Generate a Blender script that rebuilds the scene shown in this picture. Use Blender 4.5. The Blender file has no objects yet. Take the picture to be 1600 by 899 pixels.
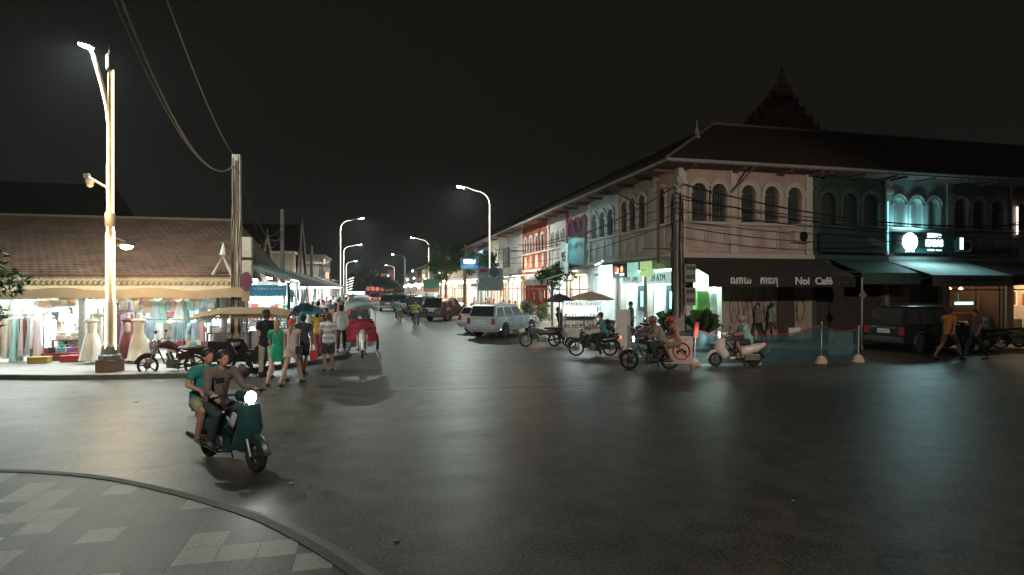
import bpy, math, random
from mathutils import Vector, Matrix, Euler
random.seed(7)
rnd = random.Random(11)
PI = math.pi
sc = bpy.context.scene
COL = sc.collection
CA = math.radians(13.43); CS, CC = math.sin(CA), math.cos(CA)
CAMZ = 2.5; F = 900.0

def P(px, py, d):
    r = (px-800)/F
    return Vector((d*(r*CC+CS), d*(-r*CS+CC), CAMZ+(450-py)/F*d))
def Gr(px, py, z=0.0):
    d = (CAMZ-z)*F/(py-450); v = P(px, py, d); v.z = z; return v
def dirof(px):
    r = (px-800)/F; return r*CC+CS, -r*CS+CC
def onX(px, X):
    dx, dy = dirof(px); t = X/dx; return t*dy, t
def onY(px, Y):
    dx, dy = dirof(px); t = Y/dy; return t*dx, t
def zat(py, t): return CAMZ+(450-py)/F*t
def depth(x, y): return x*CS+y*CC

# ---------------------------------------------------------------- materials
MATS = {}
def mat(name, rgb, rough=.65, metal=0, var=.18, scale=3.0, emit=0, ecol=None, bump=0, bscale=40, alpha=1, wave=None, spec=.5, coat=0):
    if name in MATS: return MATS[name]
    m = bpy.data.materials.new(name); m.use_nodes = True
    nt = m.node_tree; N = nt.nodes; L = nt.links
    b = N['Principled BSDF']
    tc = N.new('ShaderNodeTexCoord')
    nz = N.new('ShaderNodeTexNoise'); nz.inputs['Scale'].default_value = scale; nz.inputs['Detail'].default_value = 6
    nz.inputs['Roughness'].default_value = .65
    L.new(tc.outputs['Object'], nz.inputs['Vector'])
    mx = N.new('ShaderNodeMix'); mx.data_type = 'RGBA'
    mx.inputs['A'].default_value = (*[c*(1-var) for c in rgb], 1)
    mx.inputs['B'].default_value = (*[min(1, c*(1+var)) for c in rgb], 1)
    rp = N.new('ShaderNodeMapRange'); rp.inputs['From Min'].default_value = .3; rp.inputs['From Max'].default_value = .7
    L.new(nz.outputs['Fac'], rp.inputs['Value']); L.new(rp.outputs['Result'], mx.inputs['Factor'])
    L.new(mx.outputs['Result'], b.inputs['Base Color'])
    b.inputs['Roughness'].default_value = rough; b.inputs['Metallic'].default_value = metal
    b.inputs['Specular IOR Level'].default_value = spec
    if coat: b.inputs['Coat Weight'].default_value = coat; b.inputs['Coat Roughness'].default_value = .05
    if emit:
        b.inputs['Emission Color'].default_value = (*(ecol or rgb), 1); b.inputs['Emission Strength'].default_value = emit
    if alpha < 1: b.inputs['Alpha'].default_value = alpha
    hsrc = None
    if bump:
        n2 = N.new('ShaderNodeTexNoise'); n2.inputs['Scale'].default_value = bscale; n2.inputs['Detail'].default_value = 4
        L.new(tc.outputs['Object'], n2.inputs['Vector']); hsrc = n2.outputs['Fac']
    if wave:
        w = N.new('ShaderNodeTexWave'); w.bands_direction = wave[0]; w.inputs['Scale'].default_value = wave[1]
        w.inputs['Distortion'].default_value = .3
        L.new(tc.outputs['Object'], w.inputs['Vector']); hsrc = w.outputs['Fac']; bump = wave[2]
    if hsrc:
        bp = N.new('ShaderNodeBump'); bp.inputs['Strength'].default_value = min(1, bump); bp.inputs['Distance'].default_value = .02
        L.new(hsrc, bp.inputs['Height']); L.new(bp.outputs['Normal'], b.inputs['Normal'])
    MATS[name] = m; return m
def emat(name, rgb, s):
    return mat(name, rgb, .5, emit=s, ecol=rgb, var=0)

def asphalt():
    m = bpy.data.materials.new('asphalt'); m.use_nodes = True
    nt = m.node_tree; N = nt.nodes; L = nt.links; b = N['Principled BSDF']
    tc = N.new('ShaderNodeTexCoord')
    def noise(s, d=5, v=None):
        n = N.new('ShaderNodeTexNoise'); n.inputs['Scale'].default_value = s; n.inputs['Detail'].default_value = d
        L.new(v or tc.outputs['Object'], n.inputs['Vector']); return n.outputs['Fac']
    def rng(src, a, b_, lo, hi):
        r = N.new('ShaderNodeMapRange'); r.inputs['From Min'].default_value = a; r.inputs['From Max'].default_value = b_
        r.inputs['To Min'].default_value = lo; r.inputs['To Max'].default_value = hi; L.new(src, r.inputs['Value']); return r.outputs['Result']
    big = noise(.22, 6); fine = noise(30, 6); mid = noise(2.2, 6)
    mp = N.new('ShaderNodeMapping'); mp.inputs['Scale'].default_value = (.12, 1.1, 1); mp.inputs['Rotation'].default_value = (0, 0, .25)
    L.new(tc.outputs['Object'], mp.inputs['Vector']); streak = noise(1.1, 5, mp.outputs['Vector'])
    cr = N.new('ShaderNodeMix'); cr.data_type = 'RGBA'
    cr.inputs['A'].default_value = (.020, .0185, .0155, 1); cr.inputs['B'].default_value = (.105, .097, .079, 1)
    a1 = N.new('ShaderNodeMath'); a1.operation = 'MULTIPLY_ADD'; L.new(rng(fine, .38, .64, 0, 1), a1.inputs[0]); a1.inputs[1].default_value = 1.0
    L.new(rng(mid, .35, .65, -.22, .28), a1.inputs[2])
    a2 = N.new('ShaderNodeMath'); a2.operation = 'ADD'; L.new(a1.outputs[0], a2.inputs[0]); L.new(rng(streak, .35, .7, 0, .25), a2.inputs[1])
    a9 = N.new('ShaderNodeMath'); a9.operation = 'ADD'; L.new(a1.outputs[0], a9.inputs[0]); L.new(rng(streak, .3, .7, -.10, .10), a9.inputs[1]); L.new(a9.outputs[0], cr.inputs['Factor'])
    # tar seams and cracks
    vo = N.new('ShaderNodeTexVoronoi'); vo.feature = 'DISTANCE_TO_EDGE'; vo.inputs['Scale'].default_value = .16
    ds = N.new('ShaderNodeTexNoise'); ds.inputs['Scale'].default_value = .8; L.new(tc.outputs['Object'], ds.inputs['Vector'])
    vm = N.new('ShaderNodeVectorMath'); vm.operation = 'MULTIPLY_ADD'; L.new(ds.outputs['Color'], vm.inputs[0]); vm.inputs[1].default_value = (2, 2, 0)
    L.new(tc.outputs['Object'], vm.inputs[2]); L.new(vm.outputs[0], vo.inputs['Vector'])
    ck = rng(vo.outputs['Distance'], .001, .005, .35, 1)
    mu = N.new('ShaderNodeMix'); mu.data_type = 'RGBA'; mu.blend_type = 'MULTIPLY'; mu.inputs['Factor'].default_value = 1
    L.new(cr.outputs['Result'], mu.inputs['A']); L.new(ck, mu.inputs['B']); L.new(mu.outputs['Result'], b.inputs['Base Color'])
    r1 = rng(streak, .3, .7, .42, .49)
    L.new(r1, b.inputs['Roughness'])
    b.inputs['Specular IOR Level'].default_value = .5
    bp = N.new('ShaderNodeBump'); bp.inputs['Strength'].default_value = .22; bp.inputs['Distance'].default_value = .006
    L.new(fine, bp.inputs['Height']); L.new(bp.outputs['Normal'], b.inputs['Normal'])
    return m

def tiles(name, c1, c2, cm, sx, sy, light=None, rough=.5):
    m = bpy.data.materials.new(name); m.use_nodes = True
    nt = m.node_tree; N = nt.nodes; L = nt.links; b = N['Principled BSDF']
    tc = N.new('ShaderNodeTexCoord')
    br = N.new('ShaderNodeTexBrick'); br.inputs['Scale'].default_value = 1
    br.inputs['Brick Width'].default_value = sx; br.inputs['Row Height'].default_value = sy
    br.inputs['Mortar Size'].default_value = .006; br.offset = 0 if sx < .5 else .5
    br.inputs['Color1'].default_value = (*c1, 1); br.inputs['Color2'].default_value = (*c2, 1); br.inputs['Mortar'].default_value = (*cm, 1)
    br.inputs['Bias'].default_value = -.15
    L.new(tc.outputs['Object'], br.inputs['Vector'])
    nz = N.new('ShaderNodeTexNoise'); nz.inputs['Scale'].default_value = 60; nz.inputs['Detail'].default_value = 4
    L.new(tc.outputs['Object'], nz.inputs['Vector'])
    n3 = N.new('ShaderNodeTexNoise'); n3.inputs['Scale'].default_value = 1.3; n3.inputs['Detail'].default_value = 7
    L.new(tc.outputs['Object'], n3.inputs['Vector'])
    col = br.outputs['Color']
    if light:
        # a few pale tiles: white noise per cell
        mp = N.new('ShaderNodeVectorMath'); mp.operation = 'DIVIDE'; mp.inputs[1].default_value = (sx, sy, 1)
        L.new(tc.outputs['Object'], mp.inputs[0])
        fl = N.new('ShaderNodeVectorMath'); fl.operation = 'FLOOR'; L.new(mp.outputs[0], fl.inputs[0])
        wn = N.new('ShaderNodeTexWhiteNoise'); L.new(fl.outputs[0], wn.inputs['Vector'])
        gt = N.new('ShaderNodeMath'); gt.operation = 'GREATER_THAN'; gt.inputs[1].default_value = .72; L.new(wn.outputs['Value'], gt.inputs[0])
        iv = N.new('ShaderNodeMath'); iv.operation = 'SUBTRACT'; iv.inputs[0].default_value = 1; L.new(br.outputs['Fac'], iv.inputs[1])
        mm = N.new('ShaderNodeMath'); mm.operation = 'MULTIPLY'; L.new(gt.outputs[0], mm.inputs[0]); L.new(iv.outputs[0], mm.inputs[1])
        mx = N.new('ShaderNodeMix'); mx.data_type = 'RGBA'; L.new(mm.outputs[0], mx.inputs['Factor']); L.new(col, mx.inputs['A'])
        mx.inputs['B'].default_value = (*light, 1); col = mx.outputs['Result']
    m2 = N.new('ShaderNodeMix'); m2.data_type = 'RGBA'; m2.blend_type = 'MULTIPLY'; m2.inputs['Factor'].default_value = .8
    r = N.new('ShaderNodeMapRange'); r.inputs['From Min'].default_value = .25; r.inputs['From Max'].default_value = .75
    r.inputs['To Min'].default_value = .3; r.inputs['To Max'].default_value = 1.35
    L.new(nz.outputs['Fac'], r.inputs['Value'])
    r2 = N.new('ShaderNodeMapRange'); r2.inputs['From Min'].default_value = .3; r2.inputs['From Max'].default_value = .7
    r2.inputs['To Min'].default_value = .7; r2.inputs['To Max'].default_value = 1.1; L.new(n3.outputs['Fac'], r2.inputs['Value'])
    mt = N.new('ShaderNodeMath'); mt.operation = 'MULTIPLY'; L.new(r.outputs['Result'], mt.inputs[0]); L.new(r2.outputs['Result'], mt.inputs[1])
    L.new(col, m2.inputs['A']); L.new(mt.outputs[0], m2.inputs['B']); L.new(m2.outputs['Result'], b.inputs['Base Color'])
    b.inputs['Roughness'].default_value = rough
    bp = N.new('ShaderNodeBump'); bp.inputs['Strength'].default_value = .35; bp.inputs['Distance'].default_value = .01
    iv2 = N.new('ShaderNodeMath'); iv2.operation = 'MULTIPLY_ADD'; L.new(br.outputs['Fac'], iv2.inputs[0]); iv2.inputs[1].default_value = -1
    L.new(nz.outputs['Fac'], iv2.inputs[2]); L.new(iv2.outputs[0], bp.inputs['Height']); L.new(bp.outputs['Normal'], b.inputs['Normal'])
    return m

def plaster(name, rgb, dirt=(.10, .08, .065), amt=.62):
    """painted stucco with damp streaks and blotches"""
    if name in MATS: return MATS[name]
    m = bpy.data.materials.new(name); m.use_nodes = True
    nt = m.node_tree; N = nt.nodes; L = nt.links; b = N['Principled BSDF']
    tc = N.new('ShaderNodeTexCoord')
    mp = N.new('ShaderNodeMapping'); mp.inputs['Scale'].default_value = (3, 3, .35); L.new(tc.outputs['Object'], mp.inputs['Vector'])
    n1 = N.new('ShaderNodeTexNoise'); n1.inputs['Scale'].default_value = 1.6; n1.inputs['Detail'].default_value = 8; L.new(mp.outputs[0], n1.inputs['Vector'])
    n2 = N.new('ShaderNodeTexNoise'); n2.inputs['Scale'].default_value = 1.1; n2.inputs['Detail'].default_value = 9; L.new(tc.outputs['Object'], n2.inputs['Vector'])
    mu = N.new('ShaderNodeMath'); mu.operation = 'MULTIPLY'; L.new(n1.outputs['Fac'], mu.inputs[0]); L.new(n2.outputs['Fac'], mu.inputs[1])
    r = N.new('ShaderNodeMapRange'); r.inputs['From Min'].default_value = .2; r.inputs['From Max'].default_value = .42; r.inputs['To Max'].default_value = amt
    L.new(mu.outputs[0], r.inputs['Value'])
    mx = N.new('ShaderNodeMix'); mx.data_type = 'RGBA'; mx.inputs['A'].default_value = (*rgb, 1)
    mx.inputs['B'].default_value = (*[rgb[i]*.35+dirt[i]*.65 for i in range(3)], 1)
    L.new(r.outputs['Result'], mx.inputs['Factor']); L.new(mx.outputs['Result'], b.inputs['Base Color'])
    b.inputs['Roughness'].default_value = .85
    n4 = N.new('ShaderNodeTexNoise'); n4.inputs['Scale'].default_value = 30; L.new(tc.outputs['Object'], n4.inputs['Vector'])
    bp = N.new('ShaderNodeBump'); bp.inputs['Strength'].default_value = .25; bp.inputs['Distance'].default_value = .01
    L.new(n4.outputs['Fac'], bp.inputs['Height']); L.new(bp.outputs['Normal'], b.inputs['Normal'])
    MATS[name] = m; return m

# ---------------------------------------------------------------- mesh builder
class MB:
    def __init__(s): s.v = []; s.f = []; s.m = []; s.c = 0
    def mat(s, i): s.c = i; return s
    def add(s, vs, fs):
        o = len(s.v); s.v += [tuple(v) for v in vs]
        for f in fs: s.f.append([i+o for i in f]); s.m.append(s.c)
        return s
    def bx(s, x0, x1, y0, y1, z0, z1):
        vs = [(x, y, z) for z in (z0, z1) for y in (y0, y1) for x in (x0, x1)]
        return s.add(vs, [(0,2,3,1),(4,5,7,6),(0,1,5,4),(2,6,7,3),(0,4,6,2),(1,3,7,5)])
    def box(s, c, sz, rz=0, ry=0, rx=0):
        M = Matrix.Translation(c) @ Euler((rx, ry, rz)).to_matrix().to_4x4()
        h = [q/2 for q in sz]
        vs = [M @ Vector((x, y, z)) for z in (-h[2], h[2]) for y in (-h[1], h[1]) for x in (-h[0], h[0])]
        return s.add(vs, [(0,2,3,1),(4,5,7,6),(0,1,5,4),(2,6,7,3),(0,4,6,2),(1,3,7,5)])
    def tube(s, pts, r, n=8, caps=True):
        pts = [Vector(p) for p in pts]; rs = r if isinstance(r, (list, tuple)) else [r]*len(pts)
        vs = []; fs = []; prev = None
        for i, p in enumerate(pts):
            t = (pts[min(i+1, len(pts)-1)]-pts[max(i-1, 0)])
            t = t.normalized() if t.length > 1e-9 else Vector((0, 0, 1))
            if prev is None:
                a = Vector((0, 0, 1)) if abs(t.z) < .9 else Vector((1, 0, 0)); u = t.cross(a).normalized()
            else: u = (prev - t*prev.dot(t)); u = u.normalized() if u.length > 1e-6 else t.orthogonal().normalized()
            prev = u; w = t.cross(u)
            for k in range(n):
                a = 2*PI*k/n; vs.append(p+(u*math.cos(a)+w*math.sin(a))*rs[i])
        for i in range(len(pts)-1):
            for k in range(n):
                a, b = i*n+k, i*n+(k+1) % n; fs.append((a, b, b+n, a+n))
        if caps: fs.append(tuple(range(n-1, -1, -1))); fs.append(tuple(range((len(pts)-1)*n, len(pts)*n)))
        return s.add(vs, fs)
    def lathe(s, c, prof, n=16, axis='z', sx=1, sy=1):
        vs = []; fs = []
        for (r, h) in prof:
            for k in range(n):
                a = 2*PI*k/n; x, y = r*math.cos(a)*sx, r*math.sin(a)*sy
                v = (x, y, h) if axis == 'z' else ((h, x, y) if axis == 'x' else (x, h, y))
                vs.append((c[0]+v[0], c[1]+v[1], c[2]+v[2]))
        for i in range(len(prof)-1):
            for k in range(n):
                a, b = i*n+k, i*n+(k+1) % n; fs.append((a, b, b+n, a+n))
        fs.append(tuple(range(n-1, -1, -1))); fs.append(tuple(range((len(prof)-1)*n, len(prof)*n)))
        return s.add(vs, fs)
    def sph(s, c, r, n=12, m=8):
        rx, ry, rz = r if isinstance(r, (tuple, list)) else (r, r, r)
        prof = [(math.sin(PI*i/m) if 0 < i < m else .02, -math.cos(PI*i/m)) for i in range(m+1)]
        vs = []; fs = []
        for (q, h) in prof:
            for k in range(n):
                a = 2*PI*k/n; vs.append((c[0]+q*math.cos(a)*rx, c[1]+q*math.sin(a)*ry, c[2]+h*rz))
        for i in range(m):
            for k in range(n):
                a, b = i*n+k, i*n+(k+1) % n; fs.append((a, b, b+n, a+n))
        fs.append(tuple(range(n-1, -1, -1))); fs.append(tuple(range(m*n, (m+1)*n)))
        return s.add(vs, fs)
    def torus(s, c, R, r, n=24, m=8, axis='y', a0=0, a1=2*PI):
        full = abs(a1-a0-2*PI) < 1e-6; k = n if full else n+1; vs = []; fs = []
        for i in range(k):
            a = a0+(a1-a0)*i/n
            for j in range(m):
                b = 2*PI*j/m; q = R+r*math.cos(b); h = r*math.sin(b)
                x, z = q*math.cos(a), q*math.sin(a)
                vs.append((c[0]+x, c[1]+h, c[2]+z) if axis == 'y' else ((c[0]+h, c[1]+x, c[2]+z) if axis == 'x' else (c[0]+x, c[1]+z, c[2]+h)))
        for i in range(n if full else n):
            i2 = (i+1) % k
            if not full and i == n: break
            for j in range(m):
                j2 = (j+1) % m; fs.append((i*m+j, i*m+j2, i2*m+j2, i2*m+j))
        return s.add(vs, fs)
    def prism(s, poly, f0, f1):
        """poly of 2D points; f0,f1 map (a,b)->3D for both caps"""
        n = len(poly); vs = [f0(*p) for p in poly]+[f1(*p) for p in poly]
        fs = [tuple(range(n-1, -1, -1)), tuple(range(n, 2*n))]+[(i, (i+1) % n, n+(i+1) % n, n+i) for i in range(n)]
        return s.add(vs, fs)
    def xz(s, poly, y0, y1): return s.prism(poly, lambda a, b: (a, y0, b), lambda a, b: (a, y1, b))
    def yz(s, poly, x0, x1): return s.prism(poly, lambda a, b: (x0, a, b), lambda a, b: (x1, a, b))
    def xy(s, poly, z0, z1): return s.prism(poly, lambda a, b: (a, b, z0), lambda a, b: (a, b, z1))
    def build(s, name, mats, parent=None, T=None, smooth=False, loc=None, bevel=0):
        me = bpy.data.meshes.new(name)
        vs = s.v if T is None else [T @ Vector(v) for v in s.v]
        me.from_pydata([tuple(v) for v in vs], [], s.f)
        if not isinstance(mats, (list, tuple)): mats = [mats]
        for m in mats: me.materials.append(m)
        me.polygons.foreach_set('material_index', [min(i, len(mats)-1) for i in s.m])
        me.validate(); me.update()
        import bmesh
        bm = bmesh.new(); bm.from_mesh(me); bmesh.ops.recalc_face_normals(bm, faces=bm.faces)
        if smooth:
            for f in bm.faces: f.smooth = True
            for e in bm.edges:
                if len(e.link_faces) == 2 and e.calc_face_angle(0) > .7: e.smooth = False
        bm.to_mesh(me); bm.free()
        o = bpy.data.objects.new(name, me); COL.objects.link(o)
        if parent: o.parent = parent
        if loc is not None: o.location = loc
        if bevel:
            md = o.modifiers.new('bevel', 'BEVEL'); md.width = bevel; md.segments = 2; md.limit_method = 'ANGLE'
        return o

def tag(o, label=None, cat=None, group=None, kind=None):
    if label: o['label'] = label
    if cat: o['category'] = cat
    if group: o['group'] = group
    if kind: o['kind'] = kind
    return o
def empty(name, loc=(0, 0, 0), rz=0, label=None, cat=None, group=None):
    o = bpy.data.objects.new(name, None); COL.objects.link(o); o.location = loc; o.rotation_euler = (0, 0, rz)
    o.empty_display_size = .2
    return tag(o, label, cat, group)
def copy_tree(o, parent=None, mats=None):
    c = o.copy(); COL.objects.link(c); c.parent = parent
    if mats and c.type == 'MESH':
        for sl in c.material_slots:
            if sl.material and sl.material.name in mats:
                m = mats[sl.material.name]; sl.link = 'OBJECT'; sl.material = m
    for ch in [x for x in KIDS(o)]: copy_tree(ch, c, mats)
    return c
def KIDS(o): return list(o.children)

def remeshed(mb, name, mats, parent, voxel, smooth_it=2, T=None):
    """one continuous surface out of overlapping limbs"""
    o = mb.build(name, mats, None, T=T)
    md = o.modifiers.new('r', 'REMESH'); md.mode = 'VOXEL'; md.voxel_size = voxel; md.use_smooth_shade = True
    if smooth_it:
        m2 = o.modifiers.new('s', 'SMOOTH'); m2.factor = .5; m2.iterations = smooth_it
    bpy.context.view_layer.update()
    dg = bpy.context.evaluated_depsgraph_get(); me = bpy.data.meshes.new_from_object(o.evaluated_get(dg))
    old = o.data; o.modifiers.clear(); o.data = me; bpy.data.meshes.remove(old)
    me.materials.clear()
    for m in (mats if isinstance(mats, (list, tuple)) else [mats]): me.materials.append(m)
    if parent: o.parent = parent
    return o

def text(name, s, size, m, parent, T, extrude=.012, align='CENTER', bold=0, xs=1, thick=None):
    c = bpy.data.curves.new(name, 'FONT'); c.body = s; c.size = size; c.extrude = extrude; c.align_x = align; c.align_y = 'CENTER'
    c.offset = bold; c.resolution_u = 3
    o = bpy.data.objects.new(name, c); COL.objects.link(o); bpy.context.view_layer.update()
    dg = bpy.context.evaluated_depsgraph_get(); me = bpy.data.meshes.new_from_object(o.evaluated_get(dg))
    bpy.data.objects.remove(o); bpy.data.curves.remove(c)
    me.transform(T @ Matrix.Diagonal((xs, 1, 1, 1))); me.materials.clear(); me.materials.append(m)
    o = bpy.data.objects.new(name, me); COL.objects.link(o); o.parent = parent
    return o
FR = Matrix.Rotation(PI/2, 4, 'X')   # text standing up, facing -y
def TT(x, y, z): return Matrix.Translation((x, y, z)) @ FR

def light(kind, name, loc, power, color=(1, 1, 1), size=.3, size_y=None, rot=(0, 0, 0), parent=None, spread=None, angle=None):
    l = bpy.data.lights.new(name, kind); l.energy = power; l.color = color
    if kind == 'AREA':
        l.size = size
        if size_y: l.shape = 'RECTANGLE'; l.size_y = size_y
        if spread: l.spread = spread
    elif kind == 'SPOT': l.shadow_soft_size = size; l.spot_size = angle or 2.4; l.spot_blend = .6
    elif kind == 'POINT': l.shadow_soft_size = size
    o = bpy.data.objects.new(name, l); COL.objects.link(o); o.location = loc; o.rotation_euler = rot
    if parent: o.parent = parent
    return o

def strokes(name, n, size, m, parent, T, seed=1):
    """lettering too blurred to read: a row of worn pen-like marks"""
    rg = random.Random(seed); b = MB(); h = size*.7; w_ = size*.55
    for i in range(n):
        if n > 7 and i == n//2: continue
        x = (i-(n-1)/2)*w_
        for k in range(rg.choice([2, 3])):
            a = rg.choice([0, 0, 1.57, .5, -.5]); ln = h*rg.uniform(.45, 1) if a == 0 else w_*.6
            b.box((x+rg.uniform(-.22, .22)*w_, rg.uniform(-.3, .3)*h if a else 0, .003), (size*.09, ln, .006), rz=a)
    me_o = b.build(name, m, None, T=T); me_o.parent = parent; return me_o
# common materials
BLACK = mat('black_paint', (.018, .018, .018), .4)
DARKM = mat('dark_metal', (.05, .05, .052), .4, .7)
CHROME = mat('chrome', (.65, .66, .66), .18, 1, var=.05)
STEEL = mat('steel', (.35, .36, .36), .38, .9)
RUBBER = mat('rubber', (.02, .02, .02), .85)
WHITE = mat('white_paint', (.74, .74, .72), .5)
CREAM = mat('cream_paint', (.62, .57, .47), .6)
CONC = mat('concrete', (.32, .31, .29), .9, bump=.4, bscale=30)
STONE = mat('grey_stone', (.22, .215, .205), .8, bump=.4)
GLASS = mat('dark_glass', (.03, .035, .04), .08, var=.05, spec=.8)
PANE = mat('window_pane', (.045, .055, .055), .2, var=.3, spec=.6)
WOOD = mat('dark_wood', (.09, .05, .03), .6, wave=('X', 6, .3))
TEAL = mat('teal_paint', (.05, .22, .24), .55)
RED = mat('red_paint', (.42, .03, .03), .4)
# ================================================================ SETTING
w = bpy.data.worlds.new('World'); sc.world = w; w.use_nodes = True
nt = w.node_tree; bg = nt.nodes['Background']
tc = nt.nodes.new('ShaderNodeTexCoord'); sep = nt.nodes.new('ShaderNodeSeparateXYZ'); nt.links.new(tc.outputs['Generated'], sep.inputs[0])
rp = nt.nodes.new('ShaderNodeValToRGB'); nt.links.new(sep.outputs['Z'], rp.inputs[0])
rp.color_ramp.elements[0].position = 0; rp.color_ramp.elements[0].color = (.0080, .0083, .0075, 1)
rp.color_ramp.elements[1].position = .22; rp.color_ramp.elements[1].color = (.0054, .0049, .0041, 1)
nt.links.new(rp.outputs[0], bg.inputs[0]); bg.inputs[1].default_value = 1.0

ground = tag(MB().bx(-900, 900, -300, 1500, -.6, -.02).build('ground', mat('earth', (.09, .075, .055), .95, bump=.3)), kind='structure')
ASPH = asphalt()
road = MB(); road.xy([(-70, -12), (75, -12), (75, 24), (10.6, 24), (10.6, 330), (-9, 330), (-9, 24), (-70, 24)], -.018, 0)
tag(road.build('road', ASPH), kind='structure')

LEFTK = [(-60, 18.9), (-14, 18.6), (-9.9, 18.45), (-8.4, 18.0), (-7, 17.75), (-5.1, 17.6), (-3.9, 17.95), (-2.9, 18.75), (-2.1, 19.55), (-1.5, 20.3),
         (-1.05, 21.2), (-.95, 24), (-1.5, 40), (-3.2, 66), (-5.2, 106), (-7.5, 200), (-9, 320)]
RIGHTK = [(70, 19.8), (14.5, 19.8), (12.2, 20.0), (10.6, 20.6), (9.6, 21.6), (9.3, 22.8), (9.2, 30), (9.2, 320)]
slab_m = tiles('pavement_slabs', (.30, .29, .27), (.25, .245, .23), (.12, .12, .115), .6, .6, rough=.55)
slab_r = tiles('pavement_slabs_right', (.22, .20, .18), (.17, .16, .15), (.09, .09, .085), .4, .4, rough=.6)
kerb_m = mat('kerb_stone', (.15, .14, .125), .85, var=.3, bump=.4, bscale=25)
def offset(path, d):
    out = []
    for i, p in enumerate(path):
        a = Vector(path[max(i-1, 0)]); b = Vector(path[min(i+1, len(path)-1)]); t = (b-a).normalized()
        out.append((p[0]-t.y*d, p[1]+t.x*d))
    return out
def pavement(name, path, extra, m, side, kw=.16, h=.13):
    inner = offset(path, kw*side)
    tag(MB().xy(inner+extra, -.01, h-.004).build(name, m), kind='structure')
    k = MB()
    for i in range(len(path)-1):
        a, b, c, d = path[i], path[i+1], inner[i+1], inner[i]
        k.xy([a, b, c, d], -.012, h)
    tag(k.build('kerb', kerb_m), kind='structure')
pavement('pavement_market', LEFTK, [(-60, 320)], slab_m, 1)
pavement('pavement_shops', RIGHTK, [(70, 320)], slab_r, -1)
# near pavement with its curved kerb stone and gutter line
edge_px = [(0, 734), (60, 736), (120, 740), (180, 747), (240, 759), (290, 771), (340, 785), (380, 797), (416, 810), (460, 831), (500, 853), (540, 878), (572, 901)]
pts = [Gr(x, y, .13) for x, y in edge_px]
ep = [(p.x, p.y) for p in pts]
d0 = Vector(ep[0])-Vector(ep[1]); d1 = Vector(ep[-1])-Vector(ep[-2])
ep = [(ep[0][0]-9, ep[0][1]+1.0)]+ep+[(ep[-1][0]+d1.x*2.2, ep[-1][1]+d1.y*2.6), (ep[-1][0]+d1.x*3.2+.1, ep[-1][1]+d1.y*7)]
tag(MB().xy(ep+[(ep[-1][0], -9), (-30, -9), (-30, ep[0][1])], -.01, .126).build('pavement_near', tiles('mosaic_slabs', (.078, .070, .056), (.036, .033, .027), (.012, .012, .010), .34, .34, light=(.30, .275, .225), rough=.55)), kind='structure')
k = MB()
inn, out = offset(ep, -.10), offset(ep, .0)
rim = mat('near_kerb', (.075, .07, .06), .75, var=.3, bump=.6, bscale=30)
for i in range(len(ep)-1):
    k.xy([inn[i], inn[i+1], out[i+1], out[i]], .124, .136)
o1, o2, o3 = offset(ep, .0), offset(ep, .06), offset(ep, .24)
tag(k.build('kerb', rim), kind='structure')
g = MB()
for i in range(len(ep)-1):
    g.xy([o2[i], o2[i+1], o3[i+1], o3[i]], -.006, .012)
tag(g.build('gutter_strip', mat('gutter_concrete', (.11, .115, .105), .6, var=.3, bump=.5)), kind='structure')

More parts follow.
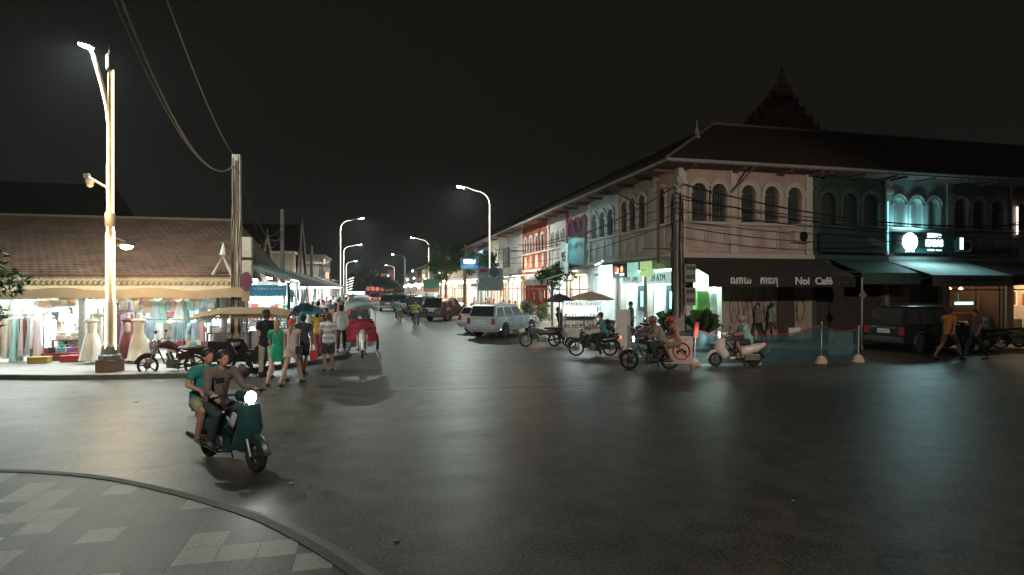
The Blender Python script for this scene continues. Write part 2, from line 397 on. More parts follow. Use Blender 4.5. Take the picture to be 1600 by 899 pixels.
# ================================================================ SHOPHOUSES (right)
def arch_pts(cx, w, zs, n=12):
    r = w/2
    return [(cx+r*math.cos(a), zs+r*math.sin(a)) for a in [PI*i/n for i in range(n+1)]]   # right -> left
def upper(root, T, w, z0, z1, opens, wm, tm, shape='arch', grille=None, panels=True, pil=(0,), pane=PANE, inset=.22, detail=True):
    mb = MB(); opens = sorted(opens); x = 0
    for (cx, ow, zb, zs) in opens:
        mb.bx(x, cx-ow/2, 0, .3, z0, z1); x = cx+ow/2
        mb.bx(cx-ow/2, x, 0, .3, z0, zb)
        if shape == 'arch':
            mb.xz([(cx-ow/2, z1), (cx+ow/2, z1)]+arch_pts(cx, ow, zs), 0, .3)
        else: mb.bx(cx-ow/2, x, 0, .3, zs+ow/2, z1)
    mb.bx(x, w, 0, .3, z0, z1)
    mb.build('upper_wall', wm, root, T)
    tr = MB()
    for px_ in pil:
        tr.bx(px_-.17, px_+.17, -.09, -.002, z0+.16, z1-.05); tr.bx(px_-.23, px_+.23, -.14, -.091, z1-1.0, z1-.86)
        tr.bx(px_-.22, px_+.22, -.13, -.091, z0+.16, z0+.4)
    tr.bx(-.02, w+.02, -.2, -.003, z0-.05, z0+.14)
    tr.bx(-.02, w+.02, -.12, -.004, opens[0][2]-.14, opens[0][2]-.03)
    if panels:
        for (cx, ow, zb, zs) in opens:
            a, b, c, d = cx-ow/2+.02, cx+ow/2-.02, z0+.3, zb-.28
            for q in ((a, b, c, c+.06), (a, b, d-.06, d), (a, a+.06, c+.061, d-.061), (b-.06, b, c+.061, d-.061)):
                tr.bx(q[0], q[1], -.04, -.002, q[2], q[3])
            tr.bx(a+.12, b-.12, -.03, -.002, c+.13, d-.13)
    tr.build('cornice_trim', tm, root, T)
    for (cx, ow, zb, zs) in opens:
        r = ow/2
        poly = [(cx-r, zb), (cx+r, zb)]+(arch_pts(cx, ow, zs) if shape == 'arch' else [(cx+r, zs+r), (cx-r, zs+r)])
        wn = MB().xz(poly, inset, inset+.03).build('window', pane, root, T)
        if not detail: continue
        a = MB()
        if shape == 'arch' or shape == 'mix':
            n = 12
            for i in range(n):
                a0, a1 = PI*i/n, PI*(i+1)/n
                for (ri, ro, yy) in ((r+.005, r+.12, -.05), (r+.121, r+.2, -.09)):
                    q = [(cx+ri*math.cos(a0), zs+ri*math.sin(a0)), (cx+ro*math.cos(a0), zs+ro*math.sin(a0)), (cx+ro*math.cos(a1), zs+ro*math.sin(a1)), (cx+ri*math.cos(a1), zs+ri*math.sin(a1))]
                    a.xz(q, yy, .04)
            for sx in (-1, 1):
                a.bx(cx+sx*(r+.1)-.1, cx+sx*(r+.1)+.1, -.1, -.004, zs-.1, zs-.005)
                a.bx(cx+sx*(r+.1)-.065, cx+sx*(r+.1)+.065, -.055, -.004, zb, zs-.101)
        else:
            a.bx(cx-r-.1, cx-r, -.04, .02, zb, zs+r); a.bx(cx+r, cx+r+.1, -.04, .02, zb, zs+r); a.bx(cx-r-.14, cx+r+.14, -.07, .02, zs+r+.001, zs+r+.13)
        a.build('window_surround', tm, wn, T)
        if grille:
            g = MB()
            for i in range(1, 6): gx = cx-r+ow*i/6; g.bx(gx-.012, gx+.012, inset-.08, inset-.05, zb, zs+math.sqrt(max(0, r*r-(gx-cx)**2))-.01)
            for gz in (zb+.12, (zb+zs)/2, zs): g.bx(cx-r, cx+r, inset-.085, inset-.045, gz-.012, gz+.012)
            for i in range(0, 5):
                gx = cx-r+ow*(i+.5)/5; g.torus((gx, inset-.06, zb+.35), .06, .008, 10, 4); g.torus((gx, inset-.06, zs-.2), .06, .008, 10, 4)
            g.build('grille', grille, wn, T)

ROOFT = None
def roof_mat():
    m = mat('clay_tiles', (.085, .042, .032), .8, var=.35, scale=2)
    nt = m.node_tree; N = nt.nodes; L = nt.links
    tc = N.new('ShaderNodeTexCoord'); br = N.new('ShaderNodeTexBrick'); br.inputs['Scale'].default_value = 1
    return m
ROOFM = mat('clay_tiles', (.042, .025, .020), .8, var=.35, scale=2, wave=('X', 5.0, .8))
GUT = mat('gutter_metal', (.30, .30, .29), .6, var=.2)

def roof_slab(mb, a, b, c, d, th=.1):
    """quad a,b (eave) c,d (ridge) with thickness"""
    a, b, c, d = map(Vector, (a, b, c, d)); n = (b-a).cross(d-a).normalized()
    if n.z < 0: n = -n
    vs = [p for p in (a, b, c, d)]+[p-n*th for p in (a, b, c, d)]
    mb.add(vs, [(0,1,2,3), (7,6,5,4), (0,4,5,1), (1,5,6,2), (2,6,7,3), (3,7,4,0)])

def ground_floor(root, T, w, gh, style, m, lit=None, col=(1, 1, 1), depth=4.5, power=120, wallc=None):
    MB().bx(0.0, .22, -.02, .35, 0.12, gh).build('pillar', m, root, T); MB().bx(w-.22, w-.201+.2, -.02, .35, .12, gh).build('pillar', m, root, T)
    MB().bx(.221, w-.222, -.01, .3, gh-.55, gh-.06).build('lintel', m, root, T)
    if style == 'shutter':
        s = MB()
        n = int((gh-.7)/.11)
        for i in range(n): s.bx(.23, w-.23, .2+(i % 2)*.012, .26, .13+i*.11, .13+i*.11+.109)
        s.build('roller_shutter', lit or STEEL, root, T)
    elif style == 'open':
        wm = wallc or mat('shop_white', (.68, .67, .63), .7)
        s = MB(); s.bx(.23, w-.23, depth, depth+.1, .13, gh-.06); s.bx(.23, .3, .31, depth, .13, gh-.06); s.bx(w-.3, w-.23, .31, depth, .13, gh-.06)
        s.bx(.3, w-.3, .31, depth, gh-.12, gh-.06)
        s.build('shop_interior', wm, root, T)
        rg = random.Random(int(w*1000)); n = max(3, int((w-.7)/.5))
        k = MB()
        for zz in (.5, 1.0, 1.5, 2.0, 2.5):
            k.mat(0).bx(.35, w-.35, depth-.35, depth-.02, zz-.03, zz)
            for i in range(n*2):
                if rg.random() < .8: xx = .4+(w-.9)*i/(n*2); k.mat(1+rg.randrange(4)).box((xx+.1, depth-.3, zz+.14), (rg.uniform(.1, .24), .18, rg.uniform(.15, .36)))
        for i in range(n): k.mat(1+rg.randrange(4)).box((.5+(w-1.0)*i/max(1, n-1), rg.uniform(.9, 2.6), rg.uniform(1.6, 2.1)), (rg.uniform(.15, .4), .08, rg.uniform(.5, .9)))
        for i in range(n): k.mat(1+rg.randrange(4)).box((.5+(w-1.0)*i/max(1, n-1), rg.uniform(.8, 2.2), .5), (rg.uniform(.25, .5), .4, rg.uniform(.5, .9)))
        k.build('shelf_goods', [WOOD]+[mat('shelf_%d' % q, c_, .7) for q, c_ in enumerate(((.5, .16, .08), (.12, .2, .22), (.6, .5, .35), (.09, .07, .06)))], root, T)
        fr = MB()
        for q in range(int(w/1.6)+1): xx = .26+(w-.52)*q/(int(w/1.6)+.0001+0 if int(w/1.6) else 1); fr.bx(xx-.03, xx+.03, .12, .18, .13, gh-.56)
        fr.bx(.23, w-.23, .121, .179, 2.35, 2.42); fr.build('door_frame', mat('dark_door_frame', (.05, .04, .035), .6), root, T)
        for q in range(max(1, int(w/2.2))):
            xx = w*(q+.5)/max(1, int(w/2.2)); MB().lathe((xx, -.5, gh-.75), [(.03, .16), (.1, .08), (.11, 0), (.04, -.08)], 10).tube([(xx, -.5, gh-.6), (xx, -.5, gh-.3), (xx, -.0, gh-.28)], .01, 4).build('hanging_lamp', emat('hang_%d%d' % (int(col[1]*99), int(col[2]*99)), col, 11), root, T)
        t = MB()
        for k in range(2): t.bx(w*.25, w*.75, 1.0+k*1.6, 1.08+k*1.6, gh-.2, gh-.14)
        t.build('ceiling_tube', emat('tube_%d_%d_%d' % tuple(int(c*99) for c in col), col, 14), root, T)
        light('AREA', 'shop_light', T @ Vector((w/2, 1.8, gh-.25)), power, col, 2.2, .6, parent=root)
        light('AREA', 'shop_front_light', T @ Vector((w/2, -.15, gh-.5)), power*.4, col, w*.7, .15, rot=T.to_euler(), parent=root)
def awning(root, T, x0, x1, ztop, zf, yf, m, val=.4, valm=None, y0=-.02, name='awning'):
    a = MB(); 
    roof_slab(a, (x0, yf, zf), (x1, yf, zf), (x1, y0, ztop), (x0, y0, ztop), .03)
    n = int((x1-x0)/.12)
    for i in range(n):
        xa = x0+(x1-x0)*i/n; xb = x0+(x1-x0)*(i+1)/n; dy = .012*(i % 2)
        a.mat(1).bx(xa, xb, yf-.02+dy, yf-.005+dy, zf-val, zf-.002)
    a.mat(0); a.tube([(x0, yf+.02, zf-.05), (x1, yf+.02, zf-.05)], .02, 6)
    for x in (x0+.05, x1-.05): a.tube([(x, yf+.03, zf-.06), (x, y0, zf-.5)], .015, 6)
    return a.build(name, [m, valm or m], root, T)

GH = 3.85; EZ = 8.0
def shop_label(o, l): tag(o, l, 'shophouse', 'shophouses with arched windows along the right side')
Tst = Matrix.Rotation(-PI/2, 4, 'Z')     # street frontage: local x -> -Y, inward -> +X
T0 = Matrix.Identity(4)

# ---- corner building
XB, YB = 12.8, 22.65
pink = plaster('faded_pink_stucco', (.50, .385, .34), amt=.6); peach = plaster('peach_stucco', (.56, .44, .35), amt=.6)
pinkt = plaster('pale_trim', (.58, .54, .48), amt=.3)
corner = empty('shophouse', (XB, YB, 0)); shop_label(corner, 'faded pink corner shophouse with arched grilled windows and hipped tile roof')
WX, WY = 6.85, 6.4
grl = mat('window_bars', (.13, .14, .14), .6)
ops = [(x-XB, .72, 5.42, 6.72) for x in (13.84, 14.82, 16.3, 17.5, 18.7)]
upper(corner, T0, WX, GH, EZ, ops, pink, pinkt, grille=grl, pil=(.18, 2.72, WX-.2))
Tc = Matrix.Translation((0, WY, 0)) @ Tst
ops2 = [(WY-(y-YB), .66, 5.42, 6.72) for y in (28.1, 27.1, 26.05, 24.1)]
upper(corner, Tc, WY-.31, GH, EZ, ops2, peach, pinkt, grille=grl, pil=(.18, 4.5))
# ground floor of the corner: cross side
gfw = plaster('graffiti_wall_paint', (.46, .37, .29), amt=.5)
pmt = plaster('pillar_paint', (.42, .38, .33))
for q in ((-.05, .42, -.02, .42), (2.15, 2.5, 0, .35), (WX-.3, WX, 0, .35), (.02, .42, 2.9, 3.3), (.02, .42, WY-.4, WY)): MB().bx(*q, .12, GH-.06).build('pillar', pmt, corner)
for q in ((0.421, 2.149, 0.01, .3, 3.3), (.03, .33, .43, 2.89, 3.35), (.03, .33, 3.301, WY-.401, 3.35)): MB().bx(*q, GH-.06).build('lintel', pmt, corner)
MB().bx(2.501, WX-.301, .05, .3, .12, GH-.06).build('graffiti_wall', gfw, corner)
# graffiti scrawl, real painted strokes 4 mm proud
g = MB(); rg = random.Random(5)
def stroke(p, r=.017):
    g.tube([(q[0], .046, q[1]) for q in p], r, 5)
for i in range(9):
    x = 2.8+i*.43; kind = i % 4
    if kind == 0: stroke([(x+.22*math.cos(t/10*2*PI*.9+2), 1.55+.62*math.sin(t/10*2*PI*.9+2)) for t in range(11)])
    elif kind == 1: stroke([(x-.1, 2.3), (x+.1, 1.2), (x+.2, 2.0), (x+.3, 1.0), (x+.22, .8)])
    elif kind == 2: stroke([(x-.15+.5*t/8, 1.5+.55*math.sin(t*.9)) for t in range(9)])
    else: stroke([(x, 2.4), (x-.05, .9), (x+.25, .95), (x+.3, 1.6), (x, 1.7), (x+.32, 2.25), (x+.1, 2.45)])
    stroke([(x+rg.uniform(-.2, .1), 2.6+rg.uniform(-.08, .15)), (x+.1, 2.75+rg.uniform(-.1, .1)), (x+.13, 2.5), (x+.25, 2.72)], .01)
    stroke([(x+.05+.14*math.cos(t/8*2*PI), 1.0+.2*math.sin(t/8*2*PI)+rg.uniform(-.03, .03)) for t in range(8)], .011)
    stroke([(x-.2, 1.1+rg.uniform(-.3, .9)), (x, 1.4+rg.uniform(-.3, .9)), (x+.15, 1.1+rg.uniform(-.3, .9)), (x+.3, 1.5)], .012)
g.build('graffiti', mat('graffiti_paint', (.035, .025, .025), .7), bpy.data.objects['graffiti_wall'])
MB().bx(5.0, 5.9, -.02, .04, .13, 2.5).build('wall_door', mat('old_door', (.08, .06, .05), .7), corner)
# lit corner shop interior: green and white fittings
cw = mat('lit_shop_wall', (.62, .76, .72), .6)
s = MB(); s.bx(.45, 2.4, 3.0, 3.1, .13, GH-.1); s.bx(2.35, 2.44, .4, 3.0, .13, GH-.1); s.bx(.45, 2.3, .4, 2.98, GH-.16, GH-.1)
s.build('shop_interior', cw, corner)
MB().bx(1.35, 1.95, .7, 1.1, .13, 2.35).bx(1.38, 1.92, .66, .695, 1.5, 2.2).build('vending_cabinet', mat('green_cabinet', (.16, .36, .09), .4), corner)
MB().bx(.55, .95, .5, .8, .13, 2.2).bx(2.0, 2.3, .6, .9, .13, 2.25).build('white_cabinet', mat('cabinet_white', (.6, .75, .7), .4), corner)
MB().bx(.65, .95, .33, .37, 2.5, 2.75).build('small_sign', mat('navy_plate', (.01, .05, .07), .5), corner)
t = MB(); t.bx(.7, 2.1, 1.0, 1.08, GH-.3, GH-.2); t.bx(.7, 2.1, 2.0, 2.08, GH-.3, GH-.2); t.build('ceiling_tube', emat('tube_cool', (.72, 1, .93), 18), corner)
light('AREA', 'shop_light', (1.4, .9, GH-.35), 230, (.7, 1, .92), 1.6, 1.0, parent=corner)
# street side: two ATM bays
atmw = mat('atm_panel', (.72, .78, .77), .4); atmd = mat('atm_dark_glass', (.012, .03, .035), .12)
def bay(y0, y1, k):
    s = MB(); s.bx(.9, 1.0, y0, y1, .13, GH-.4); s.bx(.34, .9, y1-.05, y1, .13, GH-.4); s.bx(.34, .9, y0, y0+.05, .13, GH-.4); s.bx(.34, .99, y0, y1, GH-.46, GH-.4)
    s.build('atm_booth', atmw, corner)
    d = MB()
    for q in ((.12, .36), (.58, .8)):
        d.bx(.86, .895, y1-(y1-y0)*q[1], y1-(y1-y0)*q[0], 1.25, 2.62)
    b = d.build('booth_window', atmd, corner)
    MB().bx(.84, .858, y1-(y1-y0)*.35, y1-(y1-y0)*.27, 1.5, 2.3).build('atm_screen', emat('atm_screen', (.25, .9, .9), 2.2), b)
    MB().bx(.5, .6, y0+.3, y1-.3, GH-.53, GH-.47).build('ceiling_tube', MATS['tube_cool'], corner)
    light('AREA', 'booth_light', (.55, (y0+y1)/2, GH-.6), 110, (.75, 1, .96), .5, y1-y0-.5, parent=corner)
    sg = MB().bx(-.05, .02, y0+.08, y1-.05, 2.68, 3.2).build('sign', mat('atm_board', (.5, .62, .6), .5, emit=.35, ecol=(.55, .8, .76)), corner)
    ink = mat('sign_ink_dark', (.02, .05, .05), .6)
    TS = Matrix.Translation((-.07, (y0+y1)/2, 2.94)) @ Tst @ FR
    text('lettering', 'ATM  24h' if k == 0 else '24 ATM', .42, ink, sg, TS, .006)
bay(3.301, WY-.401, 0); bay(.43, 2.89, 1)
# small projecting light boxes above the ATM bays
boxes = [(WY+.35, 'blank', (.9, .95, 1), 1.0), (WY-.55, 'blank2', (.95, .92, .95), 1.0), (4.9, 'red', (.02, .06, .08), 0), (4.1, 'fire', (.01, .01, .015), 0), (3.1, 'mint', (.3, .62, .52), .5), (1.7, 'lime', (.5, .72, .28), .42)]
for (yy, nm, c_, e) in boxes:
    wdt = .82
    o = MB().bx(-.75, -.55, yy-wdt/2, yy+wdt/2, 3.0, 3.72).bx(-.56, .02, yy-.02, yy+.02, 3.3, 3.35).build('light_box_sign', mat('lightbox_'+nm, c_, .4, emit=e*1.1, ecol=c_, var=.05), corner)
    TS = Matrix.Translation((-.765, yy, 3.3)) @ Tst @ FR
    if nm == 'red':
        MB().lathe((-.77, yy-.08, 3.42), [(.16, 0), (.16, .02)], 18, 'x').build('logo', emat('logo_red', (.9, .08, .06), .9), o); MB().bx(-.765, -.752, yy-.36, yy+.02, 3.2, 3.5).build('logo', emat('logo_white', (.9, .9, .9), .9), o)
    elif nm == 'fire':
        MB().lathe((-.775, yy, 3.42), [(.15, 0), (.1, .03)], 18, 'x').build('logo', emat('logo_orange', (1, .35, .12), 1.6), o)
        MB().bx(-.765, -.752, yy-.25, yy+.25, 3.1, 3.22).build('logo', emat('logo_white', (.9, .9, .9), .9), o)
    elif nm in ('mint', 'lime'):
        strokes('lettering', 5, .16, MATS['sign_ink_dark'] if nm == 'lime' else WHITE, o, TS, 11)
light('AREA', 'lightbox_glow', (-.9, WY, 3.3), 25, (.9, .97, 1), 1.0, .5, rot=(0, PI/2, 0), parent=corner)
# roof of the corner and both wings: hip
EO = 1.05
def hip():
    m = MB(); e = -EO; ez = EZ-.22; rz_ = 11.3
    A = (e, e, ez); R = (5.0, 5.0, rz_)
    roof_slab(m, A, (WX, e, ez), (WX, 5.0, rz_), R)
    roof_slab(m, (e, WY, ez), A, R, (5.0, WY, rz_))
    roof_slab(m, (WX, 11, ez), (11, 11, ez), (5.0, 5.0, rz_), (WX, 5.0, rz_))
    return m
hp = hip().build('roof', ROOFM, corner)
g = MB(); g.tube([(-EO, WY, EZ-.2), (-EO, -EO, EZ-.2), (WX, -EO, EZ-.2)], .07, 6); g.build('gutter', GUT, hp)
g = MB(); g.tube([(5, WY, 11.33), (5, 5, 11.33), (WX, 5, 11.33)], .09, 6); g.tube([(-EO, -EO, EZ-.1), (5, 5, 11.36)], .07, 6)
g.build('ridge_cap', mat('ridge_cement', (.16, .14, .13), .9), hp)
fn = MB().lathe((2.35, 2.35, 9.7), [(.14, 0), (.18, .1), (.08, .2), (.12, .35), (.04, .5), (.02, .9)], 10); fn.build('finial', mat('finial_plaster', (.28, .26, .24), .8), hp)
b = MB()
for x in (.3, 2.7, 5.0, WX-.2): b.bx(x-.06, x+.06, -EO+.1, -.01, EZ-.42, EZ-.3)
for y in (.4, 2.4, 4.4, WY-.2): b.bx(-EO+.1, -.01, y-.06, y+.06, EZ-.42, EZ-.3)
b.bx(-EO, WX, -EO+.02, -.01, EZ-.3, EZ-.27).bx(-EO, -.01, 0, WY, EZ-.3, EZ-.27)
b.tube([(2.55, -.1, 6.7), (3.1, -1.0, EZ-.3)], .04, 6); b.tube([(-.1, 3.6, 6.6), (-1.0, 5.2, EZ-.4)], .04, 6)
b.build('eave_bracket', mat('eave_timber', (.16, .10, .08), .8), corner)
MB().bx(.35, WX-.1, .5, 9.9, GH+.4, EZ-.35).build('core_wall', mat('core_plaster', (.2, .18, .16), .9), corner)
# cafe awning
dark_cloth = mat('dark_awning_cloth', (.045, .035, .032), .85, wave=('X', 2, .15))
aw = awning(corner, T0, 0.1, WX+.25, 3.84, 3.0, -2.2, dark_cloth, .48, mat('dark_valance', (.035, .025, .025), .85))
ltr = mat('pale_lettering', (.55, .54, .5), .6, emit=.03, ecol=(.8, .8, .75))
text('lettering', 'Noi  Café', .42, ltr, aw, TT(5.0, -2.235, 2.76), bold=.012, xs=1.1)
text('lettering', 'ណាយ', .40, ltr, aw, TT(1.55, -2.235, 2.78), bold=.012)
text('lettering', 'កាេហ', .40, ltr, aw, TT(2.85, -2.235, 2.78), bold=.012)
text('lettering', 'វ', .2, ltr, aw, TT(3.25, -2.235, 2.58), bold=.008)
strokes('lettering', 6, .26, mat('faint_lettering', (.12, .11, .1), .7), aw, TT(6.3, -2.235, 2.72), 3)
a2 = awning(corner, Tc, .2, WY-.2, 3.9, 3.78, -.95, mat('grey_canopy', (.2, .2, .19), .8), .1, name='canopy')
# air conditioner
def aircon(root, T, x, z, y=-.3):
    a = MB().bx(x-.4, x+.4, y-.02, y+.26, z, z+.55).build('air_conditioner', mat('ac_white', (.5, .5, .47), .5), root, T)
    f = MB().torus((x+.08, y-.03, z+.27), .21, .015, 20, 5)
    for i in range(5): f.torus((x+.08, y-.03, z+.27), .04*(i+1), .006, 16, 4)
    f.build('fan_grille', DARKM, a, T); MB().lathe((x+.08, y-.019, z+.27), [(.2, -.006), (.2, 0)], 20, 'y').build('fan', BLACK, a, T)
aircon(corner, T0, 18.85-XB, 4.55)

# ---- other units on the cross street
def unit(x, y, w, T, wm, tm, label, opens=3, gh=GH, ez=EZ, ow=.72, shape='arch', grille=None, ground='shutter', gm=None, lit=None, col=(1, 1, 1), power=120, ridge=11.3, roof=True, pane=PANE, detail=True, zs=6.65, zb=5.42, panels=True, wallc=None, inset=.22):
    r = empty('shophouse', (x, y, 0)); shop_label(r, label)
    sp = w/opens*.86
    ops = [(w/2+(i-(opens-1)/2)*sp, min(ow, sp-.42) if detail else ow, zb, zs) for i in range(opens)]
    upper(r, T, w-.01, gh, ez, ops, wm, tm, shape=shape, grille=grille, pane=pane, detail=detail, panels=panels, pil=(.18,), inset=inset)
    ground_floor(r, T, w-.01, gh, ground, gm or wm, lit, col, power=power, wallc=wallc)
    if roof:
        m = MB(); ez2 = ez-.22
        roof_slab(m, (0, -EO, ez2), (w-.01, -EO, ez2), (w-.01, 5, ridge), (0, 5, ridge)); roof_slab(m, (w-.01, 11, ez2), (0, 11, ez2), (0, 5, ridge), (w-.01, 5, ridge))
        q = m.build('roof', ROOFM, r, T)
        MB().tube([(0, -EO, ez2+.02), (w-.02, -EO, ez2+.02)], .07, 6).build('gutter', GUT, q, T)
        MB().tube([(0, 5, ridge+.03), (w-.02, 5, ridge+.03)], .08, 6).build('ridge_cap', MATS['ridge_cement'], q, T)
        b = MB().bx(0, w-.02, -EO+.02, -.01, ez-.32, ez-.29)
        for xx in (.25, w/2, w-.3): b.bx(xx-.06, xx+.06, -EO+.1, -.01, ez-.43, ez-.325)
        b.build('eave_bracket', MATS['eave_timber'], r, T)
        MB().bx(.01, w-.02, .5, 9.9, gh+.4, ez-.35).build('core_wall', MATS['core_plaster'], r, T)
    return r
green = plaster('dark_green_stucco', (.022, .055, .043), (.03, .04, .03)); greent = plaster('green_trim', (.05, .09, .08), (.05, .06, .05))
GX = XB+WX
uF = unit(GX, YB, 4.1, T0, green, greent, 'dark green shophouse with three big arches beside the corner building', ow=.98, zs=6.55, ground='shutter', lit=mat('dark_shutter', (.06, .05, .045), .7), panels=False, gm=plaster('dark_pier', (.1, .09, .08)))
bd = MB().bx(.15, 3.75, -.35, -.21, 4.12, 5.0).build('sign_board', mat('dark_teal_board', (.02, .05, .055), .5), uF)
strokes('lettering', 5, .3, mat('board_ink', (.07, .15, .15), .5), bd, TT(2.0, -.36, 4.7), 4); MB().box((3.2, -.37, 4.6), (1.0, .02, .3), ry=.25).build('emblem', MATS['board_ink'], bd)
aF = awning(uF, T0, .9, 4.05, 3.84, 3.15, -1.9, mat('green_awning_cloth', (.03, .10, .09), .8), .5, mat('green_valance', (.045, .1, .085), .85))
gteal = plaster('pale_teal_stucco', (.34, .40, .39), (.1, .13, .13)); gtealt = plaster('pale_teal_trim', (.45, .52, .50), (.15, .18, .18))
uG = unit(GX+4.1, YB, 3.65, T0, gteal, gtealt, 'teal lit shophouse with glowing round sign board', ow=.9, zs=6.5, ground='shutter', lit=mat('brown_shutter', (.07, .06, .055), .7), pane=mat('arch_back', (.22, .26, .25), .8), inset=.29, panels=False, gm=plaster('grey_pier', (.35, .36, .35)))
bd = MB().bx(.1, 3.6, -.4, -.21, 4.15, 5.15).build('sign_board', mat('teal_board', (.03, .11, .13), .5), uG)
MB().lathe((1.0, -.47, 4.68), [(.40, 0), (.42, .03), (.42, .06)], 32, 'y').build('light_disc', emat('disc_white', (.93, .97, 1), 5), bd)
text('lettering', 'KABAS', .42, emat('sign_neon', (.75, 1, 1), 2.6), bd, TT(2.45, -.42, 4.62), bold=.02, xs=.8)
text('lettering', 'កាបាស', .3, MATS['sign_neon'], bd, TT(2.45, -.42, 5.0), bold=.015)
strokes('lettering', 12, .13, MATS['sign_neon'], bd, TT(2.45, -.42, 4.3), 5)
strokes('lettering', 8, .13, MATS['sign_neon'], bd, TT(1.0, -.42, 4.22), 6)
for (lx, pw) in ((1.0, 34), (2.5, 22)): light('AREA', 'sign_glow', (lx, -.55, 4.7), pw, (.5, .95, 1), .8, .8, rot=(-PI/2, 0, 0), parent=bd)
light('AREA', 'sign_up_glow', (1.2, -.42, 5.3), 20, (.4, .92, 1), 1.6, .15, rot=(PI-.45, 0, 0), parent=bd)
light('AREA', 'sign_down_glow', (1.4, -.85, 4.5), 14, (.5, .95, 1), 1.6, .3, rot=(-.2, 0, 0), parent=bd)
MB().bx(.03, .07, -.14, -.1, 4.1, 6.6).build('neon_strip', emat('strip_cyan', (.3, .9, 1), .8), uG)
aG = awning(uG, T0, -.1, 4.4, 3.84, 3.05, -2.5, mat('pale_teal_cloth', (.30, .37, .36), .8), .5, mat('pale_valance', (.15, .19, .185), .8))
text('lettering', 'KABAS CONCEPT STORE', .2, mat('valance_ink', (.05, .07, .07), .7), aG, TT(2.6, -2.54, 2.82), .006)
lb = MB().bx(3.75, 4.0, -.6, -.45, 4.3, 4.95).build('lit_window_box', mat('vent_box', (.05, .2, .22), .5), uG)
g = MB()
for i in range(4): g.bx(3.77+i*.055, 3.80+i*.055, -.615, -.602, 4.34, 4.91)
g.build('louver', emat('louver_lit', (.7, 1, 1), 1.6), lb)
aircon(uG, T0, 4.2, 4.25, -.5)
greyp = plaster('grey_stucco', (.26, .25, .24), (.1, .1, .1)); greypt = plaster('grey_trim', (.32, .31, .30))
uH = unit(GX+7.75, YB, 4.1, T0, greyp, greypt, 'grey shophouse with chocolate shop sign above a dark awning', ow=.8, zs=6.5, ground='open', col=(1, .72, .42), power=7, panels=True, wallc=mat('cafe_brown', (.10, .06, .04), .7))
bd = MB().bx(.15, 4.2, -.3, -.21, 3.98, 4.5).build('sign_board', mat('brown_board', (.12, .10, .09), .6), uH)
text('lettering', 'CHOCOLATE & SPICES', .3, mat('brown_ink', (.02, .015, .012), .7), bd, TT(2.2, -.32, 4.25), bold=.01)
aH = awning(uH, T0, .1, 4.3, 3.84, 3.1, -2.2, mat('brown_awning_cloth', (.06, .045, .04), .85), .5)
c = MB()
for i in range(5): c.lathe((.8+i*.5, 1.5+.2*(i % 2), 2.4), [(.02, .12), (.09, .04), (.09, -.02), (.03, -.06)], 12)
c.build('pendant_bulb', emat('bulb_warm', (1, .6, .25), 9), uH)
mid = MB().bx(1.6, 3.4, 1.2, 1.7, .13, 1.15).bx(1.9, 3.3, 2.4, 2.5, 1.5, 1.8).build('bar_counter', mat('counter', (.2, .14, .1), .5), uH)
c = MB().bx(2.0, 3.2, 1.15, 1.19, 1.6, 1.75); c.build('menu_screen', emat('menu_cool', (.5, .9, .85), 1.2), uH)
for xx in (.5, .95): light('POINT', 'bulb_glow', (xx, .4, 2.3), 6, (1, .65, .3), .08, parent=uH)
uI = unit(GX+11.85, YB, 4.2, T0, plaster('rose_stucco', (.36, .26, .24)), greypt, 'rose grey shophouse with warm lit entrance at the far right', ow=.8, zs=6.5, ground='open', col=(1, .62, .30), power=60)
aI = awning(uI, T0, .0, 4.3, 3.84, 3.1, -2.0, MATS['brown_awning_cloth'], .4)
MB().bx(1.2, 2.6, 1.5, 1.54, 1.5, 2.4).build('menu_board', mat('menu_paper', (.7, .62, .5), .5, emit=.5, ecol=(1, .8, .55)), uI)
MB().bx(.2, .26, -.2, -.15, 5.2, 6.6).build('neon_strip', emat('strip_warm', (1, .8, .65), 1.6), uI)
for i in range(4):
    unit(GX+16.05+i*4.3, YB, 4.3, T0, greyp, greypt, ['unlit grey shophouse beyond the rose one, outside the frame', 'second unlit grey shophouse past the rose one', 'third unlit grey shophouse past the rose one', 'last unlit grey shophouse on the cross street'][i], detail=False, lit=MATS['dark_shutter'])

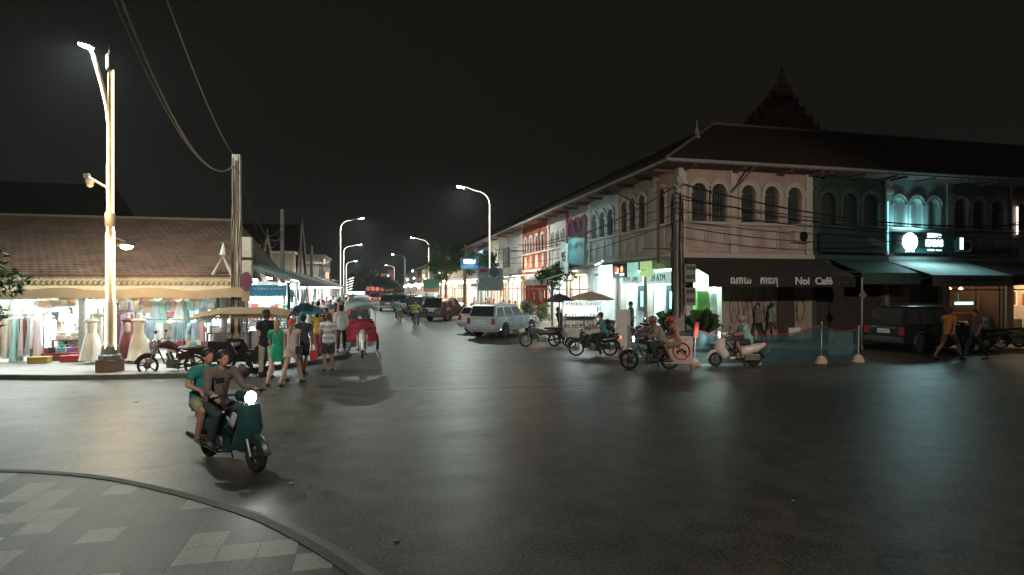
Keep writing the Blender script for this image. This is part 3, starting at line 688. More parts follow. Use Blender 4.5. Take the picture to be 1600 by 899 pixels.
# ---- units up the street
tealw = plaster('pale_grey_teal', (.50, .55, .53), (.2, .24, .23)); whitew = plaster('old_white_stucco', (.60, .59, .54), (.25, .22, .18)); whitet = plaster('white_trim_old', (.68, .67, .62), (.3, .28, .25), .3)
magw = plaster('magenta_paint', (.34, .07, .18), (.2, .05, .1), .3); redw = plaster('brick_red_paint', (.27, .07, .045), (.15, .03, .02), .3)
beigew = plaster('beige_stucco', (.52, .42, .32), (.2, .15, .1)); ochrew = plaster('ochre_stucco', (.5, .36, .2), (.2, .13, .08))
def Yof(px): return onX(px, XB)[0]
edges = [YB+WY]+[Yof(p) for p in (920.5, 886, 857, 815, 791, 765)]
CW, WW = (.85, 1, .98), (1, .86, .68)
st = [
 ('pale grey teal shophouse with teal slanted restaurant sign', tealw, whitet, dict(ow=.8, grille=None, ground='shutter', lit=mat('white_shutter', (.75, .78, .76), .5), zs=6.5)),
 ('white shophouse with magenta arched window surrounds and balcony', whitew, magw, dict(ow=.8, ground='open', col=WW, power=160, zs=6.5)),
 ('narrow white shophouse with slim dark windows and a canvas awning', whitew, whitet, dict(ow=.42, ground='open', col=CW, power=160, zs=6.2)),
 ('brick red shophouse with white arches and a hanging black sign', redw, whitet, dict(ow=.6, ground='open', opens=4, col=(1, .5, .32), power=170, zs=6.4, gm=whitet, wallc=mat('deep_red_room', (.10, .015, .012), .7))),
 ('old white shophouse with slim windows and a warm lit bistro', whitew, whitet, dict(ow=.5, opens=4, ground='open', col=WW, power=300, zs=6.3)),
 ('second old white shophouse with a bright floodlit entrance', whitew, whitet, dict(ow=.5, opens=4, ground='open', col=WW, power=360, zs=6.3)),
]
SU = []
for i, (lb_, wm, tm, kw) in enumerate(st):
    y0, y1 = edges[i], edges[i+1]
    r = unit(XB, y1, y1-y0, Tst, wm, tm, lb_, **kw); SU.append((r, y1-y0))
ys = [edges[-1], Yof(745), Yof(728), Yof(708), Yof(697), Yof(688), Yof(678), Yof(669), Yof(660), Yof(652), Yof(644), Yof(637), Yof(632)]
info = [('dark fronted bar building with a glowing blue screen upstairs', mat('black_cladding', (.03, .03, .035), .5), CW, 120),
 ('tall beige shophouse with warm lit pillars beyond the dark bar', beigew, WW, 300), ('older beige balcony house with a warm shop below', ochrew, WW, 420),
 ('white shophouse partly hidden by the lit palm', whitew, WW, 300), ('far ochre shophouse past the lit palm', ochrew, WW, 300), ('far green tinted shophouse with bright shopfront', tealw, CW, 400),
 ('far white shophouse with teal window glow', whitew, CW, 400), ('far beige shophouse with pale blue shopfront', beigew, CW, 500), ('far brick red shophouse near the row end', redw, WW, 500),
 ('far white shophouse with red upper floor light', whitew, WW, 500), ('far grey teal shophouse with cool shopfront', tealw, CW, 600), ('last white shophouse at the far end of the row', whitew, CW, 700)]
for i, (lb_, wm, colr, pw) in enumerate(info):
    y0, y1 = ys[i], ys[i+1]; n = max(3, min(7, int((y1-y0)/2.2)))
    r = unit(XB, y1, y1-y0, Tst, wm, whitet, lb_, opens=n, detail=(i < 4), ow=.6, shape='arch', ground='open', col=colr, power=pw*2.6, gm=whitew, zs=6.3, ez=EZ if i != 2 else 7.2)
    if i == 0:
        sW = (y1-y0)
        MB().bx(sW*.15, sW*.6, -.12, -.02, 4.6, 7.0).build('lit_window', emat('blue_screen', (.35, .55, .9), .9), r, Tst)

# awnings, signs on street units
def sgroot(i): return SU[i]
r, wv = SU[0]
a = awning(r, Tst, .2, wv+.2, 3.9, 3.55, -1.6, mat('white_canopy', (.5, .56, .55), .7), .08, name='canopy')
sb = MB(); sb.box((wv*.62, -1.75, 4.55), (2.7, .12, 1.5), ry=.10); b1 = sb.build('sign_board', mat('turquoise_board', (.05, .22, .23), .5, emit=.03, ecol=(.1, .6, .65)), r, Tst)
sb = MB(); sb.box((wv*.62-2.0, -1.78, 4.3), (1.2, .12, 1.75), ry=.2); b2 = sb.build('sign_board', mat('white_sign', (.6, .68, .67), .5, emit=.15, ecol=(.8, 1, 1)), r, Tst)
text('lettering', '95', .8, BLACK, b2, Tst @ TT(wv*.62-2.0, -1.86, 4.3), bold=.02); strokes('lettering', 7, .62, MATS['sign_ink_dark'], b1, Tst @ TT(wv*.62, -1.87, 4.85), 7)
light('AREA', 'sign_light', Tst @ Vector((wv*.5, -2.6, 5.2)), 18, (.7, 1, 1), 2, .1, rot=(0, -(PI/2-.5), 0), parent=r)
light('AREA', 'shutter_light', Tst @ Vector((wv*.5, -1.3, 3.4)), 150, (.82, 1, .97), 3, .2, rot=(0, -.45, 0), parent=r)
r, wv = SU[1]; awning(r, Tst, -.6, wv+.6, 3.9, 3.0, -2.9, mat('canvas', (.52, .5, .44), .8), .35)
mb = MB().bx(.4, wv-.4, -.45, -.1, 3.9, 4.02)
for k in range(12): mb.lathe((.6+k*(wv-1.2)/11, -.38, 4.02), [(.05, 0), (.09, .25), (.05, .5), (.06, .8)], 8)
mb.bx(.4, wv-.4, -.46, -.3, 4.83, 4.93).build('balcony', magw, r, Tst)
r, wv = SU[2]; awning(r, Tst, .2, wv, 3.7, 3.1, -2.0, mat('orange_canvas', (.5, .25, .1), .8), .3)
r, wv = SU[3]
bs = MB().bx(.8, 2.8, -1.9, -1.75, 4.2, 5.9).bx(1.7, 1.8, -1.75, 0, 5.6, 5.7).build('hanging_sign', mat('black_sign', (.02, .02, .022), .5), r, Tst)
MB().torus((1.8, -1.93, 5.1), .35, .02, 24, 5, axis='y').build('emblem', mat('gold_line', (.25, .2, .12), .5), bs, Tst); strokes('lettering', 3, .3, MATS['gold_line'], bs, Tst @ TT(1.8, -1.93, 5.1), 8); strokes('lettering', 9, .2, MATS['gold_line'], bs, Tst @ TT(1.8, -1.93, 4.5), 9)
rs = MB().lathe((4.2, -1.4, 3.1), [(.42, -.06), (.42, .06)], 28, 'y').build('round_sign', emat('round_sign_white', (.95, .93, .98), 1.3), r, Tst)
strokes('lettering', 2, .3, BLACK, rs, Tst @ TT(4.2, -1.48, 3.1), 10)
for x in (2.0, 5.2): light('POINT', 'arch_glow', Tst @ Vector((x, -.5, 4.3)), 50, (1, .55, .3), .1, parent=r)
awning(SU[4][0], Tst, .3, 6.0, 3.6, 2.9, -2.2, MATS['canvas'], .3); awning(SU[5][0], Tst, .3, 6.5, 3.6, 2.9, -2.2, MATS['canvas'], .3)
bb = MB().lathe(tuple((Tst @ Vector((3.0, -1.0, 4.5)))), [(.05, -.1), (.16, 0), (.05, .1)], 12).build('flood_lamp', emat('flood_warm', (1, .9, .75), 25), SU[5][0])
light('POINT', 'flood', Tst @ Vector((3.0, -1.3, 4.5)), 180, (1, .88, .7), .15, parent=SU[5][0])
# ================================================================ LAMPS, POLES, WIRES
strip_w = emat('warm_led_strip', (1, .72, .40), 8); strip_p = emat('rosy_led_strip', (1, .84, .74), 1.5)
head_c = emat('cool_lamp_head', (.80, 1, .95), 60); head_w = emat('warm_lamp_head', (1, .93, .78), 40)
polem = mat('lamp_pole_paint', (.45, .40, .32), .5)
def big_lamp():
    p = Gr(172, 581, .13); r = empty('street_lamp', (p.x, p.y, .13), -CA, 'tall lamp post wrapped in warm LED strips beside the market kerb', 'street lamp')
    b = MB(); b.box((0, 0, .17), (.5, .5, .34)); b.build('base_block', mat('lamp_base', (.20, .12, .08), .8), r, bevel=.015)
    b = MB(); b.lathe((0, 0, .34), [(.28, 0), (.28, .12), (.22, .16), (.20, .36), (.16, .42)], 8); b.build('base_collar', mat('green_grey_iron', (.16, .18, .16), .5, .3), r)
    s = MB(); s.lathe((0, 0, .76), [(.14, 0), (.16, .1), (.16, 1.05), (.11, 1.35), (.105, 3.3), (.13, 3.34), (.13, 3.7), (.09, 3.76), (.075, 5.2), (.065, 7.6), (.04, 7.75)], 14)
    s.build('pole', polem, r, smooth=True)
    h = p.z
    pole_r = lambda z: .162 if z < 1.9 else (.112 if z < 4.0 else .078)
    for k, (dx, dy) in enumerate(((-.02, -1), (.98, -.2), (-.98, .2))):
        pts = []
        z0, z1 = (.55, 8.4) if k != 1 else (.62, 8.5)
        for i in range(60):
            z = z0+(z1-z0)*i/59; q = pole_r(z)+.025
            if k == 2 and z > 6.0: break
            pts.append((dx*q, dy*q, z))
        if k == 0: pts = [(x, y, z) for x, y, z in pts if z < 7.0]+[(-.06, -.10, 7.45), (-.2, -.1, 8.05), (-.44, -.1, 8.9)]
        s = MB().tube(pts, .016, 6).build('led_strip', strip_w, r)
    a = MB().tube([(0, 0, 7.0), (-.05, -.03, 7.45), (-.18, -.03, 8.05), (-.42, -.03, 8.9), (-.56, -.03, 9.15)], [.06, .055, .05, .045, .04], 8); a.build('arm', polem, r, smooth=True)
    hd = MB().box((-.64, -.03, 9.23), (.34, .24, .07), ry=.25).build('lamp_head', DARKM, r)
    MB().box((-.65, -.05, 9.17), (.30, .22, .05), ry=.25).build('lamp_lens', head_c, hd)
    MB().lathe((0, 0, 8.5), [(.09, 0), (.10, .05), (.10, .4), (.04, .5), (.02, .75)], 10).build('lamp_finial', mat('bronze', (.10, .09, .07), .5, .5), r)
    c = MB().tube([(-.1, 0, 5.2), (-.6, -.05, 5.5)], .035, 6); c.box((-.62, -.05, 5.52), (.14, .1, .12)); cm = c.build('camera_arm', polem, r)
    c = MB(); c.lathe((-.5, -.1, 5.2), [(.1, .1), (.11, .16), (.11, .22)], 12).sph((-.5, -.1, 5.27), .09); c.build('camera_dome', mat('camera_housing', (.5, .48, .42), .4), cm)
    f = MB(); f.lathe((.5, -.05, 3.55), [(.05, .1), (.2, .05), (.23, 0)], 14); f.tube([(.1, 0, 3.8), (.3, 0, 3.72), (.5, -.05, 3.66)], .02, 6); f.build('floodlight', DARKM, r)
    MB().sph((.5, -.05, 3.53), (.16, .14, .09)).build('flood_bulb', emat('flood_bulb_warm', (1, .82, .55), 25), r)
    light('AREA', 'lamp_light', (-.65, -.05, 9.08), 900, (.86, 1, .96), .3, parent=r)
    light('POINT', 'flood_light', (.5, -.1, 3.35), 110, (1, .74, .42), .1, parent=r)
    light('POINT', 'strip_glow', (0, -.5, 4.6), 55, (1, .70, .36), .5, parent=r)
    return r
big_lamp()
def street_lamp(x, y, H, arm, label, lit=True, pw=900, headm=head_c, col=(.9, 1, .93), strip_len=1.0, z0=.13, twig=False, rr=1):
    r = empty('street_lamp', (x, y, z0), 0, label, 'street lamp', 'curved street lamps lining the road')
    s = 1 if arm > 0 else -1; A = abs(arm); Hc = H-z0
    path = [(0, 0, 0), (0, 0, Hc*.5), (0, 0, Hc-1.4)]+[(s*.55*A*(1-math.cos(t*PI/2/5)), 0, Hc-1.4+1.05*math.sin(t*PI/2/5)) for t in range(1, 6)]+[(s*A, 0, Hc-.05)]
    MB().tube(path, [.085*rr, .065*rr, .05*rr]+[.04*rr]*6, 8).build('pole', mat('lamp_grey', (.35, .35, .33), .5), r, smooth=True)
    MB().lathe((0, 0, 0), [(.2, 0), (.2, .25), (.12, .4)], 10).build('base', DARKM, r)
    if lit:
        st_ = [(px-s*.11*0, -.065*rr, pz) for px, py, pz in path if pz > 2.5]
        st_ = [(0, -.11*rr, Hc*(1-strip_len)+1.6)]+st_
        if twig: st_ = st_[:-1]
        MB().tube(st_, .024*rr, 6).build('led_strip', strip_p, r)
    hd = MB().box((s*(A+.25), 0, Hc-.02), (.7, .28, .1), ry=-s*.18).build('lamp_head', DARKM, r)
    MB().box((s*(A+.28), 0, Hc-.1), (.55, .26, .09), ry=-s*.18).build('lamp_lens', headm, hd)
    light('AREA', 'lamp_light', (s*(A+.28), 0, Hc-.25), pw, col, .35, parent=r)
    return r
def lamp_at(px, pytop, X, arm, label, **k):
    Y, t = onX(px, X); return street_lamp(X, Y, zat(pytop, t), arm, label, **k)
nl_ = street_lamp(-3.5, -3.5, 9.8, 1.6, 'unseen crossing lamp added on the near pavement behind the viewer', lit=False, pw=200, headm=head_w, col=(1, .90, .72))  # lamp out of view, added to light the near crossing
light('SPOT', 'fill_beam', (1.4, .3, 9.3), 3600, (1, .90, .76), .3, rot=(math.atan2(24, 8.2), 0, -.04), parent=nl_, angle=.8)  # spot added to brighten the walkers by the market kerb
bl_ = street_lamp(12.0, 1.0, 8.5, -1.2, 'unseen warm crossing lamp added outside the view on the right', lit=False, pw=120, headm=head_w, col=(1, .82, .64), z0=0)  # lamp out of view, added to light the corner facade
light('SPOT', 'fill_beam', (-1.0, .3, 8.0), 2900, (1, .81, .67), .3, rot=(math.atan2(21.6, 4.6), 0, -.16), parent=bl_, angle=.95)  # narrow spot added to brighten the pink corner house
lamp_at(765, 293, 8.75, -2.0, 'nearest right hand curved lamp with glowing pole by the silver car', pw=1100, twig=False)
lamp_at(670, 372, 8.4, -2.3, 'second curved lamp on the shop side with glowing pole', pw=1300, headm=head_w, rr=1.3)
lamp_at(633, 398, 8.0, -3.0, 'third curved lamp on the shop side, pole unlit', lit=False, pw=1300, rr=1.4)
lamp_at(616, 415, 8.0, -3.0, 'fourth curved lamp on the shop side, far off', pw=1300, rr=1.6)
lamp_at(532, 340, -3.75, 2.0, 'tall curved lamp rising over the market crowd', pw=1300, headm=head_c, twig=True, rr=1.2)
lamp_at(537, 382, -5.3, 2.5, 'second curved lamp beyond the market crowd', pw=1300, rr=1.6)
lamp_at(541, 408, -7.0, 2.0, 'third curved lamp far down the market side', pw=1200, rr=1.8)

# illuminated flags stacked at the far left lamp
r = empty('sign_stack', (*[q for q in P(545, 440, 105).xy], .13), 0, 'post of stacked white light bars far down the market side', 'light sign')
MB().tube([(0, 0, 0), (0, 0, 6)], .1, 6).build('post', DARKM, r)
for i in range(7): MB().box((-.1+.25*i*.3, 0, 1.0+i*.5), (1.2, .08, .1), ry=-.35).build('light_bar', emat('bar_white', (1, .95, .9), 2), r)

def pole(name, loc, h, r0, r1, m, label, cat, square=False, n=8):
    r = empty(name, loc, 0, label, cat)
    mb = MB()
    if square: mb.add([(-r0, -r0, 0), (r0, -r0, 0), (r0, r0, 0), (-r0, r0, 0), (-r1, -r1, h), (r1, -r1, h), (r1, r1, h), (-r1, r1, h)], [(0,1,2,3), (4,5,6,7), (0,1,5,4), (1,2,6,5), (2,3,7,6), (3,0,4,7)])
    else: mb.tube([(0, 0, 0), (0, 0, h)], [r0, r1], n)
    mb.build('post', m, r); return r
concp = mat('pole_concrete', (.40, .36, .29), .9, var=.3, scale=4, bump=.4)
cable = mat('black_cable', (.02, .02, .02), .7)
# left concrete pole
pl = onX(370, -4.35); PL = Vector((-4.35, pl[0], .13)); PLh = zat(243, pl[1])-.13
r = pole('power_pole', PL, PLh, .17, .12, concp, 'pale concrete power pole at the corner of the market roof', 'power pole', True)
b = MB(); b.bx(.2, .48, -.25, .05, 3.35, 4.0).bx(.2, .48, -.25, .05, 2.5, 3.25); b.build('meter_box', mat('meter_cream', (.5, .47, .4), .6), r)
b = MB(); rg = random.Random(3)
for k in range(5): b.tube([(.14*math.cos(k)+rg.uniform(-.04, .04), -.19+.03*k*.2, z+rg.uniform(-.1, .1)) for z in [PLh*.98*(j/8) for j in range(1, 9)]], .014, 5)
b.build('cable', cable, r)
for (px, py, X, lab) in ((441, 328, -4.2, 'slim grey power pole behind the first stall awnings'), (487, 385, -4.4, 'far slim power pole over the market awnings'), (470, 352, -6.5, 'thin leaning mast beside the steep gable')):
    Y, t = onX(px, X); pole('power_pole', (X, Y, .13), zat(py, t)-.13, .12, .09, mat('dim_pole', (.2, .18, .16), .9), lab, 'power pole')
# right concrete pole with meters
PR = Vector((12.05, 21.25, .13)); PRh = zat(277, depth(12.05, 21.25))-.13
r = pole('power_pole', PR, PRh, .18, .13, mat('grey_pole_concrete', (.40, .38, .35), .9, var=.3, bump=.4), 'grey concrete power pole loaded with cables and meter boxes at the shop corner', 'power pole', True)
for k in range(2):
    bx = MB().box((.32, -.28, 2.35+k*.95-.35), (.46, .2, .72)); q = bx.build('meter_box', mat('meter_grey', (.30, .29, .26), .6), r)
    m = MB()
    for i in range(3):
        for j in range(2): m.box((.19+i*.13, -.39, 1.85+k*.95+j*.36), (.085, .03, .16))
    m.build('meter', mat('meter_dark', (.06, .05, .05), .4), q)
b = MB(); rg = random.Random(9)
for k in range(9):
    a = rg.uniform(2.3, 5.2); R0 = .2
    b.tube([((R0+rg.uniform(0, .1))*math.cos(a)+rg.uniform(-.03, .03), (R0+rg.uniform(0, .1))*math.sin(a), z) for z in [1.0+rg.uniform(0, .5)+j*.68 for j in range(8)]], rg.choice([.012, .018, .025]), 5)
for k in range(5): b.torus((-.2, -.25, 5.1+.2*k), .28, .018, 14, 5, axis='y', a0=0, a1=rg.uniform(3, 6))
b.build('cable', cable, r)
br = MB(); br.bx(-.95, -.87, -.04, .04, 3.35, 6.7).bx(-1.6, -.95+.001-.001, -.03, .03, 3.9, 3.96); br.bx(-.868, -.15, -.03, .03, 6.35, 6.42).bx(-.868, -.15, -.03, .03, 3.9, 3.97)
br.build('crossarm', mat('rust_steel', (.18, .06, .04), .7), r)
b = MB()
for k in range(5): b.lathe((.1-.1*k, -.15, 6.5-.1*(k % 2)), [(.03, 0), (.06, .03), (.03, .06), (.06, .09), (.03, .12)], 8)
b.build('insulator', mat('insulator', (.3, .25, .2), .3), r)

def wire(a, b, sag, rad, label, group=None):
    a, b = Vector(a), Vector(b); pts = []
    for i in range(25):
        t = i/24; p = a.lerp(b, t); p.z -= sag*4*t*(1-t); pts.append(p)
    return tag(MB().tube(pts, rad, 5).build('overhead_wire', cable if rad < .05 else cable, None), label, 'overhead wire', group)
lw = mat('sheathed_cable', (.25, .23, .19), .6)
top = PL+Vector((0, 0, PLh-.1))
for (px, sag, rad, hz, lab) in ((178, 2.4, .019, -.25, 'thick sagging cable from the upper left sky to the market pole'), (165, 2.3, .011, -.3, 'thinner cable sagging just beside the thick one over the left lamp'), (250, .6, .011, .1, 'single taut wire slanting down to the top of the market pole')):
    wire(P(px, -30, 7.6), top+Vector((-.1, 0, hz)), sag*.42, rad, lab).data.materials[0] = lw
q = onX(441, -4.2)
for k, sg in enumerate((1.3, 1.6, .9)): wire(top+Vector((.1, 0, -.2-.2*k)), (-4.2, q[0], zat(350+10*k, q[1])), sg, .02, ['upper cable sagging between the two market poles', 'middle cable sagging between the two market poles', 'lower cable between the two market poles'][k])
tr_ = PR+Vector((0, 0, 0))
wr = [((12.0, 21.2, 6.75), (34, 21.6, 5.9), .9, .035, 'thick cable leaving the corner pole top across the pink facade'), ((12.0, 21.2, 6.1), (34, 21.6, 5.2), .35, .022, 'second cable crossing the grilled windows'),
      ((12.0, 21.2, 5.6), (34, 21.6, 4.9), .3, .022, 'third cable passing above the teal sign'), ((12.0, 21.2, 5.0), (34, 21.4, 6.6), 1.2, .022, 'cable sagging then rising to the far right'),
      ((12.0, 21.2, 6.7), (10.0, 40, 5.6), .8, .03, 'thick cable from the corner pole up the shop street'), ((12.0, 21.2, 5.9), (10.0, 48, 5.7), .3, .02, 'thin level cable along the street facades'),
      ((12.0, 21.2, 5.2), (10.0, 48, 4.6), .6, .02, 'low cable along the street facades'), ((12.0, 21.2, 5.5), (10.0, 60, 6.0), .5, .018, 'upper thin cable toward the middle of the row')]
for a_, b_, s_, r_, l_ in wr: wire(a_, b_, s_, r_, l_)
# slim sign poles
r = pole('sign_post', (*onY(1347, 19.4)[:1], 19.4, .0), 2.9, .04, .04, STEEL, 'slim grey traffic sign post in front of the graffiti wall', 'sign post')
MB().lathe((0, -.05, 2.2), [(.2, 0), (.2, .02)], 4, 'y').build('sign_plate', mat('sign_back_grey', (.2, .2, .19), .6), r)
r = pole('sign_post', (*Gr(385, 572, .13).xy, .13), 2.75, .035, .035, mat('post_grey', (.35, .33, .3), .6), 'grey post with a round no parking sign by the market awning', 'sign post')
MB().lathe((0, -.05, 2.55), [(.3, 0), (.3, .02)], 22, 'y', sx=.55).build('sign_plate', mat('purple_sign', (.25, .08, .14), .5), r)
MB().box((0, -.05, 2.1), (.22, .02, .3)).build('sign_plate', mat('paper', (.5, .42, .32), .6), r)
# blue stall sign on its dark post
p = Gr(451, 567, .13)
r = pole('sign_post', (p.x, p.y, .13), 2.55, .045, .045, mat('dark_post', (.02, .04, .05), .5), 'dark post holding a blue street name board above the shoppers', 'sign post')
b = MB().bx(-1.25, -.06, -.04, .0, 1.95+.15, 2.3+.15).build('sign_board', mat('blue_board', (.02, .16, .28), .5, emit=.12, ecol=(.05, .4, .6)), r)
strokes('lettering', 14, .12, WHITE, b, TT(-.6, -.045, 2.33), 12)

# ================================================================ MARKET HALL (left)
def hall():
    x1 = -4.62; x0 = -34
    r = empty('market_hall', (0, 0, 0), 0, 'long low market hall with brown tiled roof and scalloped fascia', 'market hall')
    tilem = mat('market_tiles', (.085, .045, .028), .85, var=.5, scale=1.2)
    # rows of overlapping tiles as real stepped courses with a rippled front edge
    m = MB(); n = 46; L_ = math.hypot(7, 2.75); rows = 30
    def corrug(y0, z0, y1, z1, xr):
        xs = []; nx = int((x1-x0-xr)/.125)
        for j in range(rows):
            ta, tb = j/rows, (j+1)/rows+.006
            ya, za, yb, zb = y0+(y1-y0)*ta, z0+(z1-z0)*ta, y0+(y1-y0)*tb, z0+(z1-z0)*tb
            xe = x1-xr*(ta)
            vs = []; fs = []
            sh = (j % 2)*.5
            k = 0
            for i in range(0, int((xe-x0)/.125)+1):
                x = x0+i*.125; hgt = .022*((i+j) % 2)
                vs += [(x, ya, za+.045+hgt), (x, yb, zb+.012+hgt), (x, ya, za-.02)]
            c = len(vs)//3
            for i in range(c-1): fs += [(3*i, 3*i+3, 3*i+4, 3*i+1), (3*i+2, 3*i+5, 3*i+3, 3*i)]
            m.add(vs, fs)
    corrug(20.9, 2.87, 28.0, 5.45, 1.3)
    rf = m.build('roof', tilem, r)
    b = MB(); roof_slab(b, (x0, 35, 2.8), (x1, 35, 2.8), (x1-1.3, 28, 5.44), (x0, 28, 5.44), .08)
    b.add([(x1, 21, 2.76), (x1, 35, 2.76), (x1-1.3, 28, 5.4)], [(0, 1, 2)])
    roof_slab(b, (x0, 21.02, 2.74), (x1, 21.02, 2.74), (x1-1.3, 28, 5.38), (x0, 28, 5.38), .05)
    b.build('rear_roof', tilem, r)
    MB().tube([(x0, 28, 5.48), (x1-1.3, 28, 5.48)], .1, 6).tube([(x1-1.3, 28, 5.48), (x1, 21, 2.86)], .09, 6).build('ridge_cap', mat('ridge_tile', (.2, .13, .09), .8), r)
    f = MB(); f.bx(x0, x1, 20.93, 20.99, 2.70, 2.86); f.bx(x0, x1, 21.0, 21.04, 2.5, 2.84)  # second board added behind the teeth to block light from the hall
    n = int((x1-x0)/.16)
    for i in range(n):
        x = x0+i*.16; f.xz([(x, 2.70), (x+.155, 2.70), (x+.078, 2.575)], 20.94, 20.98)
    for i in range(n): f.bx(x0+i*.16+.02, x0+i*.16+.07, 20.915, 20.929, 2.74, 2.82)
    f.build('fascia', mat('fascia_cream', (.42, .36, .27), .7), r)
    cv = MB()
    nx = 60; vs = []; fs = []
    for i in range(nx+1):
        x = x0+(x1+.75-x0)*i/nx; sag = .05*math.sin(i*1.3)
        vs += [(x, 20.99, 2.54), (x, 20.4, 2.44+sag*.5), (x, 19.85, 2.42+sag), (x, 19.82, 2.17+sag*.6), (x, 19.80, 2.17+sag*.6), (x, 19.83, 2.45+sag), (x, 20.4, 2.47+sag*.5), (x, 20.99, 2.57)]
    for i in range(nx):
        for j in range(8): fs.append((8*i+j, 8*i+(j+1) % 8, 8*i+8+(j+1) % 8, 8*i+8+j))
    cv.add(vs, fs).build('canvas_awning', mat('tan_canvas', (.36, .26, .155), .85, var=.12, bump=.2, bscale=12), r)
    w_ = mat('market_white', (.72, .72, .70), .7)
    b = MB(); b.bx(x0, x1-.1, 25.6, 25.7, .13, 2.75); b.bx(x0, x1-.1, 21.05, 25.6, 2.68, 2.73)
    b.build('back_wall', w_, r)
    for i in range(7): MB().bx(x1-.4-i*4.2, x1-.25-i*4.2, 21.15, 21.3, .13, 2.68).build('column', mat('hall_post', (.3, .28, .24), .7), r)
    t = MB()
    for i in range(7):
        for yy in (22.0, 23.6): t.bx(x1-2.9-i*3.0, x1-1.3-i*3.0, yy, yy+.06, 2.58, 2.63)
    t.build('tube_lamp', emat('tube_market', (.88, 1, .97), 22), r)
    for i in range(6):
        light('AREA', 'hall_light', (x1-2.2-i*3.5, 22.3, 2.5), 250, (.86, 1, .96), 2.4, .5, parent=r)
        light('AREA', 'awning_light', (x1-2.2-i*3.5, 20.6, 2.36), 42, (.9, 1, .96), 2.0, .2, rot=(-.15, 0, 0), parent=r)
    # gable ornament at the right end
    g = MB(); g.tube([(x1+.05, 20.9, 2.75), (x1-.3, 21, 3.55), (x1-.65, 21, 2.85)], .06, 6); g.lathe((x1-.3, 21, 3.5), [(.05, 0), (.12, .1), (.02, .5)], 8); g.build('finial', mat('finial_stone', (.4, .4, .38), .7), r)
hall()
r = empty('market_hall', (0, 0, 0), 0, 'second darker tiled roof seen just above the long market roof ridge', 'market hall')
b = MB(); roof_slab(b, (-60, 38, 3), (-15, 38, 3), (-17, 44, 9.4), (-60, 44, 9.4)); roof_slab(b, (-60, 50, 3), (-15, 50, 3), (-17, 44, 9.4), (-60, 44, 9.4)); b.build('roof', ROOFM, r)
MB().bx(-60, -16, 39, 49, 0, 3.2).build('wall', WHITE, r)
# steep gabled halls along the street
def gable_hall(px, pyt, X, w_, L_, label):
    Y, t = onX(px, X); zt = zat(pyt, t)
    r = empty('gabled_hall', (X, Y, 0), 0, label, 'gabled market hall', 'steep gabled halls behind the stalls')
    b = MB(); hw = w_/2
    roof_slab(b, (-L_, -hw, 3.2), (0, -hw, 3.2), (-.0, 0, zt), (-L_, 0, zt)); roof_slab(b, (-L_, hw, 3.2), (0, hw, 3.2), (0, 0, zt), (-L_, 0, zt)); b.build('roof', ROOFM, r)
    MB().yz([(-hw*.93, 3.2), (hw*.93, 3.2), (0, zt-.3)], -.3, -.2).bx(-L_+.2, -.25, -hw*.9, hw*.9, .13, 3.19).build('gable_wall', mat('gable_brown', (.20, .13, .09), .8), r)
    MB().tube([(.03, -hw-.1, 3.1), (.03, 0, zt+.1), (.03, hw+.1, 3.1)], .07, 5).tube([(.03, 0, zt), (.03, 0, zt+.5)], .03, 5).build('bargeboard', mat('barge_tan', (.4, .3, .2), .7), r)
gable_hall(417, 372, -6.2, 5.2, 12, 'steep narrow gable behind the first stall awning')
gable_hall(405, 398, -5.6, 2.4, 6, 'small lower gable beside the market pole')
gable_hall(472, 352, -6.8, 9.0, 14, 'tallest steep gable with lattice rising mid market')
Y, t = onX(460, -6.0)
r = empty('chimney_block', (-6.0, Y, 0), 0, 'pale plastered square tower above the stall roofs', 'tower')
MB().bx(-1.6, 0, -.5, .9, 0, zat(398, t)).build('wall', plaster('tower_plaster', (.5, .42, .3)), r); MB().bx(-1.7, .1, -.6, 1.0, zat(398, t), zat(394, t)).build('cornice', CREAM, r)
def blockhouse(px0, px1, pyt, X, dep, label, m, floors=3, lit=None):
    Y0, t0 = onX(px0, X); Y1, t1 = onX(px1, X); z = zat(pyt, (t0+t1)/2)
    r = empty('building', (X, Y0, 0), 0, label, 'building', 'buildings beyond the market stalls')
    MB().bx(-dep, 0, 0, Y1-Y0, 0, z).build('wall', m, r); MB().bx(-dep-.2, .25, -.2, Y1-Y0+.2, z, z+.25).build('cornice', CONC, r)
    n = max(2, int((Y1-Y0)/3)); rg = random.Random(px0)
    for i in range(n):
        for f in range(1, floors):
            MB().bx(.002, .08, (i+.25)*(Y1-Y0)/n, (i+.7)*(Y1-Y0)/n, f*z/floors+.4, (f+.8)*z/floors).build('window', (lit if lit and rg.random() < .35 else PANE), r)
    return r
ww = emat('lit_window_warm', (1, .7, .4), .6)
blockhouse(497, 505, 415, -6.5, 8, 'dim brown block behind the far stalls', plaster('brown_block', (.28, .22, .17)))
blockhouse(505, 516, 405, -7.0, 10, 'taller beige apartment block past the dim brown one', plaster('beige_block', (.42, .36, .29)), 4, ww)
blockhouse(517, 528, 440, -7.5, 10, 'low tan shop row below the tall lamp', plaster('tan_block', (.45, .35, .25)), 2, ww)
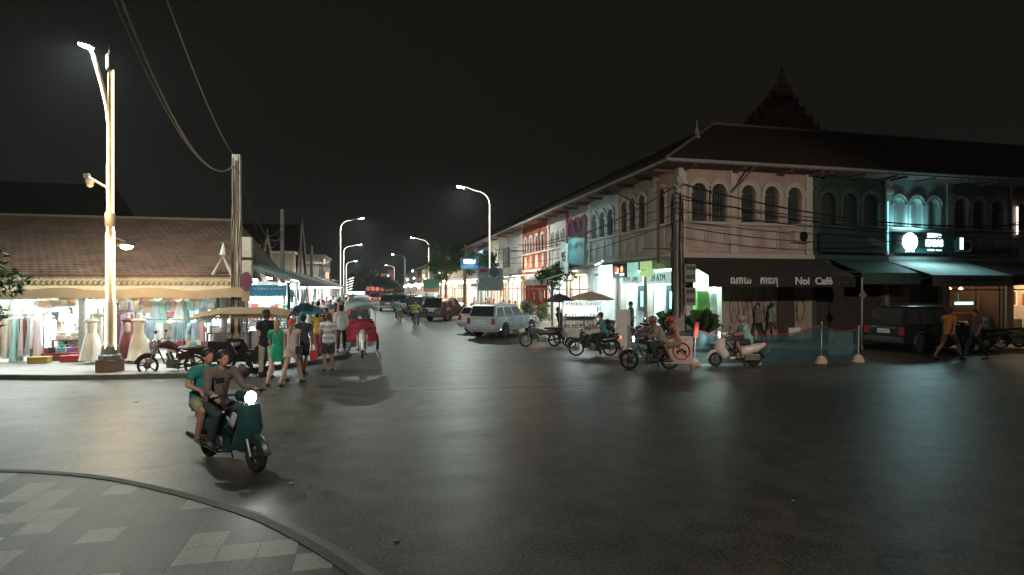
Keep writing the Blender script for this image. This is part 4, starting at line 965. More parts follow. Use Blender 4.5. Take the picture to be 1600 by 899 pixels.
# stalls along the street
stallm = mat('stall_white', (.72, .72, .70), .7)
def stall(y0, y1, x, label, ztop, zf, out, am, pw, col, glow=True):
    r = empty('market_stall', (x, y0, .13), 0, label, 'market stall', 'lit market stalls along the street')
    L_ = y1-y0
    b = MB(); roof_slab(b, (out, 0, zf), (out, L_, zf), (-1.2, L_, ztop), (-1.2, 0, ztop), .03)
    for i in range(int(L_/.15)): b.mat(1).bx(out+.0, out+.015+.01*(i % 2), i*.15, i*.15+.145, zf-.22, zf-.0)
    b.build('awning', [am, mat('awning_edge', (.35, .36, .36), .8)], r)
    for yy in (.08, L_-.08):
        MB().tube([(out-.1, yy, 0), (out-.1, yy, zf)], .025, 6).tube([(out-.1, yy, zf-.05), (-1.0, yy, ztop-.15)], .02, 6).build('post', mat('galvanised', (.4, .41, .41), .5, .4), r); MB().tube([(-1.0, yy, 0), (-1.0, yy, ztop-.1)], .025, 6).build('post', MATS['galvanised'], r)
    c = MB().bx(-.95, -.35, .3, L_-.3, 0, .78); c.build('counter', mat('counter_cloth', (.5, .5, .52), .8), r)
    MB().bx(-2.3, -2.2, 0, L_, 0, ztop-.4).bx(-2.2, -.98, 0, .04, 0, ztop-.5).build('back_panel', stallm, r)
    t = MB()
    for k in range(max(1, int(L_/2))): t.bx(-.6, -.54, .5+k*2, 1.6+k*2, ztop-.72, ztop-.66); t.sph((out-.35, .8+k*2, zf-.22), .075, 8, 6); t.sph((out-.9, 1.6+k*2, zf-.15), .075, 8, 6)
    t.build('lamp_tube', MATS['tube_market'], r)
    light('AREA', 'stall_light', (-.3, L_/2, zf-.05), pw, col, .6, L_*.8, rot=(0, .25, 0), parent=r)
    return r
awd = [mat('awning_grey', (.16, .17, .18), .8), mat('awning_green', (.05, .14, .13), .8), mat('awning_purple', (.20, .13, .17), .8), mat('awning_cream', (.4, .38, .33), .8)]
yy = 22.6; SL = ['first stall under a grey awning at the market corner', 'second stall with dark green awning beside the blue board', 'third stall with mauve awning behind the shoppers', 'fourth stall with cream awning up the market side',
  'fifth stall with grey awning where the crowd thickens', 'sixth stall with green awning deep in the crowd', 'seventh stall with mauve awning beyond the crowd', 'eighth stall with cream awning near the tall lamp', 'ninth grey stall just past the tall lamp', 'tenth stall glowing far up the market', 'eleventh stall glowing faintly before the second lamp', 'last stall of the lit market row']
for i in range(12):
    L_ = 3.4+i*.55; xx = -3.9-.03*i*i*.6
    stall(yy, yy+L_-.15, xx, SL[i], 3.35+(.12 if i % 2 else 0), 2.62, 1.2, awd[i % 4], 160+45*i, [(.85, 1, .97), (.9, 1, 1), (1, .97, .9)][i % 3])
    yy += L_
# ================================================================ PEOPLE
def cap(mb, a, b, r0, r1, flat=False, n=10):
    a, b = Vector(a), Vector(b); t = (b-a)
    L_ = t.length or 1e-4; t = t/L_
    if flat: mb.tube([a, b], [r0, r1], n); return
    pts = []; rs = []
    for i in range(4):
        q = PI/2*i/4; pts.append(a-t*r0*math.cos(q)); rs.append(max(.003, r0*math.sin(q)))
    pts.append(a); rs.append(r0); pts.append(b); rs.append(r1)
    for i in range(1, 5):
        q = PI/2*i/4; pts.append(b+t*r1*math.sin(q)); rs.append(max(.003, r1*math.cos(q)))
    mb.tube(pts, rs, n)
SKIN = [mat('skin_light', (.52, .32, .23), .6, var=.06), mat('skin_tan', (.36, .20, .13), .6, var=.06), mat('skin_brown', (.22, .12, .08), .6, var=.06)]
HAIR = {'black': mat('hair_black', (.015, .012, .01), .6), 'brown': mat('hair_brown', (.08, .045, .025), .6), 'blonde': mat('hair_blonde', (.36, .24, .12), .6)}
def cloth(name, rgb): return mat('cloth_'+name, rgb, .9, var=.15, scale=5, bump=.3, bscale=9)
def striped(name, a, b, sc_=3.4):
    m = cloth(name, a); nt = m.node_tree; N = nt.nodes; L = nt.links
    w_ = N.new('ShaderNodeTexWave'); w_.bands_direction = 'Z'; w_.inputs['Scale'].default_value = sc_; tc = N.new('ShaderNodeTexCoord'); L.new(tc.outputs['Object'], w_.inputs['Vector'])
    mx = N.new('ShaderNodeMix'); mx.data_type = 'RGBA'; mx.inputs['A'].default_value = (*a, 1); mx.inputs['B'].default_value = (*b, 1); L.new(w_.outputs['Fac'], mx.inputs['Factor'])
    L.new(mx.outputs['Result'], N['Principled BSDF'].inputs['Base Color']); return m

def joints(pose='stand', stride=0.0, swing=None, lean=0.0, **ov):
    """local +y is forward, x to the person's right; 1.72 m tall"""
    J = dict(pel=(0, 0, .95), chest=(0, .0, 1.30), neck=(0, 0, 1.47), head=(0, .015, 1.60),
             hR=(.09, 0, .90), hL=(-.09, 0, .90), sR=(.17, 0, 1.395), sL=(-.17, 0, 1.395))
    if pose == 'stand':
        s = stride; sw = s*.8 if swing is None else swing
        for q, sg, x in (('R', 1, .1), ('L', -1, -.1)):
            f = sg*s
            J['k'+q] = (x, f*.30+abs(s)*.07, .49+.02*abs(s)); J['a'+q] = (x*1.05, f*.62-(.12*abs(s) if f < 0 else 0), .09+(.10*abs(s) if f < 0 else .0))
            tz = .03 if f >= 0 else .03
            J['t'+q] = (x*1.15, J['a'+q][1]+.17, .035 if f >= 0 else .04)
            g = -sg*sw
            J['e'+q] = (x*2.2, g*.18-.02, 1.12+.02*abs(g)); J['w'+q] = (x*2.3, g*.42+.05, .88+.10*abs(g))
    elif pose == 'ride':
        J.update(pel=(0, 0, .84), chest=(0, .10, 1.17), neck=(0, .15, 1.34), head=(0, .19, 1.47), hR=(.10, .02, .80), hL=(-.10, .02, .80), sR=(.18, .13, 1.29), sL=(-.18, .13, 1.29))
        for q, x in (('R', 1), ('L', -1)):
            J['k'+q] = (.20*x, .43, .74); J['a'+q] = (.19*x, .25, .33); J['t'+q] = (.20*x, .43, .28)
            J['e'+q] = (.27*x, .30, 1.05); J['w'+q] = (.31*x, .57, 1.03)
    elif pose == 'sit':
        J.update(pel=(0, 0, .50), chest=(0, .03, .84), neck=(0, .04, 1.02), head=(0, .06, 1.16), hR=(.1, .02, .47), hL=(-.1, .02, .47), sR=(.18, .04, .96), sL=(-.18, .04, .96))
        for q, x in (('R', 1), ('L', -1)):
            J['k'+q] = (.13*x, .45, .48); J['a'+q] = (.13*x, .42, .09); J['t'+q] = (.14*x, .58, .035); J['e'+q] = (.24*x, .12, .70); J['w'+q] = (.15*x, .36, .62)
    J = {k_: Vector(v) for k_, v in J.items()}
    if lean:
        for k_ in ('chest', 'neck', 'head', 'sR', 'sL', 'eR', 'eL', 'wR', 'wL'):
            J[k_].y += lean*(J[k_].z-J['pel'].z)
    for k_, v in ov.items(): J[k_] = Vector(v)
    return J

def hand(mb, w_, d, side, grip=False, fr=.010):
    d = d.normalized(); s = Vector((side, 0, 0)); s = (s-d*s.dot(d)).normalized(); f = d.cross(s)
    p = w_+d*.085
    cap(mb, w_, p-d*.01, .027, .033)
    for i in range(4):
        o = p+f*(.028-.0185*i)*1.15; ln = (.062, .072, .068, .052)[i]; cu = s*(-.6 if grip else -.22)
        m1 = o+(d+cu*.4).normalized()*ln*.55; cap(mb, o, m1, fr, fr*.95, n=7); cap(mb, m1, m1+(d+cu*(3 if grip else 1)).normalized()*ln*.5, fr*.95, fr*.8, n=7)
    tb = w_+d*.03+f*.028; cap(mb, tb, tb+(d*.7+f*.8-s*.3).normalized()*.045, .013, .011, n=7); q = tb+(d*.7+f*.8-s*.3).normalized()*.045; cap(mb, q, q+(d-s*.4).normalized()*.03, .011, .009, n=7)

def person(loc, heading, J, label, skin=1, hair='black', top=('tee', None), bottom=('shorts', None), H=1.72, long_hair=False, hat=None, bag=None, group=None, fem=False, vox=.017, shoes=None, grip=False, dress_len=.55, bun=False):
    """heading: direction faced as angle of local +y (0 = world +Y)"""
    r = empty('person', loc, heading, label, 'person', group); r.scale = (H/1.72,)*3
    sk = SKIN[skin]; b = MB()
    tw = .92 if fem else 1.0
    pel, ch, nk, hd = J['pel'], J['chest'], J['neck'], J['head']
    cap(b, pel+Vector((-.05, 0, 0)), pel+Vector((.05, 0, 0)), .105, .105); cap(b, pel, ch, .115*tw, .125*tw)
    cap(b, pel+Vector((0, 0, .04)), ch-Vector((0, 0, .05)), .125*tw, .13*tw)
    cap(b, J['sL']*.75+ch*.25, J['sR']*.75+ch*.25, .085*tw, .085*tw); cap(b, J['sL'], J['sR'], .052, .052)
    cap(b, ch, nk, .09, .05); cap(b, nk-Vector((0, 0, .05)), hd-Vector((0, .01, .03)), .055, .05)
    b.sph(hd+Vector((0, 0, .015)), (.073, .09, .105), 14, 10); b.sph(hd+Vector((0, .028, -.045)), (.052, .062, .058), 12, 8)
    cap(b, hd+Vector((0, .09, .01)), hd+Vector((0, .105, -.02)), .010, .014, n=6)
    for q in (-1, 1): b.sph(hd+Vector((q*.075, 0, -.005)), (.012, .02, .03), 8, 6)
    for q, x in (('R', 1), ('L', -1)):
        cap(b, J['h'+q], J['k'+q], .082 if not fem else .085, .055); cap(b, J['k'+q], J['k'+q].lerp(J['a'+q], .35), .052, .056); cap(b, J['k'+q].lerp(J['a'+q], .35), J['a'+q], .056, .036)
        cap(b, J['a'+q]-Vector((0, .02, .03)), J['t'+q], .035, .03)
        cap(b, J['s'+q], J['e'+q], .05*tw, .038*tw); cap(b, J['e'+q], J['w'+q], .038, .026)
        hand(b, J['w'+q], (J['w'+q]-J['e'+q]) if not grip else Vector((0, .6, -.5)), x, grip, fr=max(.010, vox*.62))
    body = remeshed(b, 'body', sk, r, vox)
    # eyes and mouth
    e = MB()
    for q in (-1, 1): e.sph(hd+Vector((q*.028, .083, .012)), (.011, .008, .006), 8, 6)
    e.build('eye', mat('eye_dark', (.02, .015, .012), .3), r)
    MB().sph(hd+Vector((0, .088, -.055)), (.02, .008, .006), 8, 6).build('mouth', mat('lips', (.30, .10, .08), .6), r)
    hm = HAIR[hair]
    if hat != 'helmet':
        h = MB(); h.sph(hd+Vector((0, -.022, .042)), (.092, .104, .098), 14, 9); h.sph(hd+Vector((0, -.05, -.01)), (.078, .07, .09), 12, 8)
        if long_hair:
            cap(h, hd+Vector((0, -.06, .02)), nk+Vector((0, -.09, -.02)), .07, .06); cap(h, nk+Vector((0, -.09, 0)), nk+Vector((0, -.12, -.22)), .06, .025)
        if bun: h.sph(hd+Vector((0, -.12, .05)), .045)
        remeshed(h, 'hair', hm, r, max(.014, vox), 1)
        f = None
    if hat == 'helmet':
        h = MB(); h.sph(hd+Vector((0, -.01, .045)), (.125, .14, .12), 18, 12); h.box(hd+Vector((0, .13, .02)), (.17, .09, .015), rx=-.3)
        h.build('helmet', top[2] if len(top) > 2 else WHITE, r, smooth=True)
    elif hat == 'cap':
        h = MB(); h.lathe(hd+Vector((0, -.01, .05)), [(.097, -.01), (.098, .03), (.08, .075), (.03, .1)], 16, sy=1.08); h.xy([(-.07, .07), (.07, .07), (.06, .17), (-.06, .17)], 0, .012)
        n = len(h.v); 
        for i in range(n-8, n): v = h.v[i]; h.v[i] = (v[0]+hd.x, v[1]+hd.y, v[2]+hd.z+.045)
        h.build('cap', mat('cap_black', (.02, .02, .022), .8), r, smooth=True)
    elif hat == 'scarf':
        h = MB(); h.sph(hd+Vector((0, -.03, .04)), (.092, .10, .098), 14, 9); cap(h, hd+Vector((0, -.1, .02)), hd+Vector((0, -.13, -.07)), .05, .03)
        remeshed(h, 'headscarf', mat('scarf_red', (.62, .06, .05), .8), r, .016)
    # clothes
    kt, tm = top[0], top[1]
    if kt in ('tee', 'shirt', 'dress', 'romper', 'vest'):
        t = MB(); off = .020
        lo = pel+Vector((0, 0, -.05)) if kt in ('tee', 'shirt', 'vest') else pel
        if kt in ('tee', 'shirt', 'vest'):
            for q_ in (-.05, 0, .05): t.tube([pel+Vector((q_, 0, .12)), pel+Vector((q_, 0, -.11))], [.122, .132], 14)
        cap(t, lo+Vector((-.055, 0, 0)), lo+Vector((.055, 0, 0)), .125, .125); cap(t, lo, ch, .14*tw, .148*tw); cap(t, J['sL']*.75+ch*.25, J['sR']*.75+ch*.25, .10*tw, .10*tw)
        cap(t, J['sL'], J['sR'], .066, .066); cap(t, ch, nk-Vector((0, 0, .03)), .11, .07)
        for q in 'RL':
            if kt in ('tee', 'dress'): cap(t, J['s'+q], J['s'+q].lerp(J['e'+q], .62), .070, .066, True)
            elif kt == 'shirt': cap(t, J['s'+q], J['e'+q], .068, .054); cap(t, J['e'+q], J['e'+q].lerp(J['w'+q], .88), .052, .042, True)
            elif kt in ('romper', 'vest'): cap(t, J['s'+q], J['s'+q].lerp(J['e'+q], .12), .064, .06, True)
        if kt == 'dress':
            hem = Vector(((J['kR'].x+J['kL'].x)/2, (J['kR'].y+J['kL'].y)*.4, J['pel'].z-dress_len*.72))
            t.tube([pel+Vector((0, 0, .1)), pel-Vector((0, 0, .08)), hem], [.14, .17, .215], 16)
        if kt == 'romper':
            for q in 'RL': cap(t, J['h'+q], J['h'+q].lerp(J['k'+q], .5), .108, .105, True)
        nm = {'tee': 'tee_shirt', 'shirt': 'shirt', 'dress': 'dress', 'romper': 'romper', 'vest': 'vest'}[kt]
        remeshed(t, nm, tm, r, max(.018, vox), 3)
    kb, bm_ = bottom[0], bottom[1]
    if kb:
        t = MB(); frac = {'shorts': .92, 'trousers': 2, 'short_shorts': .5}[kb]
        cap(t, pel+Vector((-.055, 0, -.01)), pel+Vector((.055, 0, -.01)), .113, .113); cap(t, pel, pel+Vector((0, 0, .07)), .112, .112, True)
        for q in 'RL':
            if kb == 'trousers': cap(t, J['h'+q], J['k'+q], .094, .075); cap(t, J['k'+q], J['a'+q]+Vector((0, 0, .02)), .075, .062, True)
            else: cap(t, J['h'+q], J['h'+q].lerp(J['k'+q], frac), .10, .092, True)
        remeshed(t, 'trousers' if kb == 'trousers' else 'shorts', bm_, r, max(.018, vox), 2)
    for q in 'RL':
        s_ = MB(); a, t_ = J['a'+q], J['t'+q]; d = (t_-a); d.z = 0; d = d.normalized()
        cap(s_, Vector((a.x, a.y, min(a.z-.035, t_.z+.02 if pose_flat(a) else a.z-.035)))-d*.03, t_+d*.03, .04, .036, n=8)
        s_.build('shoe', shoes or BLACK, r, smooth=True)
    if bag == 'backpack':
        g = MB(); cap(g, ch+Vector((-.07, -.2, -.12)), ch+Vector((.07, -.2, -.12)), .11, .11); cap(g, ch+Vector((-.05, -.18, .08)), ch+Vector((.05, -.18, .08)), .11, .11)
        remeshed(g, 'backpack', cloth('backpack_dark', (.03, .03, .035)), r, .02)
    elif bag == 'shoulder':
        g = MB().box(J['wR']+Vector((.03, -.02, -.0)), (.1, .26, .2)); g.tube([J['wR']+Vector((.03, -.1, .1)), J['sR']+Vector((0, 0, .06)), J['wR']+Vector((.03, .08, .1))], .012, 5)
        g.build('handbag', mat('bag_black', (.03, .03, .03), .5), r, bevel=.02)
    return r
def pose_flat(a): return a.z < .2

# ================================================================ MOTORBIKES  (local +x forward, wheels on z=0)
def wheel(parent, x, R, tyre_r, spokes=True, cast=False, y=0):
    w_ = MB(); w_.torus((x, y, R), R-tyre_r*1.55, .014, 26, 6); w_.lathe((x, y, R), [(.045, -.05), (.05, -.03), (.05, .03), (.045, .05)], 12, 'y')
    if cast:
        for i in range(5):
            a = 2*PI*i/5; w_.box((x+(R-tyre_r)*.5*math.cos(a), y, R+(R-tyre_r)*.5*math.sin(a)), (R-tyre_r*1.4, .022, .035), ry=-a)
    else:
        for i in range(14):
            a = 2*PI*i/14; w_.tube([(x+.045*math.cos(a), y+(.03 if i % 2 else -.03), R+.045*math.sin(a)), (x+(R-tyre_r*1.5)*math.cos(a+.18), y, R+(R-tyre_r*1.5)*math.sin(a+.18))], .0045, 4, False)
    w_.lathe((x, y, R), [(.10, .035), (.10, .04)], 18, 'y')
    q = w_.build('wheel', CHROME if not cast else mat('cast_rim', (.10, .10, .10), .4, .6), parent, smooth=True)
    MB().torus((x, y, R), R-tyre_r, tyre_r, 28, 8).build('tyre', RUBBER, q, smooth=True)
    return q
def motorbike(kind, label, paint, loc=(0, 0, 0), rz=0, group='motorbikes standing or riding around the crossing', headlit=0, taillit=0):
    r = empty('motorbike', loc, rz, label, 'motorbike', group)
    sc_ = kind == 'scooter'; cub = kind == 'cub'
    R = .23 if sc_ else .29; tr_ = .05 if sc_ else .035; WB = 1.24
    wheel(r, 0, R, tr_, cast=sc_ or kind == 'standard'); wheel(r, WB, R, tr_, cast=sc_ or kind == 'standard')
    hx, hz = WB-.30, .98
    f = MB()
    for s in (-1, 1): f.tube([(WB, s*.075, R), (WB-.16, s*.075, .62), (hx+.03, s*.06, .88)], .021, 7)
    f.box((hx+.05, 0, .80), (.08, .2, .03), ry=.3); f.tube([(hx+.1, 0, .72), (hx-.02, 0, .98)], .03, 8)
    f.build('fork', STEEL, r)
    f = MB()
    f.tube([(hx+.02, 0, .84), (.62, 0, .42 if sc_ else .78 if not cub else .48), (.2, 0, .62)], .028, 7)
    f.tube([(hx+.03, 0, .76), (.80, 0, .35), (.45, 0, .28), (.15, 0, .40)], .022, 7)
    for s in (-1, 1): f.tube([(0, s*.085, R), (.45, s*.085, .33)], .018, 6); f.tube([(0.02, s*.11, R+.02), (.10, s*.12, .62)], .022, 7); f.tube([(.2, s*.09, .64), (-.25, s*.07, .72)], .014, 6)
    f.tube([(.45, -.22, .26), (.45, .22, .26)], .012, 6); f.tube([(.42, .05, .3), (.36, .16, .02)], .012, 6)
    f.build('frame', BLACK, r)
    e = MB()
    if sc_: e.box((.12, .11, .30), (.5, .1, .2)); e.box((.15, -.12, .28), (.3, .08, .16))
    elif cub: e.box((.55, 0, .34), (.32, .22, .2)); e.tube([(.62, 0, .38), (.82, 0, .42)], [.07, .06], 10)
    else: e.box((.56, 0, .34), (.3, .22, .24)); e.tube([(.60, 0, .42), (.70, 0, .66)], [.09, .08], 10); [e.lathe((.63+.014*i, 0, .48+.035*i), [(.1, 0), (.1, .01)], 12) for i in range(5)]
    e.lathe((.54, .12, .34), [(.09, 0), (.08, .035)], 14, 'y'); e.lathe((.54, -.12, .34), [(.09, 0), (.08, -.035)], 14, 'y')
    e.build('engine', mat('engine_metal', (.22, .22, .21), .4, .8), r, bevel=.012)
    x = MB(); x.tube([(.72, -.06, .38), (.74, -.1, .22), (.5, -.13, .18), (.2, -.15, .24), (-.28, -.17, .34)], [.018, .018, .02, .035, .045], 8); x.build('exhaust', CHROME, r, smooth=True)
    # bodywork
    b = MB()
    if sc_:
        b.add([], []); b.tube([(hx+.12, 0, .9), (hx+.16, 0, .6), (WB-.32, 0, .32)], [.14, .17, .15], 12)
        b.box((.62, 0, .28), (.42, .34, .07)); b.tube([(-.34, 0, .70), (-.05, 0, .58), (.28, 0, .50), (.42, 0, .42)], [.06, .15, .17, .12], 12)
        b.tube([(hx+.12, 0, 1.02), (hx-.08, 0, 1.0)], [.07, .09], 10)
    elif cub:
        b.tube([(hx+.09, .0, .9), (hx+.1, 0, .62), (.74, 0, .42)], [.09, .12, .10], 10); b.tube([(hx, 0, .72), (.6, 0, .56), (.3, 0, .6)], [.05, .06, .1], 8); b.tube([(-.36, 0, .70), (-.05, 0, .62), (.3, 0, .58)], [.05, .11, .12], 10)
        for s in (-1, 1): b.box((.86, s*.17, .55), (.12, .02, .5), ry=-.35)
    else:
        b.tube([(hx-.03, 0, .86), (.74, 0, .89), (.46, 0, .78)], [.08, .135, .08], 12); b.tube([(-.34, 0, .74), (-.1, 0, .70), (.2, 0, .62)], [.04, .08, .08], 10)
        for s in (-1, 1): b.box((.24, s*.12, .56), (.3, .04, .2), ry=.2)
    b.build('bodywork', paint, r, smooth=True)
    s_ = MB(); s_.tube([(-.30, 0, .80), (-.05, 0, .79), (.22, 0, .76), (.44, 0, .78)], [.05, .095, .10, .06], 10)
    for i, v in enumerate(s_.v): s_.v[i] = (v[0], v[1]*1.25, .78+(v[2]-.78)*.62)
    s_.build('seat', mat('seat_vinyl', (.03, .028, .028), .5), r, smooth=True)
    h = MB()
    for s in (-1, 1): h.tube([(hx-.02, 0, .99), (hx+.0, s*.15, 1.04), (hx-.08, s*.30, 1.04), (hx-.14, s*.37, 1.02)], .013, 7); h.tube([(hx-.09, s*.31, 1.035), (hx-.15, s*.39, 1.02)], .02, 8); h.tube([(hx-.03, s*.33, 1.03), (hx+.02, s*.22, 1.02)], .006, 5)
    hb = h.build('handlebar', BLACK, r)
    for s in (-1, 1):
        m = MB().tube([(hx-.04, s*.22, 1.04), (hx-.04, s*.29, 1.2)], .007, 5); m.box((hx-.05, s*.31, 1.25), (.02, .12, .08)); m.build('mirror', BLACK, hb, bevel=.008)
    l = MB().lathe((hx+.14, 0, .93 if not sc_ else 1.0), [(.06, -.06), (.09, 0), (.085, .03)], 16, 'x'); hl = l.build('headlight', CHROME, r, smooth=True)
    MB().lathe((hx+.171, 0, .93 if not sc_ else 1.0), [(.083, 0), (.05, .012)], 16, 'x').build('lens', emat('headlight_on', (1, .97, .9), 45) if headlit else mat('lens_off', (.5, .5, .48), .1), hl)
    if headlit: light('SPOT', 'headlight_beam', (hx+.24, 0, .95), headlit, (1, .96, .88), .05, rot=(0, -1.35, 0), parent=r, angle=1.6)
    m = MB().torus((WB, 0, R), R+.025, .05, 12, 6, a0=.15, a1=2.2)
    for i, v in enumerate(m.v): m.v[i] = (v[0], v[1], v[2])
    m.build('front_mudguard', paint, r, smooth=True)
    MB().torus((0, 0, R), R+.06, .055, 12, 6, a0=1.2, a1=3.1).build('rear_mudguard', BLACK, r, smooth=True)
    t = MB().box((-.38, 0, .68), (.06, .14, .08)); t.build('tail_light', emat('tail_on', (1, .08, .04), 5) if taillit else RED, r, bevel=.01)
    MB().box((-.42, 0, .5), (.01, .2, .13), ry=-.3).build('number_plate', mat('plate_blue_white', (.5, .55, .6), .5), r)
    g = MB(); g.tube([(.1, .13, .8), (-.25, .13, .82), (-.36, 0, .83), (-.25, -.13, .82), (.1, -.13, .8)], .012, 6); g.build('grab_rail', CHROME, r)
    return r

# ================================================================ REMORK TRAILER (tuk-tuk body), +x forward
def remork(parent, paint, roofm, seatm, x0=-2.45):
    def B(): return MB()
    L_ = 1.85; W = .56; X0 = x0; X1 = x0+L_
    f = B(); f.bx(X0, X1, -W+.01, W-.01, .42, .50)
    f.bx(X0, X0+.04, -W, W, .50, .98)
    for s in (-1, 1):
        y0, y1 = (W-.04, W) if s > 0 else (-W, -W+.04)
        f.xz([(X0+.041, .50), (X0+.041, .98), (X0+.55, .98), (X0+.72, .66), (X1-.72, .66), (X1-.55, .98), (X1, 1.0), (X1, .50)], y0, y1)
    f.bx(X1, X1+.04, -W, W, .50, 1.0)
    f.build('tub', paint, parent)
    rr = B()
    for s in (-1, 1):
        for k in range(10): rr.tube([(X0+.05+k*.06, s*W*.98, .98), (X0+.05+k*.06, s*W*.98, 1.1)], .008, 5)
        rr.tube([(X0, s*W*.98, 1.1), (X0+.62, s*W*.98, 1.1)], .014, 6)
    for k in range(12): rr.tube([(X0, -W+.06+k*.1, .98), (X0, -W+.06+k*.1, 1.1)], .008, 5)
    rr.tube([(X0, -W, 1.1), (X0, W, 1.1)], .014, 6); rr.build('railing', CHROME, parent)
    for q_ in ((X0+.06, X0+.52, 'seat', .78, .88), (X1-.5, X1-.06, 'seat', .78, .88), (X0+.05, X0+.13, 'backrest', .9, 1.2), (X1-.12, X1-.05, 'backrest', .9, 1.22)):
        B().bx(q_[0], q_[1], -W+.07, W-.07, q_[3], q_[4]).build(q_[2], seatm, parent, bevel=.025)
    p = B()
    for x in (X0+.04, X1-.04):
        for s in (-1, 1): p.tube([(x, s*(W-.03), .98), (x, s*(W-.03), 1.72)], .018, 7)
    p.build('post', mat('chrome_post', (.5, .5, .48), .3, .8), parent)
    rf = B(); n = 9; rows = [(X0-.25, 1.68), (X0-.1, 1.74), (X0+.3, 1.80), (X1-.3, 1.80), (X1+.1, 1.74), (X1+.5, 1.64)]
    vs = []; fs = []
    for (x, z) in rows:
        for k in range(n):
            y = -(W+.06)+2*(W+.06)*k/(n-1); vs.append((x, y, z-.03+.16*(1-(y/(W+.06))**2)))
    m_ = len(rows)*n; vs += [(x, y, z-.03) for x, y, z in vs]
    for i in range(len(rows)-1):
        for k in range(n-1): a = i*n+k; fs += [(a, a+1, a+n+1, a+n), (a+m_, a+n+m_, a+n+1+m_, a+1+m_)]
    for i in range(len(rows)-1):
        for k in (0, n-1): a = i*n+k; fs.append((a, a+n, a+n+m_, a+m_))
    for k in range(n-1): fs += [(k, k+1, k+1+m_, k+m_), ((len(rows)-1)*n+k, (len(rows)-1)*n+k+1, (len(rows)-1)*n+k+1+m_, (len(rows)-1)*n+k+m_)]
    rf.add(vs, fs).build('canopy_roof', roofm, parent)
    for s in (-1, 1):
        fr_ = B().bx(X0-.2, X1+.2, s*(W+.065)-.002, s*(W+.065)+.002, 1.66, 1.70)
        for k in range(22): fr_.xz([(X0-.2+k*.1, 1.662), (X0-.105+k*.1, 1.662), (X0-.152+k*.1, 1.60)], s*(W+.065)-.002, s*(W+.065)+.002)
        fr_.build('fringe', roofm, parent)
    for s in (-1, 1):
        wheel(parent, X0+.95, .29, .045, y=s*(W+.09))
        MB().torus((X0+.95, s*(W+.09), .29), .35, .045, 12, 6, a0=.2, a1=2.9).build('mudguard', paint, parent, smooth=True)
    MB().tube([(X1, 0, .46), (X1+.2, 0, .6), (X1+.4, 0, .78), (-.05, 0, .84)], .03, 7).build('tow_bar', BLACK, parent)
    for s in (-1, 1): MB().box((X1+.05, s*.5, .74), (.04, .16, .1)).build('lamp', RED, parent, bevel=.01)

